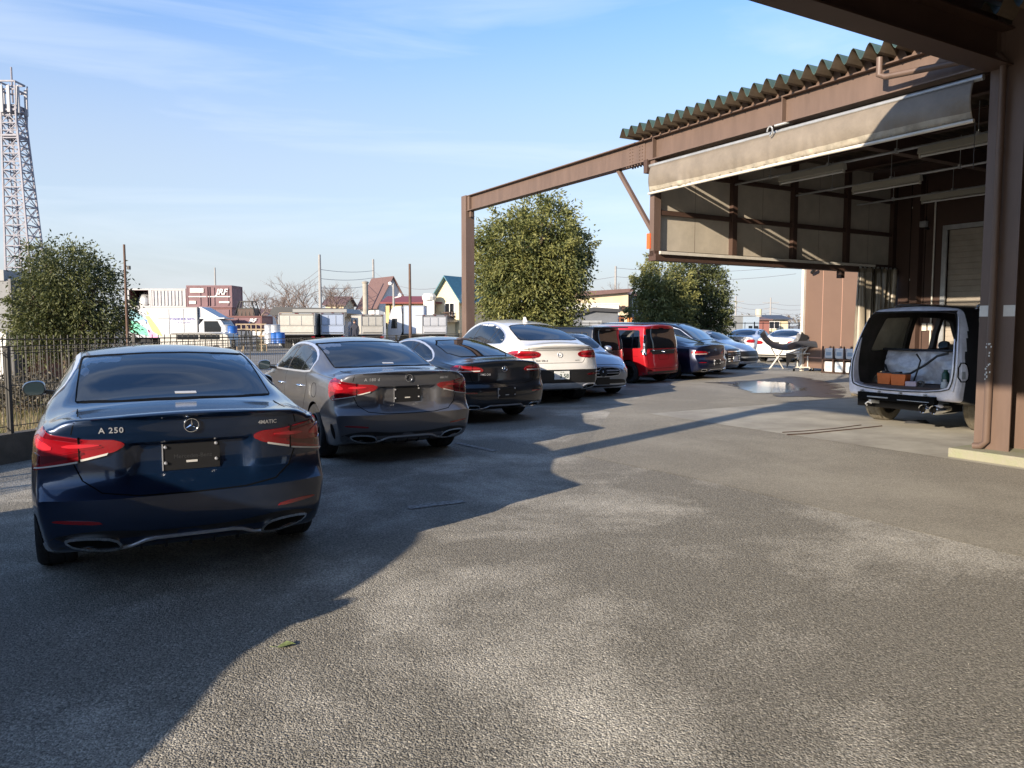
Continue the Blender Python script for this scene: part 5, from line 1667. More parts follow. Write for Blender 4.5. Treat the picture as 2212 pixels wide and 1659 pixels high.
# air line lying on the slab
t = E('air_hose', 'thin dark air hose lying across the bay floor', 'hose', (0, 0, 0))
mb = MB(); mb.tube([(*gnd(x, y), .016) for x, y in ((1700,941),(1740,939),(1790,934),(1850,928),(1905,922))], .008, 6)
mb.tube([(*gnd(x, y), .016) for x, y in ((1690,936),(1740,933),(1800,928),(1860,920))], .006, 6)
mb.build('hose', ['browni'], t)

# ---- bumpers on folding stands, crates by the wall
def swept(mb, pts, w, th, nrm, mi=0, curl=.3):
    """a bumper skin: a curved band of width w along pts, bulging along nrm"""
    pts = [Vector(p) for p in pts]; nrm = Vector(nrm).normalized()
    n = len(pts); K = 6
    vs = []
    for i, p in enumerate(pts):
        d = (pts[min(n-1, i+1)] - pts[max(0, i-1)]).normalized()
        up = d.cross(nrm).normalized()
        ww = w(i/(n-1)) if callable(w) else w
        for j in range(K+1):
            s = j/K - .5
            vs.append(p + up*ww*s + nrm*(curl*ww*(.25 - s*s)))
    fs = [(i*(K+1)+j, (i+1)*(K+1)+j, (i+1)*(K+1)+j+1, i*(K+1)+j+1) for i in range(n-1) for j in range(K)]
    m = len(vs)
    vs2 = [v - nrm*th for v in vs]
    mb.add(vs, fs, mi); mb.add(vs2, [f[::-1] for f in fs], mi)
def cat(pts, k=8):
    out = []
    for i in range(len(pts)-1):
        p0 = Vector(pts[max(0, i-1)]); p1 = Vector(pts[i]); p2 = Vector(pts[i+1]); p3 = Vector(pts[min(len(pts)-1, i+2)])
        for j in range(k):
            t = j/k
            out.append(.5*((2*p1)+(p2-p0)*t+(2*p0-5*p1+4*p2-p3)*t*t+(3*p1-p0-3*p2+p3)*t**3))
    out.append(Vector(pts[-1])); return out
def zp(x, y, Y):   # zoom-picture point at depth Y
    px, py = (2900+.30136*x)/1.82278, (1100+.30136*y)/1.82278
    X, Z = dep(px, py, Y); return (X, Y, Z)
YB = 26.6
t = E('car_bumper', 'grey upturned front bumper with spiky black ends on the stand', 'bumper', (0, 0, 0))
mb = MB()
swept(mb, cat([zp(335,690,YB-.3), zp(375,770,YB-.15), zp(470,850,YB), zp(600,885,YB+.1), zp(720,870,YB+.1), zp(820,820,YB), zp(875,745,YB)]), lambda s: .22 if s < .5 else .22+.55*(s-.5)**1.2, .01, (0,-1,.3))
mb.build('bumper_skin', [M('bumper_grey', (.10,.10,.11), .35, coat=.4), 'black'], t, smooth=50)
mb = MB(); mb.add([zp(*q, YB-.05) for q in ((830,760),(850,680),(880,715),(935,735),(915,800),(860,835),(780,845))], [(0,1,2,3,4,5,6)]); o = mb.build('wing_end', ['black'], t)
sd = o.modifiers.new('t', 'SOLIDIFY'); sd.thickness = .03
t = E('car_bumper', 'dark arched rear bumper draped over the folding stand', 'bumper', (0, 0, 0))
mb = MB()
swept(mb, cat([zp(680,900,YB-.4), zp(760,855,YB-.3), zp(900,840,YB-.25), zp(1040,850,YB-.25), zp(1150,900,YB-.3), zp(1200,990,YB-.4), zp(1220,1100,YB-.5), zp(1205,1180,YB-.5)]), .20, .012, (.1,-1,.25))
mb.build('bumper_skin', [M('bumper_dark', (.035,.037,.042), .35, coat=.5)], t, smooth=50)
mb = MB(); mb.add([zp(*q, YB-.45) for q in ((650,975),(700,970),(790,985),(785,1010),(720,1040),(690,1095),(660,1160),(655,1080))], [tuple(range(8))]); o = mb.build('skirt_piece', ['black'], t)
sd = o.modifiers.new('t', 'SOLIDIFY'); sd.thickness = .03
t = E('work_stand', 'pale metal trolley stand on castors carrying the bumpers', 'stand', (0, 0, 0))
mb = MB()
for a, b in (((650,970),(1120,970)), ((700,960),(950,880)), ((940,880),(870,980)), ((760,1150),(1130,1150)), ((930,1000),(930,1150)), ((1120,970),(1120,1150)), ((820,980),(800,1050)), ((770,1080),(770,1150))):
    mb.tube([zp(*a, YB), zp(*b, YB)], .025, 8)
    mb.tube([zp(a[0]+25, a[1]-8, YB+.5), zp(b[0]+25, b[1]-8, YB+.5)], .02, 6)
mb.tube([zp(650,970,YB), zp(675,962,YB+.5)], .02, 6); mb.tube([zp(1120,970,YB), zp(1145,962,YB+.5)], .02, 6)
mb.build('stand_frame', ['hem'], t, smooth=50)
for x in (750, 960, 1000, 1125):
    a = zp(x, 1150, YB); mb = MB(); mb.lathe([(.001,-.02),(.05,-.02),(.05,.02),(.001,.02)], 14, 0, 'x', (a[0], a[1], .055)); mb.box((a[0]-.03,a[1]-.02,.07),(a[0]+.03,a[1]+.02,a[2]+.02), 1); mb.build('castor', ['dark', 'hem'], t)
t = E('folding_trestle', 'thin crossed leg trestle left of the trolley stand', 'trestle', (0, 0, 0))
mb = MB()
for a, b in (((430,1165),(600,930)), ((610,1165),(450,890)), ((440,1160),(560,1000))):
    mb.tube([zp(*a, 27.0), zp(*b, 26.8)], .018, 8)
mb.tube([zp(450,890,26.8), zp(660,925,26.8)], .018, 8)
mb.build('legs', ['hem'], t)
CR = M('white_canister', (.66,.67,.66), .4, var=.1, vscale=8); CB = M('blue_label', (.30,.38,.46), .5)
proto = None
k = 0
for r in range(2):
    for c_ in range(6):
        v, u = 12.60, 9.6 + c_*.40
        lab = '%s white canister of the %s row in the rack at the brown wall' % (('first','second','third','fourth','fifth','sixth')[c_], ('lower','upper')[r])
        if proto is None:
            proto = hobj('canister', lab, 'canister', 'white canisters racked against the brown wall')
            mb = MB(); mb.box((-.15,-.16,0),(.15,.16,.34)); mb.build('canister_body', [CR], proto, bevel=.03)
            mb = MB(); mb.box((-.153,-.09,.10),(-.15,.10,.22)); mb.build('label_sticker', [CB], proto)
            mb = MB(); mb.lathe([(.03,.33),(.03,.37),(.001,.37)], 12, 0, 'z', (0,.08,0)); mb.build('cap', ['grey'], proto)
            q = proto
        else:
            q = copy_tree(proto); q['label'] = lab
        q.location = hall(v, u, .05 + r*.44)
t = hobj('canister_rack', 'dark slatted rack holding the white canisters', 'rack')
mb = MB()
for c_ in range(7): mb.box((12.40,9.38+c_*.40,0),(12.44,9.42+c_*.40,.90)); mb.box((12.76,9.38+c_*.40,0),(12.80,9.42+c_*.40,.90))
for z in (.01, .45): mb.box((12.40,9.36,z),(12.80,11.84,z+.03))
mb.build('rack_frame', ['browni'], t)

# ================================================================= trees
def leaf_mat(name, a, b, trans=.25):
    m, n, l, bs = nmat(name)
    t = n.new('ShaderNodeTexCoord')
    x = n.new('ShaderNodeTexNoise'); x.inputs['Scale'].default_value = 1.6; x.inputs['Detail'].default_value = 5
    l.new(t.outputs['Object'], x.inputs['Vector'])
    w = n.new('ShaderNodeTexWhiteNoise')
    g = n.new('ShaderNodeNewGeometry')
    l.new(g.outputs['Random Per Island'], w.inputs['Vector'])
    ad = n.new('ShaderNodeMath'); ad.operation = 'MULTIPLY_ADD'; ad.inputs[1].default_value = .45
    l.new(w.outputs['Value'], ad.inputs[0]); l.new(x.outputs['Fac'], ad.inputs[2])
    r = n.new('ShaderNodeValToRGB')
    r.color_ramp.elements[0].position = .45; r.color_ramp.elements[0].color = (*a, 1)
    r.color_ramp.elements[1].position = 1.0; r.color_ramp.elements[1].color = (*b, 1)
    l.new(ad.outputs[0], r.inputs['Fac']); l.new(r.outputs['Color'], bs.inputs['Base Color'])
    bs.inputs['Roughness'].default_value = .58
    bs.inputs['Transmission Weight'].default_value = 0
    bs.inputs['Subsurface Weight'].default_value = 0
    tr = n.new('ShaderNodeBsdfTranslucent'); l.new(r.outputs['Color'], tr.inputs['Color'])
    mx = n.new('ShaderNodeMixShader'); mx.inputs['Fac'].default_value = trans
    l.new(bs.outputs[0], mx.inputs[1]); l.new(tr.outputs[0], mx.inputs[2])
    l.new(mx.outputs[0], n['Material Output'].inputs['Surface'])
    return m

def tree(name, label, x, y, lobes, ground_r, leaves, leaf, lm, seed=1, droop=.5, trunk_h=1.2, tr=.10, sprigs=60):
    """lobes: (dx,dy,z,rx,ry,rz) ellipsoids that hold the foliage"""
    rs = np.random.RandomState(seed)
    root = E(name, label, 'tree', (x, y, 0))
    tips = []
    vol = np.array([l[3]*l[4]*l[5] for l in lobes]); vol = vol/vol.sum()
    clumps = []
    nc = int(leaves/26)
    for k in range(nc):
        l = lobes[rs.choice(len(lobes), p=vol)]
        d = rs.normal(size=3); d /= np.linalg.norm(d)
        r = rs.uniform(.30, 1.0)**.45
        bump = 1 + .10*math.sin(5*d[0]+seed) + .09*math.sin(7*d[2]+4*d[1])
        c = np.array([l[0]+d[0]*l[3]*r*bump, l[1]+d[1]*l[4]*r*bump, l[2]+d[2]*l[5]*r*bump])
        if c[2] < .35: c[2] = .35+rs.uniform(0, .3)
        clumps.append((c, d, .26*rs.uniform(.6, 1.3)))
    for k in range(sprigs):
        l = lobes[rs.choice(len(lobes), p=vol)]
        d = rs.normal(size=3); d[2] = abs(d[2])*.7 if rs.rand() < .75 else d[2]; d /= np.linalg.norm(d)
        for e in (1.02, 1.10, 1.17):
            c = np.array([l[0]+d[0]*l[3]*e, l[1]+d[1]*l[4]*e, l[2]+d[2]*l[5]*e])
            if c[2] > .4: clumps.append((c, d, .12))
    vs, fs = [], []
    per = max(6, int(leaves/len(clumps)))
    for c, d, cr in clumps:
        for q in range(per):
            p = c + rs.normal(size=3)*cr*.52
            ax = rs.normal(size=3)*.8 + d*.9; ax[2] -= droop; ax /= np.linalg.norm(ax)
            sd = np.cross(ax, rs.normal(size=3)); sd /= (np.linalg.norm(sd)+1e-9)
            nn = np.cross(ax, sd)
            L = leaf*rs.uniform(.6, 1.35); w = L*.20
            o = len(vs)
            vs += [p, p+ax*L*.45+sd*w+nn*L*.06, p+ax*L, p+ax*L*.45-sd*w+nn*L*.06]
            fs.append((o, o+1, o+2, o+3))
    me = bpy.data.meshes.new('crown'); me.from_pydata([tuple(v) for v in vs], [], fs); me.materials.append(lm)
    cr = bpy.data.objects.new('crown', me); COL.objects.link(cr); cr.parent = root
    mb = MB()
    ns = 5
    for k in range(ns):
        a = 2*math.pi*k/ns + seed
        b = (ground_r*.35*math.cos(a), ground_r*.35*math.sin(a))
        mid = (b[0]*1.6, b[1]*1.6, trunk_h)
        l = lobes[k % len(lobes)]
        top = (l[0]+l[3]*.5*math.cos(a), l[1]+l[4]*.5*math.sin(a), l[2]+l[5]*.6)
        mb.tube([(b[0], b[1], -.05), (b[0]*1.1, b[1]*1.1, trunk_h*.5), mid, tuple(.5*(m_+t_) for m_, t_ in zip(mid, top)), top], [tr, tr*.85, tr*.7, tr*.45, .012], 7)
        for j in range(5):
            f0 = rs.uniform(.3, .9); p0 = Vector(mid).lerp(Vector(top), f0)
            dd = Vector(rs.normal(size=3)).normalized()
            p1 = p0 + Vector((dd.x*l[3]*.6, dd.y*l[4]*.6, abs(dd.z)*l[5]*.4))
            mb.tube([p0, p0.lerp(p1, .5)+Vector((0,0,.05)), p1], [tr*.35, tr*.22, .008], 5)
    mb.build('trunk', ['bark'], root, smooth=60)
    return root

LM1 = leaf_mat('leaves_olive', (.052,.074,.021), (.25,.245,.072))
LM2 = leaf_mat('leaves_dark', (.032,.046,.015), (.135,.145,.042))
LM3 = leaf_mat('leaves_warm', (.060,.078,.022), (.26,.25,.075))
X, Z = dep(155, 620, 18.0)
tree('broadleaf_tree', 'round dark green tree beside the lattice tower behind the fence', X, 18.0,
     [(-.15,0,2.55,.98,1.0,.98),(-.55,0,1.7,.80,.85,.95),(.45,.1,2.1,.85,.9,1.0),(.1,.2,1.5,1.1,.9,.8),(-.72,-.2,1.25,.6,.6,.6),(-.1,0,2.95,.5,.5,.5)], .5, 30000, .085, LM2, 3, sprigs=26)
X, Z = dep(1146, 570, 27.0)
tree('broadleaf_tree', 'tall bushy olive green tree behind the white car', X, 27.0,
     [(.1,0,4.0,1.95,1.7,1.75),(.55,0,5.1,1.0,1.0,1.05),(-.75,0,4.3,1.15,1.2,1.2),(-.35,0,3.0,1.65,1.5,1.5),(.6,.1,3.2,1.5,1.5,1.6),(.05,0,2.0,1.55,1.4,1.3),(1.35,.1,4.1,.85,.9,.95),(-1.2,-.1,3.5,.8,.8,.9),(.1,0,1.4,1.35,1.2,.8)], .8, 60000, .135, LM1, 5, tr=.14, sprigs=70)
X, Z = dep(1432, 640, 33.0)
tree('broadleaf_tree', 'yellow green tree left below the hung wall', X, 33.0,
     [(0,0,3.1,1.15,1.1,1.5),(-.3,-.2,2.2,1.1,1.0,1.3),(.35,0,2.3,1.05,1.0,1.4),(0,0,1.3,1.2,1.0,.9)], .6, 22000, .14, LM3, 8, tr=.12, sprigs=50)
X, Z = dep(1512, 635, 35.5)
tree('broadleaf_tree', 'dark green tree right of the yellow green tree', X, 35.5,
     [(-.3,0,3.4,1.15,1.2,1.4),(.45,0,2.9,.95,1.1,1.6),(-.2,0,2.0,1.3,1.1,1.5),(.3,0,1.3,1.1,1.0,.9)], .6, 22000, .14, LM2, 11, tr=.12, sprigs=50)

def bare_tree(x, y, h, wd, label, seed):
    rs = random.Random(seed)
    root = E('bare_tree', label, 'tree', (x, y, 0), group='leafless trees beyond the truck yard')
    mb = MB(); tw = MB()
    def grow(p, d, l, r, k, m):
        q = p + d*l
        m.tube([p, p.lerp(q, .5)+Vector((rs.uniform(-.1,.1)*l, rs.uniform(-.1,.1)*l, 0)), q], [r, r*.85, r*.6], 5 if k < 2 else 4, caps=False)
        if k >= 5: return
        for j in range(3 if k else 5):
            e = (d + Vector((rs.uniform(-1,1)*wd, rs.uniform(-1,1)*wd, rs.uniform(-.35,.7)))).normalized()
            grow(q if j else p.lerp(q, .7), e, l*rs.uniform(.55,.85), r*.58, k+1, tw)
    grow(Vector((0,0,0)), Vector((0,0,1)), h*.30, h*.020, 0, mb)
    mb.build('trunk', ['bark'], root); tw.build('crown', [BR_], root)
BR_ = M('bare_twigs', (.19,.14,.115), .9)
for i, (px, py, Y, wd, lab) in enumerate(((560,640,95,.9,'small leafless tree behind the dark cage bin'), (625,628,90,1.15,'broad leafless tree with spreading crown left of the tall pole'), (672,632,96,1.0,'leafless tree close by the tall pole'), (725,640,92,1.0,'leafless tree behind the low grey shed roof'), (600,652,80,.9,'low brown leafless tree right of the cage bin'), (1352,598,75,.8,'thin leafless tree left of the yellow green tree'), (1700,672,110,1.1,'faint leafless tree by the brown wall corner'))):
    x, z = dep(px, py, Y)
    bare_tree(x, Y, z*(1.5 if i < 5 else 1.0), wd, lab, i+2)

# ================================================================= poles, wires, tower
def pole(px, ptop, Y, r, label, mat='pole', arms=(), tag_='utility_pole', cat='utility pole'):
    x, z = dep(px, ptop, Y)
    root = E(tag_, label, cat, (x, Y, 0))
    mb = MB(); mb.tube([(0,0,0),(0,0,z)], [r*1.25, r*.85], 12); mb.build('pole', [mat], root, smooth=60)
    if arms:
        mb = MB()
        for zz, w in arms:
            mb.box((-w/2,-.05,z-zz-.05),(w/2,.05,z-zz+.05))
            for q in (-.45,-.15,.2,.45): mb.lathe([(.05,0),(.04,.12),(.001,.14)], 8, 0, 'z', (q*w,0,z-zz+.05))
        mb.build('cross_arm', ['pole'], root)
    return x, Y, z
P1 = pole(464,578,120,.13,'thin distant pole behind the railway containers')
P2 = pole(690,550,85,.17,'tall grey pole with cables over the low shed', arms=())
P3 = pole(806,560,110,.17,'grey cable pole behind the white house')
P4 = pole(885,570,48,.085,'dark brown pole rising in front of the yellow house', 'polew')
P5 = pole(268,528,17.2,.028,'slim dark pole beside the left tree', 'polew')
P6 = pole(1330,575,90,.14,'grey pole behind the cream shed roof')
P7 = pole(1590,640,150,.16,'faint pole with cross arm far right', arms=((1.0,3.2),(2.2,2.4)))
P8 = pole(1665,643,150,.16,'faint crossarm pole next to the brown wall', arms=((1.0,3.2),(2.2,2.4)))
P9 = pole(758,640,150,.15,'small faint pole left of the white house', arms=((1.4,2.6),(2.6,2.2)))
P10 = pole(645,642,160,.15,'small faint pole behind the leafless trees', arms=((1.2,2.6),))
P11 = pole(762,633,170,.15,'tiny far pole close by the white house', arms=((1.2,2.6),))
x, z = dep(268, 528, 17.2)
mb = MB(); mb.tube([(x,17.2,z-.45),(x+.07,17.2,z-.50)], .012, 6); mb.box((x+.06,17.16,z-.55),(x+.11,17.24,z-.47)); tag(mb.build('pole_sensor', ['black']), 'small black sensor clamped on the slim dark pole', 'sensor')
# street light by the white house
x, z = dep(850, 607, 60)
t = E('street_lamp', 'grey lamp pole with two round heads before the white house', 'street lamp', (x, 60, 0))
mb = MB(); mb.tube([(0,0,0),(0,0,z-.2)], .09, 10); mb.build('pole', ['pole'], t, smooth=60)
for dx, dz in ((-.25,0),(.5,-.9)):
    mb = MB(); mb.lathe([(.001,.12),(.11,.10),(.15,0),(.12,-.08),(.001,-.10)], 14, 0, 'y', (dx,-.1,z-.2+dz)); mb.tube([(0,0,z-.4+dz),(dx,0,z-.3+dz)], .05, 6); mb.build('lamp_head', ['white'], t, smooth=50)

def wires(a, b, sag, label, n=3, dz=.9, z0=1.0, r=.03, ends=None):
    r *= .75
    root = E('power_line', label, 'cable', (0, 0, 0))
    for k in range(n):
        mb = MB(); pts = []
        for i in range(15):
            t_ = i/14
            pts.append((a[0]+(b[0]-a[0])*t_, a[1]+(b[1]-a[1])*t_, a[2]+(b[2]-a[2])*t_ - z0 - k*dz - sag*4*t_*(1-t_)))
        mb.tube(pts, r, 4, caps=False); mb.build('wire', ['wire'], root)
q = dep(464, 578, 120)
wires((P1[0],120,P1[2]-2.0), P2, 2.4, 'sagging cables between the far pole and the tall grey pole', 3, .6, 1.6, .035)
wires(P2, P3, .25, 'cables from the tall grey pole to the next pole', 3, 1.0, 1.6, .035)
wires(P3, (*[dep(950,655,70)[0]], 70, dep(950,655,70)[1]+3.0), 1.0, 'cables running down behind the white house roof', 3, .8, 1.6, .03)
wires(P1, (dep(300,640,160)[0], 160, 6.0), 1.5, 'faint cable leaving the far pole to the left', 2, .5, 3.5, .03)
wires((dep(1050,607,90)[0],90,dep(1050,607,90)[1]), (P6[0], 90, P6[2]-.0), .2, 'thin cable over the cream shed roof', 1, .5, 1.2, .03)
wires(P6, (dep(1720,570,95)[0], 95, dep(1720,570,95)[1]), .6, 'cables passing right under the hung wall', 2, 1.0, .2, .03)
wires((dep(1500,655,150)[0],150,dep(1500,655,150)[1]+1.5), P7, .7, 'faint cables left of the far crossarm poles', 4, .9, 1.0, .04)
wires(P7, P8, .5, 'faint cables between the far crossarm poles', 4, .9, 1.0, .04)
wires(P8, (dep(1760,640,150)[0],150,P8[2]), .5, 'faint cables right of the far crossarm poles', 4, .9, 1.0, .04)

# lattice tower
YT = 80.0
x0, zt_ = dep(25, 200, YT); xm, zm_ = dep(24, 145, YT)
t = E('lattice_tower', 'tall grey steel lattice mast with antenna platform at left', 'tower', (x0, YT, 0))
TW = M('tower_steel', (.24,.235,.27), .6, var=.15)
def tw_half(z):   # half width
    return 1.5 - (1.5-.68)*min(1, z/zt_)
def tw_x(sx, z):      # one pair of legs stands upright, the other leans in
    return -.68 if sx < 0 else .68 + 1.60*(1-min(1, z/zt_))
H_ = zt_ - 1.4
zs_ = [0.0]
while zs_[-1] < H_: zs_.append(min(H_, zs_[-1] + max(1.5, tw_half(zs_[-1])*1.75)))
for sx in (-1, 1):
    for sy in (-1, 1):
        legs = MB()
        for a, b in zip(zs_, zs_[1:]):
            legs.bar((tw_x(sx, a), sy*tw_half(a), a), (tw_x(sx, b), sy*tw_half(b), b), .17, .17)
        legs.build('leg', [TW], t)
br = MB()
for a, b in zip(zs_, zs_[1:]):
    for (c1, c2) in (((-1,-1),(1,-1)), ((1,-1),(1,1)), ((1,1),(-1,1)), ((-1,1),(-1,-1))):
        A = lambda c, z: (tw_x(c[0], z), c[1]*tw_half(z), z)
        m = (a+b)/2
        mid = tuple((p+q)/2 for p, q in zip(A(c1, m), A(c2, m)))
        for p, q in ((A(c1,a),mid),(A(c2,a),mid),(A(c1,b),mid),(A(c2,b),mid)): br.bar(p, q, .075, .075)
        br.bar(A(c1,m), A(c2,m), .09, .09)
        br.bar(A(c1,b), A(c2,b), .11, .11)
br.build('bracing', [TW], t)
ld_ = MB(); ld_.bar((.15,-.3,0),(.15,-.3,H_),.07); ld_.bar((-.3,-.3,0),(-.3,-.3,H_),.07)
for k in range(int(H_/.5)): ld_.bar((-.3,-.3,k*.5),(.15,-.3,k*.5),.04)
ld_.build('ladder', [TW], t)
pf = MB()
for zz in (zt_-4.4, zt_-1.9, zt_+.1, zt_+.9):
    for a, b in (((-.85,-.85),(.85,-.85)),((.85,-.85),(.85,.85)),((.85,.85),(-.85,.85)),((-.85,.85),(-.85,-.85))):
        pf.bar((a[0],a[1],zz),(b[0],b[1],zz),.12,.16)
pf.box((-.9,-.9,zt_-4.5),(.9,.9,zt_-4.35)); pf.box((-.9,-.9,zt_-2.0),(.9,.9,zt_-1.88))
for sx in (-1, 1):
    for sy in (-1, 1): pf.bar((sx*.85,sy*.85,zt_-4.4),(sx*1.0,sy*1.0,zt_+.9),.09)
pf.build('platform', [TW], t)
for k, (ax, ay) in enumerate(((-1.05,-.9),(1.05,-.7),(-1.1,.4),(.3,-1.0),(-.4,-1.0),(1.05,.6))):
    mb = MB(); mb.box((ax-.14,ay-.1,zt_-2.2),(ax+.14,ay+.1,zt_+.4)); mb.bar((ax,ay+.1,zt_-2.4),(ax,ay+.1,zt_+.6),.07); mb.bar((ax,ay+.1,zt_-1.5),(math.copysign(.9,ax),math.copysign(.9,ay),zt_-1.5),.06); mb.build('antenna_panel', [M('antenna_grey', (.36,.36,.38), .6)], t)
mb = MB(); mb.tube([(xm-x0,0,zt_-1),(xm-x0,0,zm_)], .09, 8); mb.build('spike', [TW], t)

# ================================================================= trucks and containers
def frame_box(mb, x0, x1, y0, y1, z0, z1, t, mi):
    for x in (x0, x1-t):
        for y in (y0, y1-t): mb.box((x,y,z0),(x+t,y+t,z1), mi)
    for z in (z0, z1-t):
        for y in (y0, y1-t): mb.box((x0+t,y,z),(x1-t,y+t,z+t), mi)
        for x in (x0, x1-t): mb.box((x,y0+t,z),(x+t,y1-t,z+t), mi)
def simple_wheels(root, xs, y0, y1, r=.40):
    for x in xs:
        for y in (y0, y1):
            mb = MB(); mb.lathe([(.001,-.12),(r*.6,-.12),(r,-.1),(r,.1),(r*.6,.12),(.001,.12)], 18, 0, 'y', (x,y,r)); mb.build('wheel', ['tyre'], root, smooth=40)
WB = M('truck_white', (.50,.505,.52), .45, var=.05); WS = M('truck_cream', (.44,.42,.37), .5, var=.08); AL = M('alu_frame', (.27,.275,.28), .4, metal=.3)
BLS = M('box_white_shaded', (.36,.42,.53), .5)  # white box paint tinted blue, shadow put into the colour

def px_truck_back(x0, x1, ytop, Y, ln, label, side=None, mat=WB, yaw=-.35, door=True, sidepx=0):
    """box lorry seen from its tail; pixel extent of the tail face"""
    a, zt0 = dep(x0, ytop, Y); b, _ = dep(x1, ytop, Y)
    wd = (b-a)/math.cos(yaw)
    t = E('box_truck', label, 'truck', (a, Y, 0), yaw, 'white box lorries in the far yard')
    mb = MB(); mb.box((0.03,.03,.95),(wd-.03,ln,zt0-.03)); mb.build('cargo_box', [mat], t)
    mb = MB(); frame_box(mb, 0, wd, 0, ln+.02, .93, zt0, .07, 0)
    mb.build('box_frame', [AL], t)
    mb = MB(); zz = .95 + (zt0-.95)*.40
    mb.box((.09,-.012,zz+.05),(wd-.09,.02,zt0-.16)); mb.box((.16,-.02,zz+.12),(wd-.16,-.012,zt0-.24)); mb.build('upper_door', [mat], t, bevel=.01)
    mb = MB(); mb.box((.07,-.05,1.0),(wd-.07,.02,zz)); mb.box((.14,-.06,1.1),(wd-.14,-.05,zz-.14)); mb.box((.05,-.07,zz-.02),(wd-.05,.0,zz+.03)); mb.build('tail_gate', [mat], t, bevel=.008)
    mb = MB()
    for q0, q1 in ((.075, .095), (wd-.095, wd-.075)): mb.box((q0,-.016,1.0),(q1,.0,zt0-.1))
    mb.box((.08,-.016,zt0-.15),(wd-.08,.0,zt0-.12)); mb.box((.08,-.075,zz+.03),(wd-.08,.0,zz+.055)); mb.box((.12,-.064,1.06),(wd-.12,-.05,1.10))
    mb.build('door_seal', ['grey'], t)
    mb = MB()
    for q in (.30, .62): mb.box((wd*q,-.035,1.2),(wd*q+.03,-.012,zt0-.2))
    mb.build('lock_bar', [AL], t)
    mb = MB(); mb.box((wd*.45,-.03,zt0-.05),(wd*.55,-.01,zt0+.0)); mb.box((.05,-.02,zt0-.07),(.2,-.0,zt0-.03)); mb.box((wd-.2,-.02,zt0-.07),(wd-.05,-.0,zt0-.03)); mb.build('marker_lamp', ['redd'], t)
    mb = MB(); mb.box((.1,.2,.55),(wd-.1,ln+1.6,.93)); mb.build('chassis', ['dark'], t)
    mb = MB(); mb.box((.05,ln+.25,.6),(wd-.05,ln+1.9,zt0-.5)); mb.build('cab', [WB], t, bevel=.12)
    simple_wheels(t, [wd*.12+.05, wd*.88-.05], 1.0, ln+1.2)
    for q in (.02, wd-.24):
        mb = MB(); mb.box((q,-.04,.70),(q+.22,.0,.82)); mb.build('tail_lamp', ['red'], t)
    return t
YK = 52
px_truck_back(601,678,676,YK,4.4,'cream backed box lorry leftmost in the white row',mat=WS,yaw=.10)
px_truck_back(692,741,675,YK+1,4.6,'white box lorry tinted blue for shade, second from the left',mat=BLS,yaw=.30)
px_truck_back(780,826,679,YK+1,4.4,'cream backed box lorry beside the person',mat=WS,yaw=.36)
px_truck_back(912,964,680,YK+2,4.6,'white box lorry rightmost of the row near the brown post',mat=WB,yaw=.36)
# a cab-forward lorry facing left
x, z = dep(827, 678, 54)
t = E('box_truck', 'white lorry with rounded cab facing left', 'truck', (x, 56, 0)); t.scale = (.60, 1, 1)
mb = MB(); mb.prism(chaikin([(0,.5),(0,1.25),(.22,2.15),(.55,2.9),(1.35,2.95),(1.75,2.95),(1.75,.5)], 1), 'y', 0, 1.8); mb.build('cab', [WB], t)
mb = MB(); mb.prism([(.42,1.35),(.55,2.05),(1.15,2.05),(1.15,1.35)], 'y', -.015, .0); mb.build('door_window', ['glass'], t)
mb = MB(); mb.prism([(-.01,1.35),(.15,2.1),(.20,2.1),(.04,1.35)], 'y', .12, 1.68); mb.build('windscreen', ['glass'], t)
mb = MB(); mb.box((1.95,-.05,.95),(4.4,1.9,3.0)); frame_box(mb, 1.93, 4.42, -.07, 1.92, .93, 3.02, .06, 1); mb.build('cargo_box', [BLS, AL], t)
mb = MB(); mb.box((.1,.1,.5),(4.3,1.7,.93)); mb.build('chassis', ['dark'], t)
mb = MB(); mb.box((-.12,-.25,1.3),(-.02,-.12,1.75)); mb.bar((-.06,-.15,1.7),(.3,.0,1.8),.03); mb.build('side_mirror', ['black'], t)
simple_wheels(t, [.8, 3.6], .15, 1.65)
# van with striped side, facing right
YV = 50
x, z = dep(277, 664, YV); x2, _ = dep(425, 664, YV); x3, _ = dep(482, 700, YV)
t = E('box_truck', 'white box lorry with green, yellow and pink wedges on its side', 'truck', (x, YV, 0))
L_ = x2-x; zT = z
mb = MB(); mb.box((0,0,.75),(L_,2.0,zT)); mb.build('cargo_box', [WB], t)
mb = MB(); frame_box(mb, -.02, L_+.02, -.02, 2.02, .73, zT+.02, .06, 0)
for q in (.585,.80): mb.box((L_*q,-.025,.8),(L_*q+.035,-.005,zT-.1))
mb.box((L_*.43,-.03,2.02),(L_*.60,-.005,2.06)); mb.build('box_frame', [AL], t)
mb = MB()
def wedge(pts, mi): mb.add([(L_*a, -.004-.001*mi, .75+(zT-.75)*b) for a, b in pts], [tuple(range(len(pts)))], mi)
wedge([(.0,.95),(.10,.92),(.24,.62),(.0,.45)], 0); wedge([(.0,.60),(.14,.48),(.27,.28),(.30,.05),(.0,.20)], 1)
wedge([(.24,.72),(.30,.72),(.42,.35),(.50,.02),(.34,.22)], 2); wedge([(.26,.30),(.33,.26),(.44,.0),(.30,.0)], 3); wedge([(.22,.62),(.28,.60),(.26,.50)], 4)
wedge([(.26,.92),(.31,.78),(.27,.76)], 2)
mb.build('side_graphic', [M('g_blue', (.22,.45,.50), .5), M('g_green', (.14,.52,.34), .5), M('g_yellow', (.72,.66,.16), .5), M('g_pink', (.68,.30,.50), .5), M('g_dblue', (.08,.2,.5), .5)], t, recalc=False)
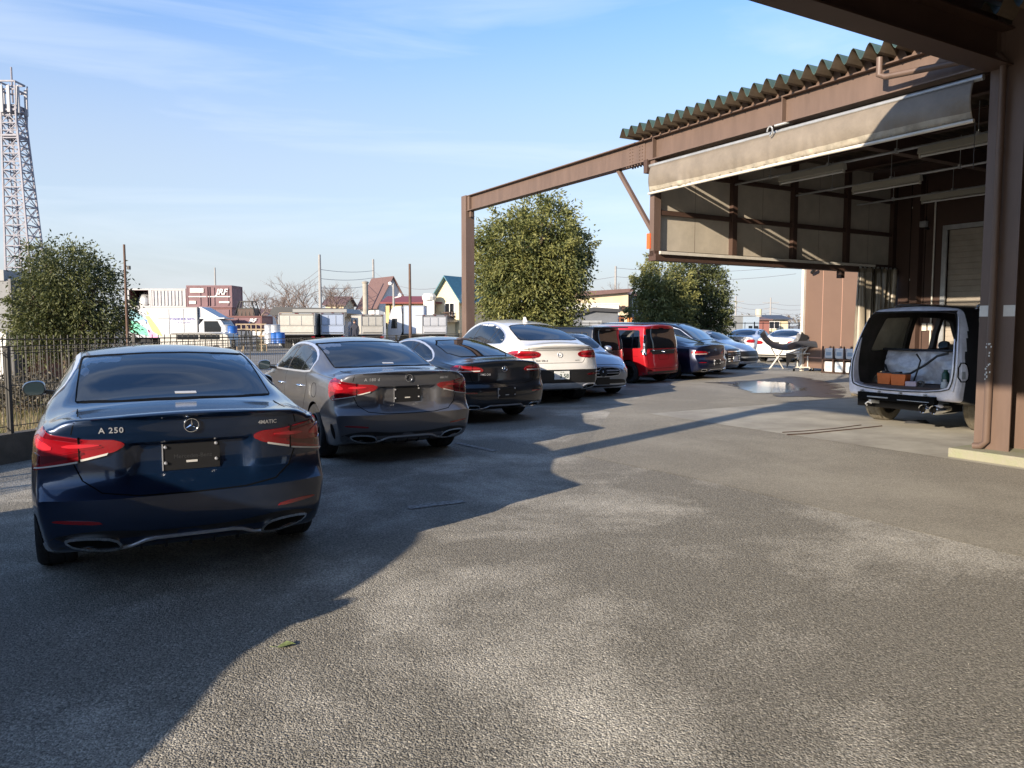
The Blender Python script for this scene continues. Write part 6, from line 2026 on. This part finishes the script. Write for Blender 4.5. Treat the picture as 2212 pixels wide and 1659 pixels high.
for body, size, cx, cz, bold in (('YOSHIOKA SEIYU', .215, .785, .62, .004), ('TEL 03-3920-6050', .11, .80, .50, .0)):
    V_, F2 = textmesh(body, size, bold)
    mb = MB(); mb.add([(L_*cx + a, -.012, .75+(zT-.75)*cz + b) for a, b in V_], F2); mb.build('lettering', [M('letter_violet', (.08,.06,.30), .5)], t, recalc=False)
mb = MB(); w0, w1 = L_+.08, x3-x
mb.prism(chaikin([(w0,.45),(w1+.35,.45),(w1+.35,1.05),(w1-.05,1.75),(w1-.25,1.98),(w0,1.98)], 1), 'y', .05, 1.85)
mb.prism([(w0,1.98),(w1-.1,1.98),(w0+.15,2.75),(w0,2.78)], 'y', .15, 1.75)
mb.box((w0+.0,.1,2.0),(w1+.05,1.8,2.08)); mb.build('cab', [WB], t)
mb = MB(); mb.prism([(w0+.35,1.15),(w0+.35,1.85),(w1-.38,1.85),(w1-.02,1.15)], 'y', .03, .05); mb.build('door_window', ['glass'], t)
mb = MB(); mb.prism([(w1+.31,1.08),(w1-.06,1.74),(w1-.03,1.76),(w1+.36,1.10)], 'y', .15, 1.75); mb.build('windscreen', ['glass'], t)
mb = MB(); mb.box((w1+.3,-.25,1.15),(w1+.42,-.1,1.6)); mb.bar((w1+.3,-.15,1.5),(w1,.06,1.6),.03); mb.build('side_mirror', ['black'], t)
mb = MB(); mb.box((.1,.2,.4),(w1,1.8,.73)); mb.build('chassis', ['dark'], t)
simple_wheels(t, [1.0, w1-.1], .2, 1.8)
# small pale parcel box roof in front of it
x, z = dep(345, 718, 40)
t = E('parcel_van', 'low cream and grey van roof in front of the printed lorry', 'van', (x, 40, 0))
mb = MB(); mb.prism(chaikin([(0,.3),(0,z),(3.3,z-.02),(3.6,1.0),(3.7,.3)], 1), 'y', 0, 1.5); mb.build('van_body', [WS], t, bevel=.03)
mb = MB(); mb.box((.9,-.015,.85),(2.0,.0,z-.12)); mb.box((2.1,-.015,.85),(3.1,.0,z-.12)); mb.build('side_window', ['glass'], t)
mb = MB(); mb.box((.6,-.02,z-.10),(3.2,.0,z-.05)); mb.build('drip_rail', ['grey'], t)
simple_wheels(t, [.7, 2.9], .1, 1.4, .28)

RC = M('railway_container', (.17,.085,.095), .6, var=.15, vscale=2); WL = M('container_white', (.42,.41,.41), .6, var=.12, vscale=3)
def container(px0, px1, ptop, pbot, Y, ln, label, mats, yaw=0.0, logo=0, open_=False, pale=False):
    a, z1 = dep(px0, ptop, Y); b, _ = dep(px1, ptop, Y); _, z0 = dep(px0, pbot, Y)
    w = b-a; hh = z1-z0
    t = E('freight_container', label, 'container', (a, Y, z0), yaw)
    mb = MB()
    if open_:
        for bx in (((0,0,0),(w,ln,.12)), ((0,0,hh-.12),(w,ln,hh)), ((0,.1,.12),(.08,ln,hh-.12)), ((w-.08,.1,.12),(w,ln,hh-.12)), ((.08,ln-.1,.12),(w-.08,ln,hh-.12))): mb.box(*bx)
    else: mb.box((0,0,0),(w,ln,hh))
    mb.build('container_wall', [mats[0]], t)
    mb = MB(); frame_box(mb, -.03, w+.03, -.03, ln+.03, 0, hh+.02, .12, 0); mb.build('corner_frame', [mats[1]], t)
    if not open_:
        n = int(w/.28)
        for k in range(n): 
            if pale or k % 4 == 3:
                mb = MB(); mb.box((.15+k*.28,-.06,.15),(.27+k*.28,-.0,hh-.15)); mb.build('rib', [mats[0]], t)
    if logo:
        V_, F2 = textmesh('JRF', hh*.38*logo, .012, .3)
        mb = MB(); mb.add([(w*.775 + p, -.10, hh*.70 + q) for p, q in V_], F2); mb.build('lettering', ['plate'], t, recalc=False)
    if logo == 1:
        mb = MB(); mb.box((.15,-.070,hh*.47),(w-.1,-.061,hh*.52)); mb.box((w*.08,-.070,hh*.68),(w*.38,-.061,hh*.88)); mb.box((w*.05,-.070,hh*.16),(w*.20,-.061,hh*.30)); mb.box((w*.72,-.070,hh*.20),(w*.95,-.061,hh*.28)); mb.build('marking_panel', ['wdirty'], t)
        mb = MB(); mb.box((w*.44,-.09,.1),(w*.47,-.03,hh-.1)); mb.box((w*.50,-.09,.1),(w*.515,-.03,hh-.1)); mb.build('door_bar', [mats[1]], t)
    return t, w, hh
RD = M('container_dark', (.14,.055,.05), .7)
YC = 62
container(403,500,617,664,YC,2.4,'upper maroon railway container with white JRF letters', (RC, RC), logo=1)
container(325,400,624,664,YC+.3,2.4,'pale ribbed container stacked left of the maroon one', (WL, WL), pale=True)
t, w, hh = container(276,323,624,664,YC+.3,2.4,'open pale container with a dark inside and grey sack', (RD, WL), open_=True)
mb = MB(); mb.lathe([(.7,0),(.75,.4),(.55,.9),(.2,1.15),(.001,1.2)], 14, 0, 'z', (w*.55,1.2,.12)); mb.build('cargo_sack', ['steelg'], t, smooth=60)
container(405,500,665,712,YC,2.4,'lower dark red container under the stacked one', (RC, RD))
container(480,565,683,715,YC-8,2.4,'low dark maroon container with small JRF letters behind the drums', (RC, RD), logo=.9)
container(276,400,665,740,YC+.3,2.4,'grey container under the pale stack behind the printed lorry', (WL, AL), pale=True)
# dark cage bin
x, z = dep(528, 652, 56); x2, z2 = dep(560, 683, 56)
t = E('cage_bin', 'dark tapering cage bin on the low maroon container', 'bin', ((x+x2)/2-.3, 56.0, z2+.0))
mb = MB()
for sx in (-1,1):
    for sy in (-1,1): mb.bar((sx*.75,sy*.6,0),(sx*.45,sy*.4,1.05),.07)
for zz, q in ((0,.75),(.55,.6),(1.05,.45)):
    for a, b in (((-q,-q*.8),(q,-q*.8)),((q,-q*.8),(q,q*.8)),((q,q*.8),(-q,q*.8)),((-q,q*.8),(-q,-q*.8))): mb.bar((*a,zz),(*b,zz),.06)
for k in range(5): mb.bar((-.6+.3*k,-.55,0),(-.36+.18*k,-.38,1.05),.03)
mb.box((-.65,-.5,0),(.65,.5,.5), 1)
mb.build('cage', ['fence', 'browni'], t)
# drums, tanks and racks before the containers
SI = M('drum_silver', (.55,.56,.58), .35, metal=.5)
def drum(px, ptop, pbot, Y, m, label, r=.30):
    x, z1 = dep(px, ptop, Y); _, z0 = dep(px, pbot, Y); z0 = max(0, z0); h = z1-z0
    t = E('drum', label, 'drum', (x, Y, z0), group='drums stacked in the far yard')
    mb = MB(); mb.lathe([(.001,0),(r,0),(r*1.03,.02),(r,.05),(r,h*.33),(r*1.04,h*.35),(r,h*.37),(r,h*.66),(r*1.04,h*.68),(r,h*.70),(r,h-.04),(r*1.03,h-.02),(r*.9,h),(.001,h)], 20, 0, 'z'); mb.build('drum_body', [m], t, smooth=40)
for px, a, b, m, lab in ((489,701,718,SI,'silver drum leftmost above the blue one'),(489,718,742,'blue','blue drum leftmost below the silver one'),(501,704,720,'blue','blue drum second from the left in the upper row'),(503,721,742,'blue','low blue drum left of the wooden trestle'),
                         (582,701,720,SI,'silver drum right of the pallets'),(582,720,742,SI,'lower silver drum right of the pallets'),(594,701,718,SI,'silver drum on top beside the cream lorry'),(594,718,742,'blue','bright blue drum beside the cream lorry'),(604,718,742,'blue','blue drum touching the cream lorry')):
    drum(px, a, b, 46, m, lab)
x, z = dep(510, 700, 47); x2, z2 = dep(575, 738, 47)
t = E('pallet_rack', 'pale timber pallets and frames between the drums', 'rack', (x, 47, 0))
mb = MB(); w = x2-x
for k in range(7): mb.box((k*w/6-.03,0,0),(k*w/6+.03,.06,z))
for zz in (.4,.9,1.3,z-.05): mb.box((-.03,-.02,zz),(w+.03,.0,zz+.07))
mb.bar((.3,.2,0),(.6,.2,z),.06); mb.bar((.9,.2,0),(.6,.2,z),.06)
for k in range(4): mb.box((w*.6,.1,.15+k*.35),(w*.9,.9,.25+k*.35))
mb.build('timber_frame', [M('old_timber', (.33,.25,.16), .8, var=.2)], t)
mb = MB(); mb.box((w*.62,.15,.0),(w*.85,.8,.75)); mb.build('yellow_tank', [M('cream_tank', (.62,.55,.33), .5)], t)

# ================================================================= buildings
def house(px0, px1, peave, pridge, Y, depth, label, wall, roof, gable_front=True, yaw=0.0, over=.35, win=(), name='house', cat='house', rt=.12, extra=None):
    a, ze = dep(px0, peave, Y); b, _ = dep(px1, peave, Y); _, zr = dep((px0+px1)/2, pridge, Y)
    w = b-a
    t = E(name, label, cat, (a, Y, 0), yaw)
    mb = MB()
    if gable_front: mb.prism([(0,0),(w,0),(w,ze),(w/2,zr),(0,ze)], 'y', 0, depth)
    else: mb.prism([(0,0),(depth,0),(depth,ze),(depth/2,zr),(0,ze)], 'x', 0, w)
    mb.build('wall', [wall], t)
    mb = MB()
    if gable_front:
        s = (zr-ze)/(w/2)
        for q in (0, 1):
            e = -over if q == 0 else w+over
            ez = ze - over*s
            pts = [(e,ez+.02),(w/2,zr+.02),(w/2,zr+rt+.02),(e,ez+rt+.02)]
            mb.prism(pts, 'y', -over, depth+over)
    else:
        s = (zr-ze)/(depth/2)
        for q in (0, 1):
            e = -over if q == 0 else depth+over
            ez = ze-over*s
            mb.prism([(e,ez+.02),(depth/2,zr+.02),(depth/2,zr+rt+.02),(e,ez+rt+.02)], 'x', -over, w+over)
    mb.build('roof', [roof], t)
    for (wx, wz, ww, wh) in win:
        wx, wz = wx*w, wz*ze
        mb = MB(); mb.box((wx-ww/2-.06,-.05,wz-wh/2-.06),(wx+ww/2+.06,-.0,wz+wh/2+.06)); f_ = mb.build('window', ['white'], t)
        mb = MB(); mb.box((wx-ww/2,-.06,wz-wh/2),(wx-.03,-.05,wz+wh/2)); mb.box((wx+.03,-.06,wz-wh/2),(wx+ww/2,-.05,wz+wh/2)); mb.build('pane', ['glass'], f_)
    return t, w, ze, zr
CW = M('white_siding', (.60,.60,.60), .7, var=.08, bump=.2, bscale=8); RB = M('brown_roof_tile', (.145,.085,.075), .7, var=.1)
YL = M('yellow_render', (.60,.45,.22), .8, var=.06); YP = M('pale_yellow_render', (.66,.56,.35), .8, var=.05)
RR = M('red_roof', (.22,.05,.045), .6, var=.1); TQ = M('turquoise_roof', (.06,.17,.21), .5, var=.15)
CRM = M('cream_cladding', (.60,.48,.32), .8, var=.12, vscale=.8); GS = M('grey_slate_cladding', (.13,.14,.155), .7, var=.15, vscale=1)
SH = M('pale_shed_cladding', (.45,.46,.46), .7, var=.06)
# white house: tall brown roof
t, w, ze, zr = house(818,884,655,598,90,5.2,'white house with steep brown roof', CW, RB, True, .62, .4, [(.35,.80,.9,.8),(.62,.80,.9,.8)])
mb = MB(); mb.box((w*.78,-.55,ze*.72),(w*.98,-.05,ze*.90)); mb.build('air_conditioner', ['white'], t)
x, z = dep(789, 612, 86); t = E('flue', 'pale round flue pipe left of the white house', 'flue', (x, 86, 0)); mb = MB(); mb.tube([(0,0,0),(0,0,z)], .30, 14); mb.lathe([(.36,z),(.40,z+.15),(.001,z+.3)], 14, 0, 'z'); mb.build('flue_pipe', ['conc'], t, smooth=50)
# yellow low building with red roof
t, w, ze, zr = house(833,952,655,640,66,7,'low yellow building with dark red roof', YL, RR, False, 0, .4, [(.16,.62,.8,.9),(.55,.65,.9,.9),(.8,.62,.7,.8)], name='low_building', cat='building')
mb = MB()
for q in (.08,.30,.50,.68,.90): mb.tube([(w*q,-.08,0),(w*q,-.08,ze-.1)], .05, 6)
mb.build('drain_pipe', ['browni'], t)
x, z = dep(925, 648, 64); mb = MB(); q = x - t.location.x
mb.box((q-.45,-1.6,0),(q+.45,-.8,z)); mb.lathe([(.55,0),(.62,.3),(.45,.55),(.001,.6)], 14, 0, 'z', (q,-1.2,z)); mb.build('vent_duct', ['wdirty'], t)
# pale yellow house with turquoise roof
t, w, ze, zr = house(940,1003,642,600,66,6,'pale yellow house with turquoise tiled roof', YP, TQ, True, -.55, .45, [(.62,.74,.9,.95)])
mb = MB(); mb.box((w*.42,-.35,ze*.58),(w*.84,-.02,ze*.60))
for k in range(11): mb.box((w*.42+k*w*.041,-.35,ze*.60),(w*.42+k*w*.041+.03,-.32,ze*.66))
mb.box((w*.42,-.36,ze*.66),(w*.84,-.31,ze*.68)); mb.build('balcony_rail', ['browni'], t)
x0, z0 = dep(940, 690, 61); mb = MB(); q = x0-t.location.x
mb.prism([(q-.3,z0-.2),(q+.9,z0+.5),(q+2.1,z0-.2)], 'y', -2.0, -.1); mb.build('porch_roof', ['grey'], t)
mb = MB(); mb.box((q+.2,-1.8,0),(q+1.7,-.1,z0-.2)); mb.build('porch_wall', [YP], t)
mb = MB(); mb.lathe([(.001,.0),(.3,.04),(.34,.10)], 16, 0, 'y', (w*1.05,.5,ze*1.0)); mb.build('satellite_dish', ['white'], t, smooth=50)
# long low shed
x0, zs0 = dep(592, 668, 60); x1, zs1 = dep(742, 674, 60)
t = E('long_shed', 'long low shed with grey eaves behind the white lorries', 'shed', (x0, 60, 0))
w = x1-x0; zz = zs1+.1
mb = MB(); mb.box((.2,.3,0),(w-.2,6,zz-.1)); mb.build('wall', [SH], t)
mb = MB(); mb.prism([(-.3,zz-.35),(-.3,zz+.0),(0,zz+.30),(w,zz+.18),(w+.3,zz-.2),(w+.2,zz-.5)], 'y', 0, 6.3); mb.build('roof', ['grey', 'grey'], t)
mb = MB(); mb.box((.4,-.02,zz-.9),(w*.26,.28,zz-.15)); mb.build('cream_gable', [CRM], t)
mb = MB(); mb.box((w*.27,-.05,zz-.12),(w+.25,.0,zz+.12)); mb.build('fascia', [M('grey_fascia', (.25,.25,.24), .6)], t)
house(703,742,658,640,120,8,'distant house with brown hip roof behind the long shed', CRM, RB, False, 0, .5, [])
house(545,575,680,668,110,6,'small far white house among the leafless trees', CW, RB, False, 0, .4, [])
# cream building right of the big tree
x0, z0 = dep(1225, 628, 60); x1, _ = dep(1372, 628, 60)
t = E('cream_building', 'cream building with brown flat roof right of the big tree', 'building', (x0, 60, 0)); w = x1-x0
mb = MB(); mb.box((0,0,0),(w*.90,8,z0-.2)); mb.build('wall', [CRM], t)
mb = MB(); mb.prism([(-.3,z0-.55),(-.3,z0-.15),(w*.93,z0+.15),(w,z0+.05),(w*.93,z0-.12)], 'y', -.4, 8.3); mb.build('roof', [RB], t)
mb = MB(); mb.box((w*.66,-.03,.6),(w*.84,.0,z0-1.9)); mb.build('doorway', ['dark'], t)
mb = MB(); mb.box((w*.66,-.1,1.2),(w*.82,-.03,1.9)); mb.build('orange_panel', ['rust'], t)
mb = MB(); mb.bar((0,-.3,z0-.9),(w*.65,-.3,z0-2.1),.08); mb.build('stay_rod', ['browni'], t)
for q in (.60,.72,.80):
    mb = MB(); mb.box((w*q,-.4,z0-1.3-.2*q),(w*q+.25,-.05,z0-1.0-.2*q)); mb.build('wall_lamp', ['browni'], t)
t, w, ze, zr = house(1366,1400,640,632,64,6,'narrow grey house behind the yellow green tree', M('grey_render', (.34,.34,.36), .8), RB, False, 0, .2, [(.3,.80,.7,.7),(.7,.80,.7,.7)])
# dark slate workshop
x0, z0 = dep(1195, 672, 45); x1, _ = dep(1335, 672, 45)
t = E('slate_shed', 'dark grey slate shed with one dark window behind the white car', 'shed', (x0, 45, 0)); w = x1-x0
mb = MB(); mb.prism([(0,0),(w,0),(w,z0),(w*.65,z0+.02),(0,z0-.55)], 'y', 0, 5); mb.build('wall', [GS], t)
mb = MB(); mb.prism([(-.2,z0-.75),(-.2,z0-.55),(w*.62,z0+.22),(w+.1,z0+.12),(w+.1,z0-.08),(w*.62,z0)], 'y', -.2, 5.2); mb.build('roof', ['grey'], t)
mb = MB(); mb.box((w*.42,-.04,.7),(w*.86,.0,z0-1.05)); f_ = mb.build('window', ['wdirty'], t)
mb = MB(); mb.box((w*.46,-.05,.8),(w*.66,-.04,z0-1.15)); mb.build('pane', ['dark'], f_)
mb = MB(); mb.box((w*.45,-.03,z0-.8),(w*.75,0,z0-.55)); mb.build('vent', ['steelg'], t)
x0, z0 = dep(1232, 655, 50); x1, _ = dep(1337, 655, 50)
t = E('white_tent', 'pale white tarpaulin roofed store above the slate shed', 'tent', (x0, 50, 0)); w = x1-x0
mb = MB(); mb.box((0,0,0),(w,4,z0)); mb.build('cover', ['wdirty'], t)
mb = MB(); mb.tube([(w*.26,-.3,z0-.8),(w*.28,-.3,z0-.55),(w*.33,-.3,z0-.6),(w*.36,-.3,z0-.95)], .04, 6); mb.build('hook', ['steelg'], t)
mb = MB(); mb.box((-.02,-.03,z0-.1),(w+.05,4.1,z0+.02)); mb.build('eaves', ['hem'], t)
# rust coloured steel rack and orange stakes
x0, z0 = dep(1338, 688, 42)
t = E('steel_rack', 'rusty red steel rack left of the orange stakes', 'rack', (x0, 42, 0))
mb = MB()
for q in (0,.45,.95,1.3): mb.box((q,0,0),(q+.06,.06,z0+.1))
for zz in (.6,1.2,z0,): mb.box((0,-.02,zz),(1.36,.5,zz+.06))
mb.build('rack_frame', ['rust'], t)
mb = MB(); mb.box((.1,.05,.66),(.4,.4,.95)); mb.box((.6,.05,.66),(.9,.4,1.0)); mb.box((.5,.05,1.26),(.8,.4,1.5)); mb.build('stored_part', ['wdirty'], t)
OR_ = M('orange_stake', (.58,.23,.07), .6)
st = None
names = ('leftmost orange stake by the rusty rack','second orange stake from the left','third orange stake, standing alone','fourth orange stake before the yellow green tree','fifth orange stake, left of a close pair','sixth orange stake, right of a close pair','rightmost pale orange stake')
for i, px in enumerate((1357,1364,1380,1401,1425,1432,1467)):
    x, z = dep(px, 689, 40)
    if st is None:
        mb = MB(); mb.box((-.05,-.05,0),(.05,.05,1.92)); mb.prism([(-.05,1.92),(.05,1.92),(.0,1.97)], 'y', -.05, .05); st = mb.build('marker_stake', [OR_], None); q = st
    else:
        q = st.copy(); COL.objects.link(q)
    tag(q, names[i], 'stake', 'orange stakes beyond the fence'); q.location = (x, 40, 0)
# grey hut with a blue door end
x0, z0 = dep(1540, 683, 44); x1, _ = dep(1605, 683, 44); x2, _ = dep(1640, 684, 44)
t = E('grey_hut', 'long grey hut with pale blue end and twin small windows', 'hut', (x0, 44, 0)); w = x1-x0; w2 = x2-x0
mb = MB(); mb.box((0,0,0),(w,3,z0)); mb.build('wall', [M('hut_grey', (.20,.21,.21), .7, var=.08)], t)
mb = MB(); mb.box((w,-.02,0),(w2,3.02,z0-.02)); mb.build('end_wall', [M('hut_blue', (.30,.36,.42), .6)], t)
mb = MB(); mb.box((-.05,-.06,z0),(w2+.1,3.1,z0+.06)); mb.build('roof', ['steelg'], t)
for q in (.35,.72):
    mb = MB(); mb.box((w+(w2-w)*q,-.05,z0-.95),(w+(w2-w)*q+.2,-.02,z0-.55)); mb.build('window', ['glass'], t)
t, w, ze, zr = house(1660,1702,690,682,95,8,'tan house with dark roof past the white cars', YP, M('slate_roof', (.06,.065,.08), .6), False, 0, .5, [(.3,.7,1.2,.8)])
t, w, ze, zr = house(1640,1662,692,686,85,8,'small brick red shed beside the tan house', M('brick_red', (.25,.10,.08), .8), RB, False, 0, .3, [])
x, z = dep(1652, 668, 90); mb = MB(); mb.tube([(x-.7,90,0),(x-.7,90,z)], .35, 12); tag(mb.build('flue', [YP], smooth=60), 'cream flue rising beside the far crossarm pole', 'flue')
# left edge: grey cabin end with rusty strip
x0, z0 = dep(-70, 583, 21.5); x1, _ = dep(17, 583, 21.5)
t = E('metal_cabin', 'grey metal cabin end with orange stripe at the left edge', 'cabin', (x0, 21.5, 0)); w = x1-x0
mb = MB(); mb.box((0,0,0),(w,3,z0-.3)); mb.build('wall', [M('cabin_grey', (.17,.175,.18), .6, var=.15)], t)
mb = MB(); mb.box((w+.0,-.02,0),(w+.07,3,z0-.25)); mb.build('corner_post', ['grey'], t)
mb = MB(); mb.box((0,-.04,z0-.3),(w-.1,3.05,z0)); mb.build('roof_edge', [M('cabin_edge', (.28,.28,.28), .6)], t)
mb = MB(); mb.box((w+.12,.5,0),(w+.34,3,z0-.75)); mb.build('rusty_panel', ['rust'], t)
mb = MB(); mb.box((w*.62,-.06,0),(w*.9,-.0,1.4)); mb.build('white_door', ['wdirty'], t)
# lower white cladding strip seen through the fence
# person in the truck yard
x, z = dep(766, 692, 50)
t = None
def person(x, y, h, label):
    root = E('person', label, 'person', (x, y, 0))
    me = bpy.data.meshes.new('body'); s = h/1.7
    J = [(0,0,.95),(0,0,1.15),(0,0,1.38),(0,0,1.50),(0,-.01,1.62),(.10,0,.90),(.12,.0,.50),(.12,0,.06),(.13,-.12,.03),(-.10,0,.90),(-.13,.04,.50),(-.14,.06,.06),(-.15,-.06,.03),
         (.19,0,1.36),(.24,.0,1.10),(.22,-.12,.90),(.21,-.17,.82),(-.19,0,1.36),(-.25,.02,1.10),(-.24,-.06,.88),(-.24,-.09,.80)]
    Eg = [(0,1),(1,2),(2,3),(3,4),(0,5),(5,6),(6,7),(7,8),(0,9),(9,10),(10,11),(11,12),(2,13),(13,14),(14,15),(15,16),(2,17),(17,18),(18,19),(19,20)]
    rad = [.15,.14,.15,.06,.10,.10,.07,.045,.05,.10,.07,.045,.05,.07,.05,.035,.04,.07,.05,.035,.04]
    me.from_pydata([tuple(c*s for c in j) for j in J], Eg, [])
    o = bpy.data.objects.new('body', me); COL.objects.link(o); o.parent = root
    sk = o.modifiers.new('s', 'SKIN')
    for i, r in enumerate(rad): me.skin_vertices[0].data[i].radius = (r*s, r*s*.8)
    me.skin_vertices[0].data[0].use_root = True
    o.modifiers.new('u', 'SUBSURF').levels = 1
    me.materials.append(M('dark_workwear', (.02,.022,.035), .8))
    mb = MB(); mb.lathe([(.001,.12),(.08,.10),(.105,.02),(.10,-.02),(.14,-.03),(.001,-.03)], 14, 0, 'z', (0,-.01*s,1.66*s)); mb.build('cap', ['black'], root, smooth=50)
    mb = MB(); mb.lathe([(.001,-.10),(.06,-.08),(.085,0),(.07,.06),(.001,.08)], 12, 0, 'z', (0,-.03*s,1.60*s)); mb.build('face', [M('skin_tone', (.42,.25,.18), .6)], root, smooth=50)
me_ok = True
person(x, 50, z*1.0, 'person in dark clothes and cap standing between two lorries')

# ================================================================= small stuff
# dry grass and low bushes on the verge
def tufts(name, n, area, h, m, seed, label):
    rs = np.random.RandomState(seed); vs, fs = [], []
    (x0, y0), (dx, dy), w = area
    L = math.hypot(dx, dy); ux, uy = dx/L, dy/L
    for k in range(n):
        a = rs.uniform(0, 1); b = rs.uniform(0, w)
        if math.sin(a*31+b*3) + math.sin(a*13) < rs.uniform(-1.6, .6): continue
        bx, by = x0+dx*a - uy*b, y0+dy*a + ux*b
        for q in range(7):
            an = rs.uniform(0, 6.28); l = h*rs.uniform(.4, 1.2); ln = rs.uniform(.1, .6)
            px_, py_ = bx+rs.normal()*.05, by+rs.normal()*.05
            o = len(vs); c, s = math.cos(an), math.sin(an)
            vs += [(px_-s*.005, py_+c*.005, 0), (px_+s*.005, py_-c*.005, 0), (px_+c*l*ln, py_+s*l*ln, l)]
            fs.append((o, o+1, o+2))
    me = bpy.data.meshes.new(name); me.from_pydata(vs, [], fs); me.materials.append(m)
    o = bpy.data.objects.new(name, me); COL.objects.link(o); o['kind'] = 'stuff'; o['label'] = label; o['category'] = 'grass'
tufts('grass', 9000, ((-10,-2), (6.5,20), 7), .16, leaf_mat('grass_green', (.07,.10,.02), (.22,.27,.06)), 1, 'green grass growing along the fence')
tufts('dry_grass', 9000, ((-9.6,0), (5.5,17), 6), .22, leaf_mat('grass_dry', (.18,.13,.07), (.40,.32,.18)), 2, 'dry brown grass and weeds behind the fence')
def bush(x, y, r, h, m, label, seed):
    tree('low_bush', label, x, y, [(0,0,h*.5,r,r,h*.5),(r*.4,.1,h*.4,r*.7,r*.7,h*.4)], r*.5, 1800, .07, m, seed, trunk_h=.2, tr=.02, sprigs=10)
LMB = leaf_mat('bush_brown', (.05,.045,.03), (.17,.14,.09))
for i, (px, py, lab) in enumerate(((20,905,'brown leafy bush at the left edge behind the kerb wall'), (75,890,'brown bush behind the wing mirror of the blue car'))):
    x, y = gnd(px, py)
    bush(x, y, .75, .62, LMB, lab, i+21)
# far off wood that reads as one low band
rs = np.random.RandomState(12); vs, fs = [], []
for k in range(900):
    cx_ = rs.uniform(-330, 230); cy_ = rs.uniform(190, 260); hh_ = 2.2 + 2.2*abs(math.sin(cx_*.045)) + rs.uniform(0, 1.8)
    for q in range(22):
        c = np.array([cx_ + rs.normal()*2.2, cy_ + rs.normal()*1.5, rs.uniform(.2, 1.0)*hh_])
        a, b = rs.normal(size=3), rs.normal(size=3); o_ = len(vs); s_ = rs.uniform(.3, .9)
        vs += [tuple(c), tuple(c + a*s_*.6), tuple(c + a*s_*.3 + b*s_*.5)]
        fs.append((o_, o_+1, o_+2))
me = bpy.data.meshes.new('far_wood'); me.from_pydata(vs, [], fs); me.materials.append(M('winter_wood', (.12,.105,.085), .9, var=.3, vscale=.05))
o = bpy.data.objects.new('far_wood', me); COL.objects.link(o); o['kind'] = 'stuff'; o['label'] = 'low grey brown winter wood along the horizon'; o['category'] = 'wood'
# fallen leaf
x, y = gnd(617, 1397)
mb = MB()
lf = [(-.045,0),(-.02,.022),(.01,.026),(.03,.012),(.05,.0),(.03,-.014),(.0,-.026),(-.025,-.018)]
mb.add([(a, b, .004+.010*abs(b)/.026+.006*math.sin(a*60)) for a, b in lf] + [(-.045,0,.006),(.0,0,.004),(.05,0,.010)], [(0,1,2,9),(9,2,3,4),(4,5,6,9),(9,6,7,0)])
mb.tube([(-.045,0,.006),(-.075,.008,.008)], .0015, 5)
o = tag(mb.build('fallen_leaf', [M('leaf_green_yellow', (.16,.20,.08), .5, var=.4, vscale=30)]), 'single curled green leaf lying on the shaded asphalt', 'leaf')
o.location = (x, y, .002); o.rotation_euler = (0, 0, .4); o.scale = (1.0, 1.0, 1.0)
# grit on the asphalt
rs = np.random.RandomState(4); vs, fs = [], []
for k in range(700):
    Y = rs.uniform(1.9, 12)**1.0; X = rs.uniform(-.75, .72)*Y
    r = rs.uniform(.0015, .0045)
    c = np.array([X, Y, r*.4]); o = len(vs)
    for d in ((1,0,0),(-.6,.8,0),(-.5,-.9,0),(0,0,1)): vs.append(tuple(c + r*np.array(d)*rs.uniform(.6,1.4)))
    fs += [(o,o+1,o+3),(o+1,o+2,o+3),(o+2,o,o+3)]
me = bpy.data.meshes.new('grit'); me.from_pydata(vs, [], fs); me.materials.append(M('pale_grit', (.5,.47,.4), .9))
o = bpy.data.objects.new('grit', me); COL.objects.link(o); o['kind'] = 'stuff'; o['label'] = 'tiny pale stones scattered on the asphalt'; o['category'] = 'grit'
